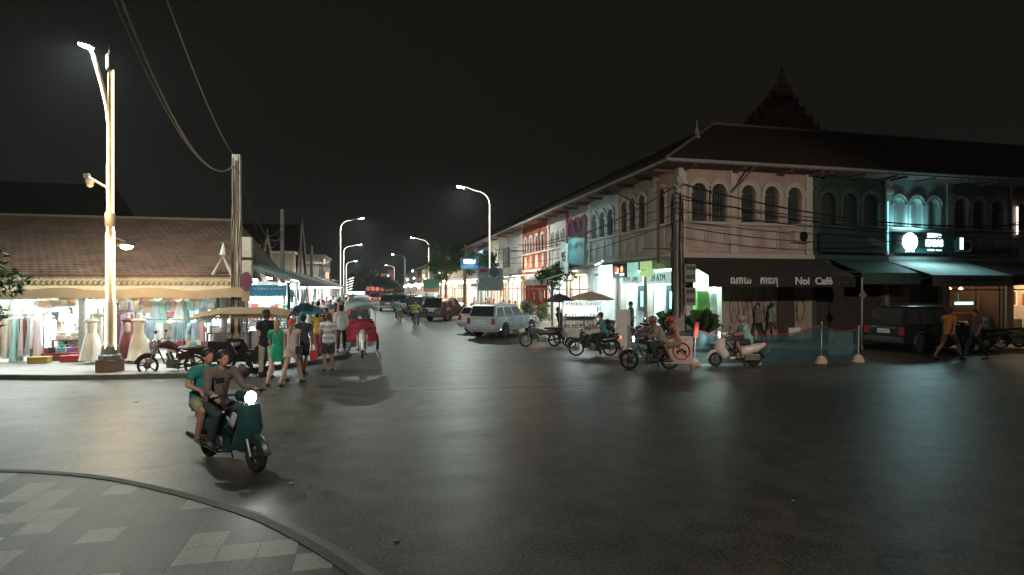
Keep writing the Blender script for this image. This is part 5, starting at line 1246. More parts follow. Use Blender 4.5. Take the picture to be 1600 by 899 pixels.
# ================================================================ CARS, +x forward, rear axle at x=0
def suv(label, paint, loc, rz, L_=4.55, tail=False, plate='', spare=False, H=1.78, W=.86, lit=0, roofrack=True):
    r = empty('parked_car', loc, rz, label, 'car', 'cars standing along the road')
    WB = 2.65; xr, xf = -.92, L_-.92; R = .36
    st_ = []
    xs = sorted(set([xr, xr+.05, xr+.2]+[round(c+R*1.22*math.cos(a), 3) for c in (0, WB) for a in [PI*i/8 for i in range(9)]]+[.8, 1.3, 1.8, xf-.35, xf-.1, xf]))
    def zlow(x):
        z = .34
        for c in (0, WB):
            d = abs(x-c)
            if d < R*1.22: z = max(z, .36+math.sqrt(max(0, (R*1.2)**2-d*d)))
        return z
    def deck(x):
        if x < WB-.55: return 1.04
        t = (x-(WB-.55))/(xf-(WB-.55)); return 1.04-.10*t*t-.12*max(0, t-.85)/.15
    m = MB(); vs = []; fs = []
    for x in xs:
        e = 1.0 if xr+.1 < x < xf-.15 else .94; w_ = W*e; zl = zlow(x); zd = deck(x)
        vs += [(x, -w_*.93, zl), (x, -w_, max(zl+.02, .60)), (x, -w_*1.0, .80), (x, -w_*.96, zd), (x, w_*.96, zd), (x, w_*1.0, .80), (x, w_, max(zl+.02, .60)), (x, w_*.93, zl)]
    n = 8
    for i in range(len(xs)-1):
        for k in range(n): a, b = i*n+k, i*n+(k+1) % n; fs.append((a, b, b+n, a+n))
    fs.append(tuple(range(n-1, -1, -1))); fs.append(tuple(range((len(xs)-1)*n, len(xs)*n)))
    m.add(vs, fs).build('body', paint, r, smooth=True, bevel=.025)
    # cabin: roof, pillars
    X = [xr+.04, xr+.30, WB-1.3, WB-.62]   # bottom rear, top rear, top front, bottom front
    zt = H-.06; zb = 1.03; wt = W*.80; wb = W*.95
    c = MB(); c.add([(X[0], -wb, zb), (X[3], -wb, zb), (X[2], -wt, zt), (X[1], -wt, zt), (X[0], wb, zb), (X[3], wb, zb), (X[2], wt, zt), (X[1], wt, zt)], [(0,1,2,3), (7,6,5,4), (3,2,6,7), (0,3,7,4), (1,5,6,2), (0,4,5,1)])
    c.build('cabin', paint, r, bevel=.06)
    def side(u0, u1, v0, v1, s, off=.006):
        def pt(u, v):
            v_ = v; xa = X[0]+(X[3]-X[0])*u; xb = X[1]+(X[2]-X[1])*u
            return Vector((xa+(xb-xa)*v_, s*(wb+(wt-wb)*v_+off), zb+(zt-zb)*v_))
        return [pt(u0, v0), pt(u1, v0), pt(u1, v1), pt(u0, v1)]
    gl = GLASS
    for s in (-1, 1):
        for (a, b) in ((.05, .29), (.33, .60), (.64, .96)):
            q = side(a, b, .10, .84, s); q2 = side(a, b, .10, .84, s, -.02)
            g = MB().add(q+q2, [(0,1,2,3), (7,6,5,4), (0,4,5,1), (1,5,6,2), (2,6,7,3), (3,7,4,0)]); g.build('side_window', gl, r)
    def endp(x0_, x1_, off):
        def pt(y, v): return Vector((x0_+(x1_-x0_)*v+off, y*(wb+(wt-wb)*v), zb+(zt-zb)*v))
        return [pt(-.88, .1), pt(.88, .1), pt(.86, .88), pt(-.86, .88)]
    for nm, a, b, o_ in (('rear_window', X[0], X[1], -.008), ('windscreen', X[3], X[2], .008)):
        q = endp(a, b, o_)+endp(a, b, -o_*3); MB().add(q, [(0,1,2,3), (7,6,5,4), (0,4,5,1), (1,5,6,2), (2,6,7,3), (3,7,4,0)]).build(nm, gl, r)
    for x in (0, WB):
        for s in (-1, 1):
            w_ = MB().lathe((x, s*(W-.12), R), [(.21, -.09*s), (.21, .09*s), (.19, .1*s), (.06, .075*s)], 18, 'y')
            for k in range(6): a = 2*PI*k/6; w_.box((x+.12*math.cos(a), s*(W-.02), R+.12*math.sin(a)), (.15, .02, .045), ry=-a)
            wq = w_.build('wheel', mat('alloy', (.42, .42, .42), .3, .8), r, smooth=True); MB().lathe((x, s*(W-.12), R), [(.21, -.11), (R-.03, -.115), (R, -.08), (R, .08), (R-.03, .115), (.21, .11)], 26, 'y').build('tyre', RUBBER, wq, smooth=True)
    for x in (0, WB):
        for s in (-1, 1):
            MB().torus((x, s*W*.985, .37), R*1.24, .03, 16, 6, a0=.05, a1=PI-.05).build('wheel_arch_trim', mat('arch_trim', (.09, .09, .09), .6) if paint is BLACKCAR else paint, r, smooth=True)
    b = MB().bx(xr-.12, xr-.0, -W*.95, W*.95, .42, .62); b.build('rear_bumper', mat('bumper_grey', (.30, .32, .32), .45) if not paint is BLACKCAR else mat('bumper_black', (.05, .05, .05), .4), r, bevel=.04)
    MB().bx(xf-.02, xf+.1, -W*.95, W*.95, .40, .62).build('front_bumper', paint, r, bevel=.04)
    for s in (-1, 1):
        MB().box((xr-.012, s*W*.83, .86), (.05, .2, .3)).build('tail_light', emat('tail_bright', (1, .07, .04), 4) if tail else mat('tail_off', (.30, .03, .03), .25), r, bevel=.015)
        MB().box((xf-.02, s*W*.72, .80), (.08, .3, .14)).build('headlight', emat('headlight_on', (1, .97, .9), 45) if lit else mat('lens_clear', (.6, .6, .6), .1), r, bevel=.02)
        MB().box((WB-.62, s*(W+.09), 1.10), (.1, .16, .12)).build('wing_mirror', paint, r, bevel=.03)
        d = MB()
        for x in (.35, 1.25): d.bx(x, x+.16, s*W*1.0-.01*(s < 0), s*W*1.0+.018*s+.01*(s < 0), .86, .89)
        d.build('door_handle', CHROME if not paint is BLACKCAR else BLACK, r)
        g = MB()
        for x in (.62, 1.55, 2.15): g.bx(x, x+.008, s*W-.006, s*W+.006, .48, 1.0)
        g.build('door_gap', BLACK, r)
    p = MB().box((xr-.015, 0, .84), (.02, .50, .16)).build('number_plate', mat('plate_white', (.62, .64, .64), .5), r)
    if plate: strokes('lettering', 6, .12, mat('plate_ink', (.03, .05, .15), .5), p, Matrix.Translation((xr-.028, 0, .84)) @ Matrix.Rotation(-PI/2, 4, 'Z') @ FR, len(plate))
    MB().box((xr-.01, 0, .98), (.03, 1.0, .05)).build('trim_bar', CHROME, r)
    MB().bx(xf+.005, xf+.03, -.45, .45, .66, .84).build('radiator_grille', BLACK, r)
    if roofrack:
        k = MB()
        for s in (-1, 1): k.tube([(.0-.4, s*wt*.85, zt+.0), (-.3, s*wt*.85, zt+.07), (1.2, s*wt*.85, zt+.07), (1.3, s*wt*.85, zt)], .015, 6)
        k.build('roof_rail', STEEL, r)
    return r
BLACKCAR = mat('black_car_paint', (.014, .015, .017), .22, coat=.6, var=.05)
SILVER = mat('silver_car_paint', (.42, .50, .52), .32, .35, coat=.5, var=.04)
# ================================================================ PLACE VEHICLES AND PEOPLE
def on(px, py, z=0.0): v = Gr(px, py, z); return (v.x, v.y, z)
def bikeloc(mid, rz, z=0.0):
    """place so that the middle of the wheelbase lands on mid"""
    return (mid[0]-.62*math.cos(rz), mid[1]-.62*math.sin(rz), z)
VIEW = -CA                       # world angle of the camera's right-hand axis
C = cloth
# --- cars
def caru(px, py, cw, lab, **k):
    """px,py: nearest rear wheel contact, cw heading clockwise from +Y in degrees; right rear wheel"""
    rz = PI/2-math.radians(cw); g = Gr(px, py); s = .74
    off = Vector((math.sin(rz)*-s*-1, -math.cos(rz)*s))  # right side of the car
    return suv(lab, k.pop('paint'), (g.x-off.x, g.y-off.y, 0), rz, **k)
caru(787, 529, 44, 'silver four wheel drive wagon parked nose in beneath the nearest lamp', paint=SILVER, H=1.70, plate='2A 4718')
caru(698, 503, 40, 'black wagon parked just beyond the silver one', paint=BLACKCAR, plate='')
caru(667, 496, 38, 'dark wagon second behind the silver car', paint=BLACKCAR)
caru(640, 488, 36, 'dark vehicle third in the row behind the silver car', paint=BLACKCAR)
caru(655, 492, 37, 'dark saloon squeezed behind the three wagons', paint=BLACKCAR, H=1.5, roofrack=False)
caru(648, 486, 36, 'fourth dark vehicle farther up the kerb row', paint=BLACKCAR)
caru(638, 482, 36, 'fifth dark vehicle near the second lamp', paint=BLACKCAR)
caru(630, 479, 36, 'last dark vehicle at the end of the kerb row', paint=BLACKCAR)
caru(617, 487, 2, 'dark pickup shaped car driving off with pale bumper mid street', paint=mat('deep_teal_car', (.02, .07, .08), .25, coat=.5))
caru(594, 476, 0, 'far car with bright red tail lights in the left lane', paint=mat('red_car', (.3, .03, .03), .3, coat=.5), tail=True)
caru(1437, 553, 84, 'black wagon with white number plate parked before the closed shutters', paint=BLACKCAR, plate='2Z-8659', H=1.85)
o = caru(724, 522, 44, 'white hatchback peeking from behind the silver wagon', paint=mat('white_car', (.6, .62, .62), .3, coat=.5), H=1.5, roofrack=False, L_=4.0)
a_ = PI/2-math.radians(44); q_ = Gr(787, 529); o.location = (q_.x-math.sin(a_)*(.74+2.2)+math.cos(a_)*2.3, q_.y+math.cos(a_)*(.74+2.2)+math.sin(a_)*2.3, 0)
# --- far headlight glow in the left lane
light('POINT', 'far_headlight', (*P(572, 466, 70).xy, .9), 60, (1, 1, .95), .1)

# --- left motorbike with trailer, heading left
rz = PI-.06; g = Gr(231, 588)
def tuk(front, rz, paint, roofm, seatm, label, bl, kind='standard', bp=None):
    loc = (front[0]-1.24*math.cos(rz), front[1]-1.24*math.sin(rz), 0)
    m = motorbike(kind, bl, bp or paint, loc, rz)
    t = empty('tuk_tuk_trailer', loc, rz, label, 'tuk-tuk trailer', 'covered passenger trailers towed by motorbikes')
    remork(t, paint, roofm, seatm)
    return m, t
dk = mat('dark_maroon_paint', (.07, .02, .018), .35, coat=.3)
tuk(g, PI-.10, mat('black_trailer_paint', (.02, .018, .018), .4), mat('tan_canopy', (.36, .27, .17), .8), mat('cream_seat', (.5, .45, .4), .6), 'black passenger trailer under a tan canopy at the market kerb', 'dark motorbike with cast wheels parked ahead of the tan canopy trailer', bp=dk)
g2 = Gr(566, 561)
redp = mat('maroon_red_paint', (.36, .02, .035), .35, coat=.3)
tuk(g2, -PI/2+.04, redp, mat('grey_canopy_cloth', (.26, .30, .30), .7), mat('red_seat', (.42, .02, .05), .5), 'red passenger trailer with rounded grey canopy facing the camera', 'motorbike with white headlamp cowl pulling the red trailer', 'cub', WHITE)
g3 = Gr(562, 525)
tuk(g3, -PI/2+.03, mat('dark_green_paint', (.03, .06, .05), .4), mat('slate_canopy_cloth', (.14, .17, .18), .7), mat('dark_seat', (.05, .05, .05), .5), 'second trailer with slate canopy parked behind the red one', 'motorbike hidden between the red trailer and the slate canopy one', 'cub', BLACK)
tuk(Gr(566, 500), -PI/2+.03, MATS['dark_green_paint'], mat('pale_canopy_cloth', (.5, .54, .54), .7), MATS['dark_seat'], 'third trailer with pale canopy far down the left lane', 'far motorbike pulling the pale canopy trailer', 'cub', BLACK)
# --- standing bikes on the shop side
m1 = motorbike('cub', 'parked motorbike with silver engine cover leaning beside the silver wagon', mat('graphite_paint', (.05, .055, .06), .3, coat=.4), bikeloc(Gr(846, 543), PI+.18), PI+.18-CA)
rz = PI-CA+.06; g = Gr(927, 557)
bike2 = motorbike('cub', 'idling motorbike with lit red tail lamp carrying a rider with backpack', mat('dark_cub_paint', (.03, .035, .035), .3, coat=.4), bikeloc(g, rz), rz, taillit=1)
def rider_at(bl, rz, J, label, dx=.18, **k):
    loc = (bl[0]+dx*math.cos(rz), bl[1]+dx*math.sin(rz), 0); return person(loc, rz-PI/2, J, label, grip=True, **k)
rider_at(bikeloc(g, rz), rz, joints('ride', kL=(-.2, .38, .66), aL=(-.34, .22, .1), tL=(-.36, .38, .035)), 'rider in teal shirt with dark backpack waiting on the idling motorbike', skin=1, top=('tee', C('teal_shirt', (.06, .25, .28))), bottom=('trousers', C('black_trousers', (.02, .02, .022))), bag='backpack', shoes=WHITE)
# moving bikes (modelled at rest)
rz3 = PI-CA+.02; g = Gr(1015, 578); bl = bikeloc(g, rz3)
motorbike('standard', 'brown motorbike crossing in front of the blue netting, headlight on', mat('brown_bike_paint', (.10, .07, .055), .3, coat=.4), bl, rz3, headlit=60)
rider_at(bl, rz3, joints('ride', lean=.25), 'helmeted rider in beige shirt on the brown motorbike', top=('shirt', C('beige_shirt', (.36, .31, .27)), mat('helmet_rose', (.30, .12, .11), .3)), bottom=('trousers', C('green_trousers', (.06, .09, .07))), hat='helmet')
person((bl[0]-.22*math.cos(rz3), bl[1]-.22*math.sin(rz3), 0), rz3-PI/2, joints('ride', wR=(.16, .3, .98), wL=(-.16, .3, .98), eR=(.25, .1, 1.08), eL=(-.25, .1, 1.08)), 'pillion passenger in red helmet behind the beige shirted rider', top=('tee', C('rose_shirt', (.33, .2, .19)), mat('helmet_red', (.38, .05, .04), .3)), bottom=('shorts', C('khaki_shorts', (.3, .26, .2))), hat='helmet')
g = Gr(1148, 573); bl = bikeloc(g, rz3)
motorbike('scooter', 'white scooter riding past the netting fence with warm headlight', mat('white_scooter_paint', (.66, .62, .56), .3, coat=.4), bl, rz3, headlit=45)
rider_at(bl, rz3, joints('ride', lean=.05), 'rider in pale teal top and grey helmet on the white scooter', top=('tee', C('pale_teal_top', (.25, .42, .42)), mat('helmet_grey', (.25, .24, .23), .3)), bottom=('shorts', C('dark_shorts', (.04, .04, .045))), hat='helmet')
# foreground bike: heading to the right and toward the camera
rz4 = -CA-.62; g = Gr(362, 726); bl = bikeloc(g, rz4)
motorbike('scooter', 'dark teal scooter in the foreground with blazing headlight and two riders', mat('dark_teal_scooter_paint', (.015, .06, .065), .35, coat=.3), bl, rz4, headlit=22, group='motorbikes standing or riding around the crossing')
rider_at(bl, rz4, joints('ride', lean=.08), 'front rider in brown grey shirt steering the foreground scooter', top=('shirt', C('brown_grey_shirt', (.12, .09, .085))), bottom=('trousers', C('slate_trousers', (.03, .045, .05))), vox=.012, dx=.16)
person((bl[0]-.22*math.cos(rz4), bl[1]-.22*math.sin(rz4), 0), rz4-PI/2, joints('ride', wR=(.16, .3, 1.0), wL=(-.16, .3, 1.0), eR=(.26, .12, 1.08), eL=(-.26, .12, 1.08)), 'pillion passenger in teal tee on the foreground scooter', skin=1, top=('tee', C('deep_teal_tee', (.02, .16, .17))), bottom=('shorts', C('olive_shorts', (.2, .2, .12))), vox=.012, grip=True)
# bikes in the parking behind the food cart and at the far right
for i, (px, py, k_, c_, lab) in enumerate(((953, 528, 'scooter', (.3, .33, .33), 'pale scooter parked between food cart and white board'), (1015, 535, 'scooter', (.35, .04, .04), 'red scooter parked behind the netting by the pillar'), (1045, 533, 'cub', (.3, .03, .03), 'red motorbike parked closest to the cable pole'),
        (1540, 547, 'scooter', (.05, .05, .05), 'dark scooter parked just right of the black wagon'), (1562, 546, 'cub', (.1, .09, .08), 'brown motorbike parked by the cafe front'), (1592, 544, 'scooter', (.4, .36, .3), 'cream scooter parked at the far right edge'), (648, 508, 'cub', (.04, .04, .04), 'far motorbike ridden in front of the dark wagons'), (622, 503, 'cub', (.05, .05, .05), 'far motorbike carrying a rider past the pale bumper car'))):
    z = .13 if py < 540 and px > 940 else 0; g = Gr(px, py, z); rz_ = rnd.uniform(1.9, 2.6) if px > 900 else -PI/2+.1
    motorbike(k_, lab, mat('bike_paint_%d' % i, c_, .3, coat=.4), (g.x, g.y, z), rz_)
    if px < 700: person((g.x+.2*math.cos(rz_), g.y+.2*math.sin(rz_), 0), rz_-PI/2, joints('ride'), ['far rider in lime vest beside the dark wagons', 'far rider in teal shirt coming down the street'][px == 622], top=('tee', C('far_rider_%d' % i, [(.4, .5, .1), (.1, .35, .35)][px == 622])), bottom=('trousers', BLACK), vox=.025)

# --- the walkers on the left
def walker(px, pyf, H, hd_, lab, z=0.0, **k):
    st_ = k.pop('stride', .5); J = k.pop('J', None) or joints('stand', st_, lean=k.pop('lean', .03))
    g = Gr(px, pyf, z); return person((g.x, g.y, z), hd_, J, lab, H=H, **k)
walker(416, 590, 1.86, .25, 'tall man in black tee, cap and beige trousers at the trailer rear', stride=-.5, skin=0, hat='cap', hair='brown', top=('tee', C('black_tee', (.02, .02, .022))), bottom=('trousers', C('beige_trousers', (.62, .56, .46))))
walker(433, 601, 1.66, -.15, 'woman in green mini dress with blonde ponytail', stride=.62, skin=0, hair='blonde', long_hair=True, fem=True, top=('dress', C('green_dress', (.02, .36, .20))), bottom=(None, None), dress_len=.42)
walker(456, 602, 1.70, -.25, 'woman in grey romper with red headscarf', stride=.62, skin=0, hair='blonde', long_hair=True, hat='scarf', fem=True, top=('romper', C('grey_romper', (.56, .50, .47))), bottom=(None, None), bag='shoulder')
walker(474, 584, 1.72, -.1, 'man in dark grey tee and black shorts carrying a red bag', stride=-.45, skin=1, hair='black', top=('tee', C('charcoal_tee', (.05, .055, .065))), bottom=('shorts', C('black_shorts', (.02, .02, .022))))
walker(513, 581, 1.74, .05, 'man in grey striped tee and dark shorts at the kerb corner', stride=.12, skin=1, hair='brown', top=('tee', striped('grey_stripe', (.30, .38, .40), (.72, .74, .72), 1.9)), bottom=('shorts', C('charcoal_shorts', (.04, .045, .05))))
g = Gr(484, 583); MB().xz([(-.1, 0), (.1, 0), (.09, .28), (-.09, .28)], -.03, .03).tube([(-.05, 0, .28), (0, 0, .42), (.05, 0, .28)], .008, 5)
b = MB().bx(-.1, .1, -.04, .04, 0, .3).tube([(-.06, 0, .3), (0, 0, .46), (.06, 0, .3)], .008, 5).build('shopping_bag', mat('bag_red', (.6, .03, .04), .5), None, loc=(g.x+.1, g.y+.1, .35)); tag(b, 'red shopping bag hanging from the hand of the man in dark grey', 'bag')
Z = .13
walker(497, 558, 1.62, .3, 'woman in yellow vest and burgundy trousers stooping forward', z=Z, lean=.45, stride=.5, fem=True, long_hair=True, top=('vest', C('yellow_vest', (.6, .42, .08))), bottom=('trousers', C('burgundy_trousers', (.20, .04, .06))))
walker(533, 551, 1.72, .0, 'man in white long sleeved shirt and black trousers near the red trailer', z=Z, stride=.4, top=('shirt', C('white_shirt', (.55, .62, .62))), bottom=('trousers', BLACK))
walker(482, 548, 1.76, .1, 'man in white tee walking inside the market lane', z=Z, stride=.4, top=('tee', C('white_tee', (.66, .66, .66))), bottom=('shorts', C('navy_shorts', (.03, .04, .08))))
walker(497, 536, 1.78, -.05, 'man in grey green tee just past the white tee man', z=Z, stride=-.4, top=('tee', C('grey_green_tee', (.18, .26, .25))), bottom=('shorts', C('sand_shorts', (.4, .34, .25))))
walker(509, 556, 1.66, PI*.9, 'woman with black hair facing the camera behind the striped tee man', z=Z, stride=.3, fem=True, long_hair=True, top=('tee', C('plum_top', (.14, .05, .09))), bottom=('trousers', C('maroon_trousers', (.22, .04, .07))))
walker(547, 516, 1.75, .0, 'man in bright red shirt beside the grey trailer canopy', z=Z, stride=.4, top=('tee', C('bright_red', (.65, .03, .03))), bottom=('trousers', BLACK))
walker(524, 535, 1.7, .0, 'woman in tan top mid crowd', z=Z, stride=.4, fem=True, long_hair=True, top=('tee', C('tan_top', (.42, .26, .16))), bottom=('shorts', C('blue_shorts', (.06, .1, .2))))
for i in range(7): pass
far = [(470, 535, (.03, .12, .14), 'dark teal'), (488, 520, (.1, .3, .3), 'sea green'), (505, 524, (.65, .64, .6), 'cream'), (516, 516, (.05, .05, .06), 'black'), (528, 512, (.5, .2, .18), 'coral'), (536, 520, (.2, .24, .3), 'slate blue'),
       (520, 503, (.6, .6, .62), 'white'), (531, 500, (.04, .08, .1), 'navy'), (541, 504, (.45, .36, .2), 'mustard'), (510, 498, (.35, .1, .1), 'brick red'), (524, 492, (.3, .32, .3), 'grey'), (536, 490, (.08, .2, .12), 'forest green'),
       (546, 494, (.6, .55, .5), 'ivory'), (499, 506, (.5, .5, .54), 'lilac grey'), (551, 487, (.1, .1, .12), 'charcoal'), (543, 484, (.55, .3, .1), 'orange'), (462, 520, (.7, .68, .66), 'off white'), (475, 512, (.25, .14, .2), 'mauve')]
protos = []
for i, (px, py, c_, cn) in enumerate(far):
    g = Gr(px, py, Z); hd_ = rnd.choice([0, .2, -.2, PI, PI-.3])
    lab = 'distant shopper in %s top %s' % (cn, ['beside the stall counters', 'in the middle of the market lane', 'close to the kerb', 'seen between nearer shoppers'][i % 4])
    if i < 4:
        p_ = person((g.x, g.y, Z), hd_, joints('stand', [.5, -.4, .3, .1][i]), lab, H=[1.7, 1.62, 1.75, 1.68][i], top=('tee', C('far_%d' % i, c_)), bottom=(['shorts', 'trousers'][i % 2], C('far_low_%d' % i, (.06, .06, .08))), long_hair=i % 2 == 1, fem=i % 2 == 1, vox=.024, group='shoppers thronging the market lane')
        protos.append(p_)
    else:
        q = protos[i % 4]; m_ = 'cloth_far_%d' % (i % 4)
        c = copy_tree(q, None, {m_: C('far_%d' % i, c_)}); c.location = (g.x, g.y, Z); c.rotation_euler[2] = hd_; c['label'] = lab
# people on the shop side
walker(986, 533, 1.75, PI*.45, 'man in dark green shirt standing in the light of the cash machines', z=Z, stride=.1, top=('tee', C('dark_green_shirt', (.04, .12, .10))), bottom=('trousers', BLACK))
walker(1185, 533, 1.66, PI*.55, 'person in grey top walking before the graffiti wall', z=Z, stride=.5, top=('tee', C('grey_top', (.2, .2, .2))), bottom=('trousers', BLACK))
walker(1206, 533, 1.68, -PI*.5, 'person in pale blue top beside the graffiti scrawl', z=Z, stride=.4, top=('tee', C('pale_blue_top', (.3, .38, .42))), bottom=('shorts', C('brown_shorts', (.12, .08, .06))))
walker(1483, 562, 1.80, -PI*.42, 'pedestrian in orange brown clothes striding past the black wagon', stride=.9, skin=2, top=('tee', C('orange_brown', (.34, .13, .03))), bottom=('shorts', C('tan_shorts', (.045, .045, .05))))
walker(1524, 563, 1.74, PI*.5, 'pedestrian in dark clothes walking behind the orange brown one', stride=.5, top=('tee', C('dim_rose_top', (.12, .08, .08))), bottom=('trousers', C('dim_trousers', (.03, .035, .04))))
walker(877, 537, 1.62, PI*.6, 'food seller in dark shirt leaning by the glass cart', z=0, stride=.1, lean=.3, top=('tee', C('seller_shirt', (.06, .05, .07))), bottom=('trousers', BLACK))
walker(108, 556, 1.68, PI, 'shopkeeper in white printed tee among the hanging clothes', z=Z, stride=0, J=joints('stand', 0, wL=(-.14, .3, 1.25), eL=(-.26, .15, 1.12)), top=('tee', C('printed_tee', (.6, .58, .56))), bottom=('trousers', BLACK))
# diners on the shop pavement near the silver wagon
dm = [C('diner_orange', (.6, .18, .08)), C('diner_red', (.5, .08, .06)), C('diner_peach', (.6, .34, .22))]
for i, (px, lab) in enumerate(((760, 'diner in orange at the near bistro table'), (772, 'diner in red beside the orange one'), (787, 'diner in peach at the middle bistro table'), (797, 'diner in red with dark hair above the silver bonnet'), (806, 'diner in peach nearest the bush'), (742, 'diner in orange nearest the slanting tree'))):
    Y, t = onX(px, 11.2); q = person((11.2, Y, Z), rnd.choice([1.2, 1.9]), joints('sit'), lab, top=('tee', dm[i % 3]), bottom=('trousers', BLACK), vox=.024, group='diners seated outside the bistro')
    s_ = empty('stool', (11.2, Y, Z), 0, lab.replace('diner in', 'red stool under the diner in')[:90], 'stool', 'red stools outside the bistro')
    MB().bx(-.17, .17, -.17, .17, .40, .44).build('seat', RED, s_)
    for a in (-1, 1):
        for b_ in (-1, 1): MB().tube([(a*.13, b_*.13, .4), (a*.17, b_*.17, 0)], .018, 5).build('leg', RED, s_)
# ================================================================ MARKET GOODS
def ring_loft(rows, n=22, T=None):
    """rows: (z, halfwidth x, halfdepth y, ripple, cx, cy)"""
    mb = MB(); vs = []; fs = []
    for (z, wx, wy, rp_, cx, cy, ph) in rows:
        for k in range(n):
            a = 2*PI*k/n; q = 1+rp_*math.sin(a*7+ph); vs.append((cx+wx*math.cos(a)*q, cy+wy*math.sin(a)*(1+rp_*2.2*math.sin(a*5+ph)), z))
    for i in range(len(rows)-1):
        for k in range(n): a, b = i*n+k, i*n+(k+1) % n; fs.append((a, b, b+n, a+n))
    fs.append(tuple(range(n))); fs.append(tuple(range((len(rows)-1)*n, len(rows)*n)))
    return mb.add(vs, fs)
def garment(kind):
    if kind == 'shirt':
        m = ring_loft([(0, .05, .03, 0, 0, 0, 0), (-.05, .19, .04, 0, 0, 0, 0), (-.2, .21, .05, .03, 0, 0, 0), (-.45, .2, .06, .08, 0, 0, 1), (-.68, .22, .06, .12, 0, 0, 1)])
        for s in (-1, 1): m.tube([(s*.16, 0, -.07), (s*.26, 0, -.22), (s*.30, .01, -.38)], [.05, .06, .07], 8)
    elif kind == 'dress':
        m = ring_loft([(0, .04, .03, 0, 0, 0, 0), (-.05, .15, .05, 0, 0, 0, 0), (-.35, .12, .06, .04, 0, 0, 0), (-.45, .13, .07, .06, 0, 0, .4), (-.8, .2, .10, .12, 0, 0, .8), (-1.2, .27, .13, .16, 0, 0, 1.2)])
    elif kind == 'long_dress':
        m = ring_loft([(0, .04, .03, 0, 0, 0, 0), (-.05, .16, .05, 0, 0, 0, 0), (-.4, .13, .06, .04, 0, 0, 0), (-.9, .17, .08, .14, 0, 0, .6), (-1.5, .21, .10, .18, 0, 0, 1.0)])
    elif kind == 'trousers':
        m = ring_loft([(0, .16, .05, 0, 0, 0, 0), (-.1, .18, .06, .03, 0, 0, 0), (-.3, .19, .06, .05, 0, 0, 0)])
        for s in (-1, 1): m.tube([(s*.09, 0, -.25), (s*.11, 0, -.6), (s*.12, 0, -1.05)], [.09, .10, .12], 10)
    else:   # scarf / sarong
        m = ring_loft([(0, .10, .03, .05, 0, 0, 0), (-.3, .12, .04, .12, 0, 0, .3), (-.7, .13, .045, .16, .01, 0, .8), (-1.15, .15, .05, .2, 0, 0, 1.3)])
    return m
def hanger(m):
    for s in (-1, 1): m.tube([(0, 0, .03), (s*.2, 0, -.045)], .006, 4)
    m.tube([(0, 0, .03), (0, 0, .08), (.02, 0, .1)], .005, 4); return m
GCOL = [('white', (.72, .72, .70)), ('cream', (.62, .56, .44)), ('mint', (.35, .58, .52)), ('teal', (.08, .24, .26)), ('peach', (.62, .46, .36)), ('pale pink', (.62, .42, .42)), ('dusty blue', (.28, .36, .42)), ('navy', (.03, .05, .10)), ('maroon', (.20, .06, .07)), ('lilac', (.38, .26, .42)), ('mustard', (.45, .36, .2)), ('grey', (.3, .31, .32)), ('coral', (.56, .30, .26)), ('olive', (.14, .15, .08)), ('sky', (.42, .58, .64)), ('black', (.025, .025, .03))]
GM = {}
def printed(name, a, i):
    m = mat('garment_'+name.replace(' ', '_'), a, .85, var=.1)
    nt = m.node_tree; N = nt.nodes; L = nt.links
    b = N['Principled BSDF']
    if i % 2:
        v = N.new('ShaderNodeTexVoronoi') if i % 4 == 1 else N.new('ShaderNodeTexWave')
        v.inputs['Scale'].default_value = 14 if i % 4 == 1 else 4
        tc = N.new('ShaderNodeTexCoord'); L.new(tc.outputs['Object'], v.inputs['Vector'])
        mx = N.new('ShaderNodeMix'); mx.data_type = 'RGBA'; mx.inputs['A'].default_value = (*a, 1); mx.inputs['B'].default_value = (*[min(.8, c*.4+.3) for c in a], 1)
        L.new(v.outputs[0], mx.inputs['Factor']); L.new(mx.outputs['Result'], b.inputs['Base Color'])
    return m
for i, (nm, c_) in enumerate(GCOL): GM[nm] = printed(nm, c_, i)
GP = {}
for k_ in ('shirt', 'dress', 'long_dress', 'trousers', 'sarong'):
    GP[k_] = {}
placed = {}
def hang(kind, coln, x, y, z, rz, where):
    key = (kind, coln)
    nm = {'shirt': 'hanging_shirt', 'dress': 'hanging_dress', 'long_dress': 'hanging_gown', 'trousers': 'hanging_trousers', 'sarong': 'hanging_sarong'}[kind]
    if key not in placed:
        m = garment(kind); hanger(m); o = m.build(nm, GM[coln], None, smooth=True); placed[key] = o
    else: o = placed[key].copy(); COL.objects.link(o)
    o.location = (x, y, z); o.rotation_euler = (0, 0, rz)
    s = rnd.uniform(.74, .92); o.scale = (s, s, s)
    nth = ['first', 'second', 'third', 'fourth', 'fifth', 'sixth', 'seventh', 'eighth', 'ninth', 'tenth', 'eleventh', 'twelfth', 'thirteenth', 'fourteenth', 'fifteenth', 'sixteenth', 'seventeenth', 'eighteenth', 'nineteenth', 'twentieth']
    tag(o, '%s %s, %s from the left %s' % (coln, {'shirt': 'shirt', 'dress': 'dress', 'long_dress': 'gown', 'trousers': 'trousers', 'sarong': 'sarong'}[kind], nth[where[1] % 20], where[0]), 'garment', 'garments hung out for sale in the market hall')
    return o
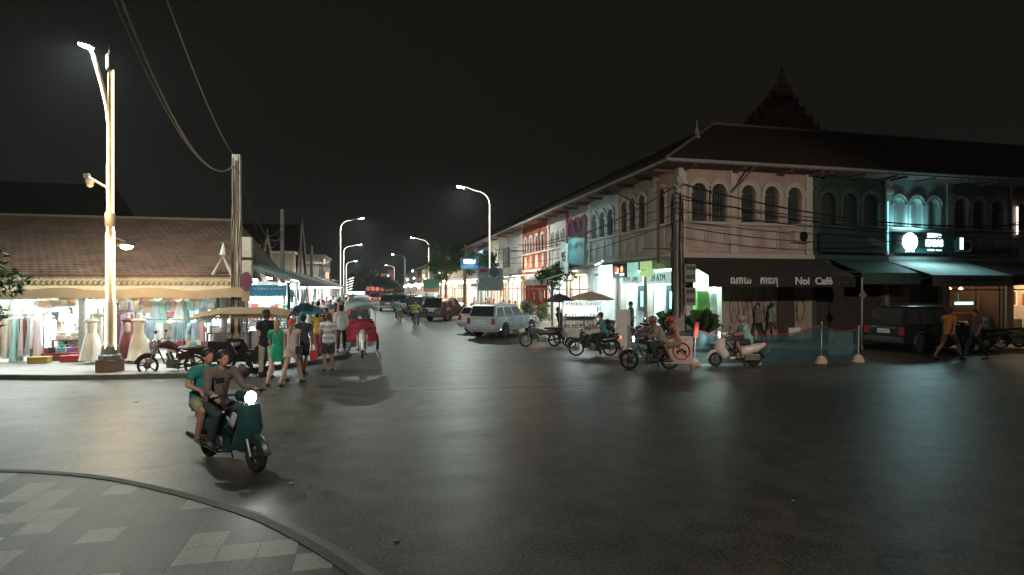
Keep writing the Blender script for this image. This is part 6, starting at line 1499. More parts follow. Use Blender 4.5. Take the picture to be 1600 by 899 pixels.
def rack(px0, px1, Y, zt, kinds, cols, step, name, label, rotr=.35, post=True):
    x0, x1 = onY(px0, Y)[0], onY(px1, Y)[0]
    r = empty('clothes_rail', (0, 0, 0), 0, label, 'clothes rail', 'clothes rails in the market hall')
    MB().tube([(x0-.1, Y, zt), (x1+.1, Y, zt)], .015, 6).build('rail', CHROME, r)
    if post:
        for x in (x0-.1, x1+.1): MB().tube([(x, Y, zt), (x, Y, .13)], .015, 6).build('leg', CHROME, r)
    x = x0; i = 0
    while x < x1 and i < 20:
        hang(kinds[i % len(kinds)], cols[rnd.randrange(len(cols))], x, Y, zt-.11, rnd.uniform(-rotr, rotr)+(1.2 if step < .2 else 0), (name, i)); x += step*rnd.uniform(.5, .75); i += 1
W_ = ['white', 'white', 'grey', 'white', 'cream', 'pale pink', 'mint', 'sky']
rack(-12, 62, 21.5, 1.62, ['long_dress', 'sarong'], ['mint', 'peach', 'grey', 'pale pink', 'cream', 'maroon', 'teal', 'white'], .17, 'on the low rail at the left edge', 'low floor rail of gowns at the left edge of the market')
rack(-5, 60, 22.3, 2.55, ['dress', 'shirt'], W_, .42, 'on the upper left rail', 'high rail of white dresses over the left edge', post=False)
rack(62, 130, 24.2, 2.3, ['shirt', 'sarong'], ['white', 'white', 'pale pink', 'coral', 'sky', 'cream'], .36, 'on the deep rail behind the shopkeeper', 'deep rail of pale shirts behind the shopkeeper', post=False)
rack(44, 80, 22.9, 1.5, ['trousers', 'shirt'], ['white', 'teal', 'white', 'cream'], .28, 'on the short rail left of the folded piles', 'short rail of white trousers left of the folded piles')
rack(128, 165, 22.6, 2.5, ['long_dress', 'sarong'], ['cream', 'white', 'grey', 'mustard'], .3, 'on the upper rail left of the lamp post', 'high rail of cream gowns left of the lamp post', post=False)
rack(186, 232, 22.2, 2.45, ['sarong', 'shirt', 'dress'], ['white', 'mustard', 'cream', 'mint', 'maroon', 'lilac'], .3, 'on the upper rail right of the lamp post', 'high rail of mixed scarves right of the lamp post', post=False)
rack(182, 206, 21.4, 1.72, ['long_dress'], ['lilac', 'maroon', 'black', 'maroon'], .2, 'on the low rail right of the lamp post', 'low rail of lilac and maroon gowns right of the lamp post')
rack(232, 318, 21.9, 2.36, ['shirt', 'dress', 'sarong', 'shirt'], ['dusty blue', 'peach', 'mint', 'teal', 'white', 'sky', 'navy', 'mint'], .30, 'on the long upper rail above the parked motorbike', 'long upper rail of shirts above the parked motorbike', post=False)
rack(232, 318, 21.6, 1.42, ['shirt', 'sarong', 'trousers'], ['teal', 'sky', 'white', 'mint', 'navy', 'dusty blue', 'olive', 'coral'], .27, 'on the lower rail behind the parked motorbike', 'lower rail of shirts behind the parked motorbike')
rack(320, 385, 23.3, 1.9, ['trousers', 'shirt'], ['black', 'teal', 'olive', 'maroon', 'mustard', 'navy'], .26, 'on the dark rail behind the tan canopy', 'rail of dark trousers behind the tan canopy', post=False)
rack(-5, 130, 25.2, 2.45, ['shirt', 'dress'], W_+['coral', 'peach', 'navy', 'teal', 'black'], .34, 'on the back wall rail left', 'rail along the back wall left of the lamp post', post=False)
rack(165, 330, 24.6, 2.5, ['shirt', 'dress', 'sarong'], W_+['teal', 'dusty blue', 'navy', 'maroon', 'black'], .36, 'on the back wall rail right', 'rail along the back wall right of the lamp post', post=False)
rack(170, 330, 24.4, 1.4, ['shirt', 'trousers'], W_+['navy', 'teal', 'maroon'], .36, 'low on the back wall right', 'low rail along the back wall right of the lamp post', post=False)
rack(392, 440, 25.2, 2.5, ['shirt', 'dress'], W_+['teal', 'coral'], .24, 'on the rail beneath the blue board', 'rail of pale shirts beneath the blue board', post=False)
def row(fn, n, px0, px1, Y, z, name):
    x0, x1 = onY(px0, Y)[0], onY(px1, Y)[0]
    for i in range(n): fn(x0+(x1-x0)*(i+.5)/n, Y+rnd.uniform(-.08, .08), z+rnd.uniform(-.04, .04), i, name)
NTH = ['first', 'second', 'third', 'fourth', 'fifth', 'sixth', 'seventh', 'eighth', 'ninth', 'tenth', 'eleventh', 'twelfth', 'thirteenth']
bagc = [(.7, .66, .58), (.6, .42, .3), (.72, .7, .66), (.5, .4, .28), (.68, .6, .5)]
def strawbag(x, y, z, i, name):
    m = MB(); m.lathe((0, 0, 0), [(.03, -.16), (.15, -.14), (.19, -.04), (.17, .05), (.12, .08)], 16, sy=.5); m.torus((0, 0, .06), .11, .01, 12, 4, a0=0, a1=PI)
    tag(m.build('straw_bag', mat('straw_%d' % (i % 5), bagc[i % 5], .8, var=.3, scale=30), None, smooth=True, loc=(x, y, z)), '%s round straw bag from the left hanging %s' % (NTH[i], name), 'bag', 'straw bags hanging under the market ceiling')
row(strawbag, 9, 25, 128, 22.0, 2.28, 'in the row near the ceiling')
row(strawbag, 7, 60, 112, 21.8, 2.02, 'in the second row below')
def hat(x, y, z, i, name):
    m = MB().lathe((0, 0, 0), [(.18, 0), (.185, .01), (.1, .02), (.09, .1), (.04, .12)], 14)
    o = m.build('straw_hat', mat('hat_%d' % (i % 4), [(.6, .5, .34), (.7, .66, .6), (.3, .2, .12), (.5, .2, .18)][i % 4], .8), None, smooth=True, loc=(x, y, z)); o.rotation_euler = (1.2, 0, rnd.uniform(-.5, .5))
    tag(o, '%s hat from the left pinned %s' % (NTH[i], name), 'hat', 'hats pinned up around the market hall')
row(hat, 12, 186, 318, 21.35, 2.22, 'under the awning right of the lamp post')
row(hat, 8, 70, 160, 21.35, 2.25, 'under the awning left of the lamp post')
row(hat, 9, 4, 70, 24.0, 1.75, 'on the inner stand at the left edge')
def backpack(x, y, z, i, name):
    m = MB(); m.box((0, 0, 0), (.30, .16, .40)); m.box((0, -.1, -.06), (.22, .06, .2)); m.torus((0, 0, .2), .05, .012, 10, 4, a0=0, a1=PI)
    tag(m.build('backpack', mat('backpack_%d' % (i % 4), [(.3, .42, .42), (.6, .58, .55), (.12, .25, .28), (.5, .55, .55)][i % 4], .6), None, bevel=.04, loc=(x, y, z)), '%s backpack from the left hanging %s' % (NTH[i], name), 'backpack', 'backpacks hanging over the tan canopy')
row(backpack, 7, 318, 384, 21.5, 1.98, 'above the tan canopy')
def plush(x, y, z, i, name):
    m = MB(); m.sph((0, 0, 0), (.11, .08, .13)); m.sph((0, -.02, .15), .08)
    for s in (-1, 1): m.sph((s*.06, 0, .23), .03, 8, 6); m.sph((s*.1, -.02, -.02), (.04, .04, .07), 8, 6)
    tag(m.build('plush_toy', mat('plush_%d' % (i % 4), [(.6, .2, .25), (.7, .65, .6), (.2, .4, .5), (.6, .4, .2)][i % 4], .9), None, smooth=True, loc=(x, y, z)), '%s small plush toy from the left %s' % (NTH[i], name), 'plush toy', 'plush toys on the stall')
row(plush, 8, 395, 445, 24.6, 1.25, 'on the wall below the blue board')
row(plush, 6, 322, 380, 22.8, 1.16, 'on the table behind the tan canopy')
def purse(x, y, z, i, name):
    m = MB(); m.box((0, 0, 0), (.2, .08, .15)); m.torus((0, 0, .07), .09, .008, 10, 4, a0=0, a1=PI)
    tag(m.build('purse', mat('purse_%d' % (i % 6), [(.35, .05, .06), (.04, .04, .05), (.5, .35, .2), (.1, .3, .3), (.6, .55, .5), (.2, .1, .25)][i % 6], .5), None, bevel=.02, loc=(x, y, z)), '%s purse from the left %s' % (NTH[i], name), 'purse', 'purses lined up for sale')
row(purse, 12, 236, 320, 21.2, .62, 'on the knee high shelf behind the parked motorbike')
row(purse, 9, 326, 384, 22.0, 1.62, 'strung above the bedding packs')
row(purse, 10, 395, 447, 24.4, 1.75, 'strung below the blue board')
row(purse, 8, 70, 130, 21.6, .45, 'on the low step left of the lamp post')
MB_sh = MB().bx(onY(232, 21.2)[0], onY(322, 21.2)[0], 21.05, 21.35, .50, .53); o_ = MB_sh.build('display_shelf', WOOD, None); tag(o_, 'long knee high wooden shelf behind the parked motorbike', 'shelf')
for q_ in (232, 277, 322): MB().bx(onY(q_, 21.2)[0]-.02, onY(q_, 21.2)[0]+.02, 21.1, 21.3, .13, .5).build('leg', WOOD, o_)
o_ = MB().bx(onY(68, 21.6)[0], onY(132, 21.6)[0], 21.45, 21.75, .13, .37).build('display_step', mat('step_red', (.16, .04, .04), .7), None); tag(o_, 'dark red display step left of the lamp post', 'display step')
# tables with folded piles
def table(px0, px1, Y, dpt, h, label, cols, layers):
    x0, x1 = onY(px0, Y)[0], onY(px1, Y)[0]
    r = empty('display_table', ((x0+x1)/2, Y, .13), 0, label, 'table', 'display tables in the market hall'); w_ = (x1-x0)/2
    MB().bx(-w_, w_, 0, dpt, h-.04, h).build('tabletop', WOOD, r)
    for a in (-1, 1):
        for b_ in (0.05, dpt-.05): MB().bx(a*w_*.95-.025, a*w_*.95+.025, b_-.025, b_+.025, 0, h-.041).build('leg', WOOD, r)
    n = 0
    nx = max(2, int((x1-x0)/.34)); ny = max(1, int(dpt/.36))
    for j in range(ny):
        for i in range(nx):
            m = MB(); k = rnd.randint(*layers); zz = 0
            for q in range(k):
                th = rnd.uniform(.03, .05); m.mat(rnd.randrange(3)).box((rnd.uniform(-.01, .01), rnd.uniform(-.01, .01), zz+th/2), (.29+rnd.uniform(-.02, .02), .30, th*.92), rz=rnd.uniform(-.06, .06)); zz += th
            cn = rnd.sample(cols, 3) if len(cols) >= 3 else cols*3
            o = m.build('folded_clothes', [GM[c_] for c_ in cn], None, bevel=.01, loc=(x0+(x1-x0)*(i+.5)/nx, Y+.2+j*.36, .13+h+j*.0))
            tag(o, 'folded %s clothes, %s from left in %s row on %s' % (cn[0], NTH[i % 13], ['front', 'second', 'third', 'back'][j], ('central table' if label.startswith('central') else 'bedding pack table' if 'bedding' in label else 'blue board table')), 'folded clothes', 'folded clothes piled on the tables')
table(80, 134, 22.2, 1.3, .62, 'central table with folded piles left of the lamp post', ['white', 'cream', 'pale pink', 'peach', 'mustard', 'sky'], (3, 8))
table(322, 386, 22.0, .8, .78, 'table with pale bedding packs behind the tan canopy', ['white', 'pale pink', 'sky', 'white'], (5, 9))
table(396, 446, 24.2, .7, .78, 'table with shirts beneath the blue board', ['white', 'coral', 'sky', 'cream'], (3, 6))
# floor goods
def floor_item(px, py, kind, c_, label):
    g = Gr(px, py, .13)
    if kind == 'sack': m = MB(); m.lathe((0, 0, 0), [(.17, 0), (.22, .1), (.18, .22), (.21, .3), (.15, .42), (.17, .5), (.08, .58)], 14, sy=.8)
    elif kind == 'box': m = MB().box((0, 0, .09), (.55, .3, .18)); m.box((0, 0, .19), (.57, .32, .03))
    elif kind == 'bag': m = MB(); m.lathe((0, 0, 0), [(.14, 0), (.19, .08), (.17, .25), (.08, .33)], 12, sy=.6); m.torus((0, 0, .32), .08, .012, 10, 4, a0=0, a1=PI)
    elif kind == 'basket': m = MB().lathe((0, 0, 0), [(.17, 0), (.2, .22), (.17, .22), (.15, .04)], 14)
    o = m.build({'sack': 'rolled_sack', 'box': 'case', 'bag': 'handbag', 'basket': 'basket'}[kind], mat('goods_'+label.split()[0]+label.split()[1], c_, .6), None, loc=(g.x, g.y, .13), smooth=(kind != 'box'), bevel=.02 if kind == 'box' else 0); tag(o, label, kind if kind != 'bag' else 'handbag', 'goods standing on the market pavement')
for a in ((62, 568, 'box', (.4, .26, .06), 'mustard case flat on the pavement left of the bags'), (68, 558, 'bag', (.04, .2, .24), 'teal handbag standing behind the mustard case'), (56, 560, 'bag', (.04, .03, .03), 'black handbag left of the teal one'),
          (80, 564, 'bag', (.5, .02, .04), 'bright red handbag in the floor row'), (90, 563, 'bag', (.02, .02, .03), 'ink dark handbag right of the red one'), (98, 560, 'bag', (.03, .03, .04), 'charcoal handbag before the cream sack'), (112, 566, 'box', (.3, .03, .03), 'red case lying flat left of the mannequin'),
          (125, 564, 'box', (.2, .03, .03), 'maroon case tucked under the mannequin hem'), (120, 556, 'sack', (.5, .42, .3), 'cream rolled sack stacked beside the mannequin'), (90, 553, 'sack', (.02, .08, .06), 'dark green rolled cloth bundle behind the handbags'), (102, 552, 'sack', (.02, .03, .05), 'navy rolled cloth bundle next to the cream sack'),
          (74, 552, 'basket', (.3, .12, .08), 'russet basket behind the red handbag')):
    floor_item(*a)
def mannequin(px, py, cn, H, label):
    g = Gr(px, py, .13); r = empty('mannequin', (g.x, g.y, .13), rnd.uniform(-.2, .2), label, 'mannequin', 'dressed mannequins on the pavement')
    MB().lathe((0, 0, 0), [(.16, 0), (.16, .02), (.02, .04), (.02, H*.5)], 14).build('stand', CHROME, r)
    m = MB(); cap(m, (0, 0, .95*H/1.5), (0, 0, 1.2*H/1.5), .12, .13); cap(m, (-.14, 0, 1.33*H/1.5), (.14, 0, 1.33*H/1.5), .05, .05); cap(m, (0, 0, 1.2*H/1.5), (0, 0, 1.45*H/1.5), .09, .045)
    m.build('torso', mat('mannequin_skin', (.55, .48, .4), .5), r)
    d = ring_loft([(1.40*H/1.5, .14, .09, 0, 0, 0, 0), (1.2*H/1.5, .155, .11, 0, 0, 0, 0), (.98*H/1.5, .13, .11, .02, 0, 0, 0), (.8*H/1.5, .2, .17, .05, 0, 0, 0), (.45, .27, .22, .08, 0, 0, .5), (.12, .32, .26, .1, 0, 0, 1)], 30)
    d.build('dress', GM[cn], r, smooth=True)
    m2 = MB().lathe((0, 0, 1.44*H/1.5), [(.045, 0), (.04, .06), (.05, .1), (.02, .12)], 10).build('neck', MATS['mannequin_skin'], r)
    s = MB(); s.sph((0, -.02, 1.33*H/1.5), (.2, .11, .07), 14, 8); s.build('frill', GM[cn], r, smooth=True)
mannequin(143, 569, 'white', 1.5, 'mannequin in a full white dress left of the lamp post')
mannequin(217, 568, 'cream', 1.5, 'mannequin in a cream strapless dress right of the lamp post')
mannequin(153, 562, 'cream', 1.65, 'taller mannequin in a dim cream gown against the lamp post')
mannequin(201, 566, 'maroon', 1.5, 'mannequin in maroon between lamp post and cream dress')
for i, (px, Yg) in enumerate(((404, 25.5), (424, 28), (445, 31), (462, 34), (476, 38), (486, 43))):
    X = -4.3-.05*i
    for j in range(4):
        hang(['shirt', 'dress', 'sarong', 'shirt'][j], rnd.choice(W_+['teal', 'coral', 'navy', 'dusty blue']), X+.75+.1*(j % 2), Yg-.9+j*.5, 2.42, PI/2+rnd.uniform(-.3, .3), ('under the %s stall awning up the lane' % NTH[i+1], j))

# ================================================================ FENCE, CART, PLANTS, TREES
net = mat('blue_net', (.015, .075, .095), .85, var=.5, scale=5, alpha=.66)
def fence():
    P3 = [Gr(966, 556), Gr(975, 574), Gr(1085, 572), Gr(1180, 570), Gr(1283, 568), Gr(1341, 566)]
    P3[0] = Vector((9.5, 20.6, 0)); P3[1] = Vector((9.2, 18.2, 0)) 
    P3 = [Vector((p.x, p.y, 0)) for p in P3]
    r = empty('netting_fence', (0, 0, 0), 0, 'blue construction netting strung on thin posts round the corner pavement', 'fence')
    tops = [1.05, 1.1, 1.15, .95, 1.25, 1.1]
    m = MB(); vs = []; fs = []; N_ = 14; cols = []
    for i in range(len(P3)-1):
        for k in range(N_+(i == len(P3)-2)):
            t = k/N_; p = P3[i].lerp(P3[i+1], t); h = tops[i]*(1-t)+tops[i+1]*t-.13*math.sin(PI*t); d = .012*math.sin(k*1.7+i)
            cols.append((p.x, p.y+d, h))
    for (x, y, h) in cols:
        for j in range(5): vs.append((x+.01*math.sin(j*2+x*3), y+.012*math.sin(j*1.9+x*5), .05+(h-.05)*j/4))
    for i in range(len(cols)-1):
        for j in range(4): a = i*5+j; fs.append((a, a+5, a+6, a+1))
    m.add(vs, fs).build('net', net, r)
    m = MB(); m.tube([(x, y, h+.015) for x, y, h in cols], .016, 5); m.build('red_tape', mat('red_tape', (.3, .02, .03), .6), r)
    for i, p in enumerate(P3):
        MB().tube([(p.x, p.y, 0), (p.x+.03, p.y, tops[i]+.12)], .018, 6).build('post', mat('pale_pipe', (.5, .5, .48), .5), r)
        MB().lathe((p.x, p.y, 0), [(.19, 0), (.17, .12), (.10, .22), (.08, .24)], 12).build('foot', mat('foot_concrete', (.48, .40, .30), .9, bump=.4), r)
    MB().box((P3[2].x+.02, P3[2].y-.05, 1.15), (.13, .08, .5), ry=.15).build('marker_flag', mat('red_flag', (.5, .04, .03), .6), r)
    for px, w_, h0, h1 in ((1246, .45, .75, 1.15), (1319, .95, .25, 1.05)):
        g = Gr(px, 567); MB().bx(g.x-w_/2, g.x+w_/2, g.y+.12, g.y+.16, h0, h1).build('board', mat('pale_board', (.42, .52, .54), .7), r)
    return P3
fence()
g = Gr(1061, 578)
r = empty('warning_placard', (g.x, g.y-.1, 0), -CA, 'white placard with red prohibition ring in front of the netting', 'placard')
MB().bx(-.36, .36, 0, .03, .18, 1.02).build('board', mat('placard_white', (.62, .58, .54), .6), r)
MB().bx(-.33, -.3, .031, .05, 0, 1.0).bx(.3, .33, .031, .05, 0, 1.0).build('leg', WOOD, r)
m = MB().torus((.02, -.006, .57), .25, .026, 32, 5); m.box((.02, -.008, .57), (.48, .01, .045), ry=.75); m.build('ring', mat('ring_red', (.6, .03, .03), .5), r)
MB().box((.02, -.004, .57), (.30, .008, .05)).box((.02, -.004, .62), (.12, .008, .06)).box((-.1, -.004, .52), (.07, .008, .07)).box((.14, -.004, .52), (.07, .008, .07)).build('symbol', BLACK, r)
strokes('lettering', 14, .07, MATS['ring_red'], r, TT(0, -.004, .93), 13)
# plain white board
g = Gr(973, 547); o = empty('partition_board', (g.x, g.y, 0), -CA+.1, 'plain white upright board between the rider and the cash machines', 'board')
MB().bx(-.3, .3, -.02, .02, .1, 1.62).build('panel', mat('matt_white', (.62, .66, .65), .8), o)
for s in (-1, 1): MB().bx(s*.28-.02, s*.28+.02, -.15, .15, 0, .1).build('foot', STEEL, o)
# food cart
g = Gr(912, 545); r = empty('food_cart', (g.x, g.y+.3, 0), -CA+.05, 'glass sided street food cart glowing white under a tan umbrella roof', 'food cart')
MB().bx(-.75, .75, -.35, .35, .45, .85).build('body', mat('cart_steel', (.4, .44, .44), .4, .5), r)
for s in (-1, 1): wheel(r, s*.5, .24, .03, y=-.4); wheel(r, s*.5, .24, .03, y=.4)
p = MB()
for x in (-.73, .05, .73):
    for y in (-.33, .33): p.bx(x-.015, x+.015, y-.015, y+.015, .851, 1.85)
p.bx(-.76, .76, -.36, .36, 1.85, 1.9); p.bx(-.72, .72, -.3, .3, 1.3, 1.315); p.build('frame', CHROME, r)
MB().bx(-.72, .72, .30, .31, .86, 1.84).build('rear_panel', mat('cart_white', (.7, .74, .73), .5), r)
b = MB().bx(-.78, .78, -.385, -.365, 1.72, 1.95).build('sign_strip', mat('cart_sign', (.45, .5, .5), .5, emit=.5, ecol=(.8, 1, 1)), r)
strokes('lettering', 14, .18, mat('cart_ink', (.02, .08, .08), .5), b, TT(0, -.39, 1.835), 14)
MB().bx(-.6, .6, 0, .05, 1.78, 1.82).build('tube_lamp', emat('tube_cart', (.85, 1, 1), 10), r)
light('AREA', 'cart_light', (0, -.05, 1.76), 34, (.85, 1, 1), 1.1, .2, parent=r)
k = MB(); rg = random.Random(2)
for z0 in (.86, 1.32):
    for i in range(11): k.mat(i % 3).sph((-.62+i*.125, rg.uniform(-.15, .15), z0+.07), (.055, .09, .06), 8, 6)
k.build('food', [mat('bread', (.45, .25, .1), .8), mat('bun', (.65, .6, .5), .7), mat('greens', (.1, .3, .15), .7)], r)
def parasol(x, y, z, R, m, label, fold=8):
    r = empty('parasol', (x, y, 0), 0, label, 'parasol')
    c = MB(); vs = [(0, 0, z+.35)]; 
    for ring, q in ((.5, .22), (1, 0)):
        for k_ in range(fold*2):
            a = PI*k_/fold; rr = R*ring*(1 if k_ % 2 == 0 else .96); vs.append((rr*math.cos(a), rr*math.sin(a), z+q-(.03 if k_ % 2 else 0)))
    n = fold*2; fs = [(0, 1+k_, 1+(k_+1) % n) for k_ in range(n)]+[(1+k_, 1+n+k_, 1+n+(k_+1) % n, 1+(k_+1) % n) for k_ in range(n)]
    vs2 = [(a, b, c_-.02) for a, b, c_ in vs]; o_ = len(vs)
    c.add(vs+vs2, fs+[tuple(q+o_ for q in reversed(f)) for f in fs]+[(1+n+k_, 1+n+(k_+1) % n, 1+n+(k_+1) % n+o_, 1+n+k_+o_) for k_ in range(n)])
    c.build('canopy', m, r); MB().tube([(0, 0, 0), (0, 0, z+.37)], .02, 6).build('pole', STEEL, r); return r
g = Gr(922, 540); parasol(g.x+.3, g.y+.75, 1.98, 1.15, mat('tan_parasol', (.55, .45, .33), .8), 'wide tan parasol spread over the food cart')
g = Gr(880, 540); parasol(g.x, g.y+.5, 1.9, .7, mat('dark_parasol', (.05, .05, .055), .8), 'smaller black parasol left of the tan one')
g = Gr(455, 565, .13); parasol(g.x+.25, g.y+1.5, 1.62, .75, mat('teal_parasol', (.03, .10, .12), .6), 'dark teal parasol behind the red headscarf')

def leaves(mb, c, R, n, size, rg, squash=1):
    for i in range(n):
        while True:
            v = Vector((rg.uniform(-1, 1), rg.uniform(-1, 1), rg.uniform(-1, 1)))
            if v.length < 1: break
        p = Vector(c)+Vector((v.x*R[0], v.y*R[1], v.z*R[2])); s = size*rg.uniform(.6, 1.3)
        E = Euler((rg.uniform(-1, 1), rg.uniform(-1, 1), rg.uniform(0, 6.3))).to_matrix(); mb.mat(rg.randrange(3))
        mb.add([p+E @ Vector(q) for q in ((-s, 0, 0), (-.2*s, -.4*s, .05*s), (s, 0, -.15*s), (-.2*s, .4*s, .05*s))], [(0, 1, 2), (0, 2, 3)])
LEAF = [mat('leaf_dark', (.03, .075, .025), .6), mat('leaf_mid', (.05, .11, .035), .6), mat('leaf_pale', (.09, .16, .06), .6)]
BARK = mat('bark', (.14, .10, .07), .9, bump=.6, bscale=20)
def tree(x, y, h, R, label, n=1600, size=.1, blobs=9, z0=.13, lean=0, seed=1, leafm=LEAF, cat='tree', trunk_r=.07):
    r = empty('tree', (x, y, z0), 0, label, cat); rg = random.Random(seed)
    t = MB(); t.tube([(0, 0, 0), (lean*.3, .02, h*.35), (lean*.7, -.03, h*.6), (lean, 0, h*.8)], [trunk_r, trunk_r*.8, trunk_r*.6, trunk_r*.3], 8); cs = []
    for i in range(blobs):
        a = rg.uniform(0, 6.3); q = rg.uniform(.25, 1)*R; c = Vector((lean+q*math.cos(a), q*math.sin(a), h*rg.uniform(.55, .97))); cs.append(c)
        s = Vector((lean*.6, 0, h*rg.uniform(.35, .6))); t.tube([s, s.lerp(c, .5)+Vector((0, 0, .1)), c], [trunk_r*.4, trunk_r*.25, .008], 5)
    t.build('trunk', BARK, r)
    m = MB()
    for c in cs: leaves(m, c, (R*.42, R*.42, R*.32), n//blobs, size, rg)
    m.build('crown', leafm, r)
Y, t = onX(863, 10.6); tree(10.6, Y, 3.9, 1.15, 'slender street tree with loose leaves before the brick red house', n=1300, size=.13, blobs=12, seed=4)
Y, t = onX(752, 10.4); tree(10.4, Y, 6.2, 1.6, 'leafy tree between banner and dark bar building', n=1800, size=.17, blobs=12, seed=6)
Y, t = onX(727, 10.4); pole('bare_trunk', (10.4, Y, .13), 7.5, .16, .1, BARK, 'bare leaning trunk standing beside the leafy tree', 'tree trunk')
Y, t = onX(697, 9.8); tree(9.8, Y, 8.6, 2.4, 'dark creeper covered tree far along the shops', n=2600, size=.28, blobs=16, seed=8, trunk_r=.2)
Y, t = onX(685, 9.8); tree(9.8, Y, 4.8, 1.5, 'green lit shrub tree beside the second lamp', n=1000, size=.25, seed=9)
def palm(x, y, h, label):
    r = empty('palm_tree', (x, y, .13), 0, label, 'palm tree'); rg = random.Random(12)
    MB().tube([(0, 0, 0), (.1, 0, h*.5), (.0, 0, h)], [.2, .15, .13], 8).build('trunk', BARK, r)
    m = MB()
    for i in range(22):
        a = 2*PI*i/22+rg.uniform(-.1, .1); el = rg.uniform(.2, 1.3); L_ = 2.6; pts = []
        for k in range(7):
            q = k/6; pts.append(Vector((math.cos(a)*L_*q*math.cos(el*.6), math.sin(a)*L_*q*math.cos(el*.6), h+L_*q*math.sin(el)-1.5*q*q)))
        m.tube(pts, [.02]*7, 4)
        for k in range(1, 7):
            for s in (-1, 1):
                for u in (0, .33, .66):
                    p = pts[k-1].lerp(pts[k], u); d = Vector((-math.sin(a)*s, math.cos(a)*s, -.5))*.55; w_ = (pts[k]-pts[k-1]).normalized()*.06
                    m.add([p, p+w_, p+d+w_*2], [(0, 1, 2)])
    m.build('crown', LEAF[2], r)
    for k in range(3): light('POINT', 'fairy_light', (.6*math.cos(k*2), -1.0+.5*k, h-.6), 30, (1, .62, .2), .1, parent=r)
    b = MB(); [b.sph((-.8+.5*k, -.8, h-.9+.15*k), .1, 8, 6) for k in range(4)]; b.build('fairy_lamp', emat('fairy_amber', (1, .6, .2), 14), r)
Y, t = onX(689, 11.5); palm(11.5, Y, zat(402, t), 'palm lit amber from below above the far roofs')
# bushes and pots
def bush(px, X, R, h, label, n=900, z=.13, size=.09, seed=1):
    Y, t = onX(px, X); r = empty('shrub', (X, Y, z), 0, label, 'shrub'); rg = random.Random(seed); m = MB()
    for i in range(8): leaves(m, (rg.uniform(-R, R)*.7, rg.uniform(-R, R)*.7, h*rg.uniform(.3, .9)), (R*.45, R*.45, h*.25), n//8, size, rg)
    m.build('foliage', LEAF, r); t_ = MB(); [t_.tube([(0, 0, 0), (rg.uniform(-R, R)*.5, rg.uniform(-R, R)*.5, h*.8)], .015, 5) for k in range(5)]; t_.build('stem', BARK, r)
bush(828, 10.9, .8, 1.5, 'dense dark shrub right of the silver bonnet', seed=3); bush(845, 10.8, .7, 1.2, 'lower shrub before the brick red doorway', seed=5)
def pot(px, X, Y, h, label, seed=1):
    r = empty('potted_plant', (X, Y, .13), 0, label, 'potted plant', 'potted plants at the shop corner'); rg = random.Random(seed)
    MB().lathe((0, 0, 0), [(.16, 0), (.22, .35), (.24, .38), (.2, .38), (.18, .33)], 14).build('pot', mat('clay_pot', (.3, .28, .26), .8), r)
    m = MB()
    for i in range(46):
        a = rg.uniform(0, 6.3); q = rg.uniform(.1, .45); p0 = Vector((0, 0, .35)); p1 = Vector((q*math.cos(a), q*math.sin(a), .35+h*rg.uniform(.5, 1))); p2 = p1+Vector((q*math.cos(a)*.6, q*math.sin(a)*.6, -.1)); w_ = Vector((-math.sin(a), math.cos(a), 0))*.035
        m.mat(rg.randrange(3)).add([p0, p1-w_, p2, p1+w_], [(0, 1, 2), (0, 2, 3)])
    m.build('foliage', LEAF, r)
for (px, lab, s, h) in ((1094, 'tall spiky potted plant in the lit corner doorway', 1, 1.2), (1104, 'second spiky potted plant right of the first', 2, 1.0), (1050, 'potted plant left of the cable pole', 3, 1.1)):
    X, t = onY(px, 21.9); pot(px, X, 21.9, h, lab, s)
# leaves entering the frame at the far left
p = P(-78, 455, 12.5); tree(p.x, p.y, 3.2, 1.15, 'tree reaching into the frame at the far left edge', n=1500, size=.09, seed=14, z0=0)
# banners and signs on the shop side
Y, t = onX(767, 8.2); r = empty('banner', (8.2, Y, 0), 0, 'grey blue street banner fixed to the nearest right hand lamp', 'banner')
MB().bx(-.9, .9, -.03, .03, zat(455, t), zat(420, t)).build('cloth', mat('banner_cloth', (.22, .30, .34), .7), r); MB().tube([(-.95, 0, 0), (-.95, 0, zat(418, t))], .04, 6).build('pole', STEEL, r)
MB().bx(-.85, -.25, -.05, -.031, zat(426.5, t), zat(421, t)).build('panel', mat('banner_rose', (.35, .06, .10), .7), r); MB().lathe((.25, -.05, zat(426, t)), [(.36, 0), (.36, .018)], 20, 'y').build('emblem', mat('banner_teal', (.04, .16, .19), .7), r); strokes('lettering', 6, .38, WHITE, r, TT(-.1, -.04, zat(432, t)), 15)
Y, t = onX(674, 8.0); r = empty('banner', (8.0, Y, 0), 0, 'green and orange banner on the second shop side lamp', 'banner')
MB().bx(-1.1, 1.1, -.03, .03, zat(452, t), zat(437, t)).build('cloth', mat('banner_green', (.10, .25, .2), .7), r); MB().bx(-1.1, 1.1, -.03, .03, zat(457, t), zat(452.2, t)).build('stripe', mat('banner_orange', (.5, .16, .06), .7), r); MB().tube([(-1.15, 0, 0), (-1.15, 0, zat(436, t))], .05, 6).build('pole', STEEL, r)
Y, t = onX(738, 9.6); r = empty('light_box', (9.6, Y, 0), 0, 'glowing blue light box sign on a post before the dark bar', 'light sign')
MB().bx(-1.2, 1.6, -.1, .1, zat(422, t), zat(404, t)).build('box', mat('blue_lightbox', (.03, .10, .16), .4), r); MB().bx(-.9, .3, -.14, -.105, zat(413, t), zat(406, t)).build('screen', emat('blue_white', (.55, .75, 1), 1.1), r)
MB().bx(-1.15, 1.55, -.12, -.105, zat(421, t), zat(415, t)).build('caption', emat('blue_dim', (.05, .2, .3), .3), r)
MB().tube([(-.8, 0, 0), (-.8, 0, zat(422, t))], .12, 8).build('post', BARK, r)
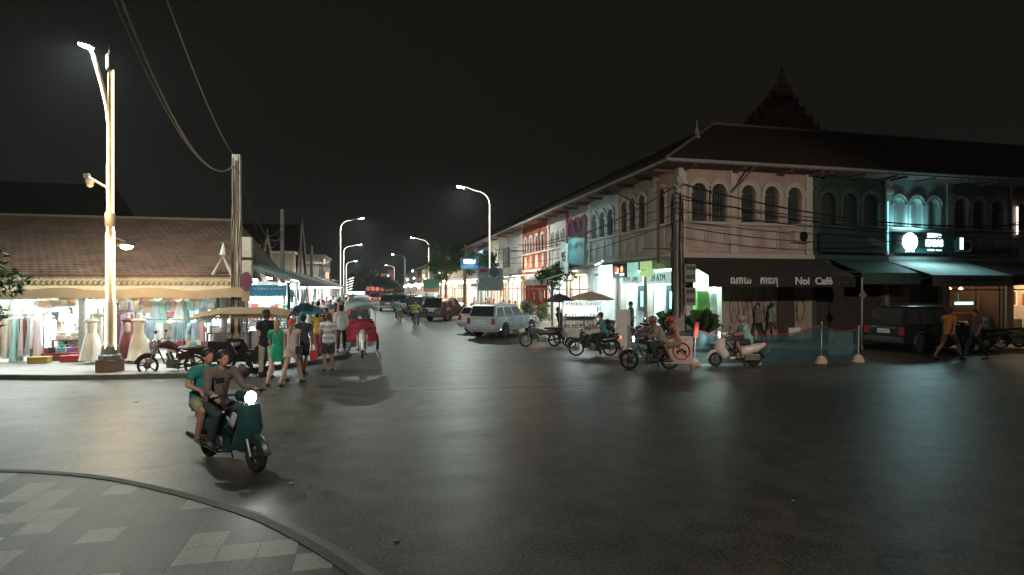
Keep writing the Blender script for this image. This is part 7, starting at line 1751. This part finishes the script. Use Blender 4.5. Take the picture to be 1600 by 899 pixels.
light('POINT', 'box_glow', (0, -1.2, zat(410, t)), 60, (.5, .7, 1), .3, parent=r)
for k_, (px, col, lab) in enumerate(((655, (.9, .95, 1), 'cool bulb sign on the far shopfronts'), (664, (1, .5, .2), 'amber lamp on a far facade'), (645, (.5, 1, .95), 'teal sign glow on the far shops'), (681, (.2, .9, .4), 'green sign beside the lit shrub tree'), (700, (1, .8, .5), 'warm lantern by the balcony house'), (712, (1, .75, .5), 'second warm lantern by the balcony house'), (606, (.3, .9, 1), 'far cyan sign at the end of the street'), (633, (1, .55, .3), 'orange glow at the very end of the shop row'))):
    Y, t = onX(px, 12.0 if px > 610 else 5.0); r = empty('wall_lamp', ((12.0 if px > 610 else 5.0), Y, 0), 0, lab, 'wall lamp', 'small lights dotting the far shopfronts')
    MB().sph((0, 0, zat(450-(k_*13 % 30), t)), .16+t*.0012, 10, 8).build('globe', emat('glow_%d' % k_, col, 5), r); MB().tube([(0, 0, zat(450-(k_*13 % 30), t)), (.85, 0, zat(450-(k_*13 % 30), t)+.1)], .03, 5).build('bracket', DARKM, r)
# ---- small things on the road
rg = random.Random(77); m = MB()
for i in range(16):
    p = Gr(rg.uniform(100, 1580), rg.choice([rg.uniform(575, 640), rg.uniform(640, 890)])); s = rg.uniform(.012, .045); a = rg.uniform(0, 3)
    if p.y < 4.5 and p.x < 1: continue
    m.mat(rg.randrange(3)).box((p.x, p.y, .008), (s*rg.uniform(1, 2.2), s, .012), rz=a)
tag(m.build('litter', [mat('litter_pale', (.35, .33, .3), .8), mat('litter_brown', (.16, .11, .07), .8), mat('litter_leaf', (.2, .19, .08), .8)], None), 'scraps of paper and dry leaves scattered over the asphalt', 'litter', None, 'stuff')
pm = mat('road_patch_asphalt', (.050, .047, .040), .42, var=.5, scale=60, bump=.3, bscale=34)
k = MB(); q = [Gr(*a) for a in ((600, 607), (905, 598), (912, 603), (602, 612))]; k.xy([(p.x, p.y) for p in q], 0, .004)
tag(k.build('road_repair', pm), kind='structure')
for i in range(26):
    Y = 58+i*7.2; zz = [2.9, 3.6, 5.4, 3.2, 2.7][i % 5]; r = empty('wall_lamp', (11.9, Y, 0), 0, 'small round warm bulb strung on the distant shopfronts', 'wall lamp', 'warm bulbs strung along the distant shops')
    MB().sph((0, 0, zz), .11+Y*.0011, 8, 6).build('globe', emat('bulb_far_%d' % (i % 3), [(1, .72, .42), (1, .88, .7), (.85, 1, .95)][i % 3], 7), r); MB().tube([(0, 0, zz), (.9, 0, zz+.1)], .03, 5).build('bracket', DARKM, r)
# ================================================================ FAR END
Y = 300
p = P(590, 450, 420); r = empty('far_building', (p.x, p.y, 0), 0, 'pink lit building rising over trees at the end of the street', 'building')
MB().bx(-9, 2, -5, 5, 0, 9.5).bx(2.2, 11, -4, 6, 0, 12.5).bx(7.5, 11, -4.2, 0, 12.5, 15).build('wall', mat('pink_far_wall', (.5, .25, .2), .8), r)
m = MB()
for i in range(6): m.bx(-8+i*3.1, -6.4+i*3.1, -5.15, -5.02, 5.5, 8)
m.build('window', emat('far_pink', (1, .5, .38), .5), r)
light('AREA', 'far_flood', (0, -14, 3), 1500, (1, .5, .42), 14, 2, rot=(PI/2+.35, 0, 0), parent=r)
p = P(569, 436, 380); r = empty('far_sign', (p.x, p.y, 0), 0, 'red orange neon sign left of the pink building', 'neon sign')
MB().bx(-2.6, 2.6, -.3, .3, 5.5, 8.2).build('panel', emat('neon_red', (1, .22, .12), 1.2), r); MB().bx(-.3, .3, -.2, .2, 0, 5.5).build('post', DARKM, r)
rg = random.Random(21)
for i in range(9):
    p = P(556+i*7.5, 450, 240+rg.uniform(-20, 40)); tree(p.x, p.y, 6.0+rg.uniform(-1.5, 4), 4.5, ['lowest dark tree at the street end left of the neon', 'round dark tree under the neon sign', 'wide dark tree left of the pink building', 'dark tree before the pink building', 'tall dark tree hiding the pink building foot', 'dense tree right of the pink building', 'broad tree by the cyan sign', 'dim tree near the last shopfront', 'last dim tree closing the shop row'][i], n=900, size=.6, blobs=9, z0=0, seed=30+i, trunk_r=.3)
r = empty('lit_canopy', (*P(556, 450, 64).xy, 0), 0, 'small white lit canopy behind the tuk-tuks down the left lane', 'canopy')
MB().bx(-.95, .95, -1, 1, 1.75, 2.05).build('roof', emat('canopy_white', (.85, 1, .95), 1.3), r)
for s in (-.9, .9): MB().tube([(s, 0, 0), (s, 0, 1.75)], .04, 6).build('post', STEEL, r)
# temple gable behind the corner roof
Xp, tp = onY(1223, 44); r = empty('temple_gable', (Xp, 44, 0), 0, 'dim stepped temple gable with spire behind the corner roof', 'temple')
zt = zat(128, tp); zb_ = zat(215, tp); hw = (1300-1120)/2/F*tp
steps = 9; m = MB(); pl_ = [(-hw, zb_-6), (hw, zb_-6)]
rt = []
for i in range(steps):
    x = hw*(1-i/steps)**1.0; z = zb_+(zt-zb_)*(i/steps)**1.35; z2 = zb_+(zt-zb_)*((i+1)/steps)**1.35; rt += [(x, z), (x, z2*.6+z*.4), (x-.12*hw/steps*3, z2)]
pl_ += rt+[(-a, b) for a, b in reversed(rt)]
m.xz(pl_, 0, .5); m.build('gable_wall', mat('temple_brown', (.18, .125, .11), .9, var=.5, scale=2, bump=.6, bscale=3), r)
m = MB()
for i in range(13):
    x = -hw*.85+hw*1.7*i/12; m.lathe((x, -.1, zb_+(zt-zb_)*max(0, (1-abs(x)/hw))**1.35-.4), [(.1, 0), (.22, .15), (.1, .35), (.15, .6), (.02, 1.1)], 8)
m.build('finial', mat('temple_pale', (.26, .2, .18), .9), r)
MB().lathe((0, .2, zt-1.5), [(.9, 0), (1.0, .4), (.55, .8), (.6, 1.2), (.3, 1.7), (.38, 1.9), (.12, 2.3), (.2, 2.6), (.04, 3.0), (.03, 4.2)], 10).build('spire', MATS['temple_pale'], r)
MB().bx(-hw*.9, hw*.9, .51, 14, 0, zb_-1).build('hall', MATS['temple_brown'], r)

# HAZE: thin volume added for lamp halos and lifted blacks
hz = bpy.data.materials.new('night_haze'); hz.use_nodes = True; N_ = hz.node_tree.nodes; N_.clear()
o_ = N_.new('ShaderNodeOutputMaterial'); v_ = N_.new('ShaderNodeVolumePrincipled'); v_.inputs['Density'].default_value = .00032; v_.inputs['Color'].default_value = (.9, .95, .95, 1); v_.inputs['Anisotropy'].default_value = .55
hz.node_tree.links.new(v_.outputs[0], o_.inputs['Volume'])
tag(MB().bx(-80, 95, -25, 520, -1.6, 26).build('haze', hz), kind='stuff')
# ================================================================ FILL SUN, CAMERA
s_ = light('SUN', 'fill_sun', (0, 0, 60), .022, (1, .92, .84), rot=(.75, .25, 0)); s_.data.angle = 1.2  # dim wide sun added to lift the darkest roofs and walls
cam = bpy.data.cameras.new('camera'); cam.sensor_width = 36; cam.lens = 36*F/1600; cam.clip_end = 3000
co = bpy.data.objects.new('camera', cam); COL.objects.link(co); co.location = (0, 0, CAMZ); co.rotation_euler = (PI/2, 0, -CA); sc.camera = co
sc.view_settings.view_transform = 'Standard'; sc.view_settings.look = 'None'; sc.view_settings.exposure = .6; sc.view_settings.gamma = 1
sc.cycles.use_denoising = True
try: sc.cycles.denoiser = 'OPENIMAGEDENOISE'
except Exception: pass
sc.cycles.use_light_tree = True; sc.cycles.max_bounces = 5; sc.cycles.diffuse_bounces = 3; sc.cycles.glossy_bounces = 3; sc.cycles.transparent_max_bounces = 6
sc.cycles.sample_clamp_indirect = 3; sc.cycles.caustics_reflective = False; sc.cycles.caustics_refractive = False
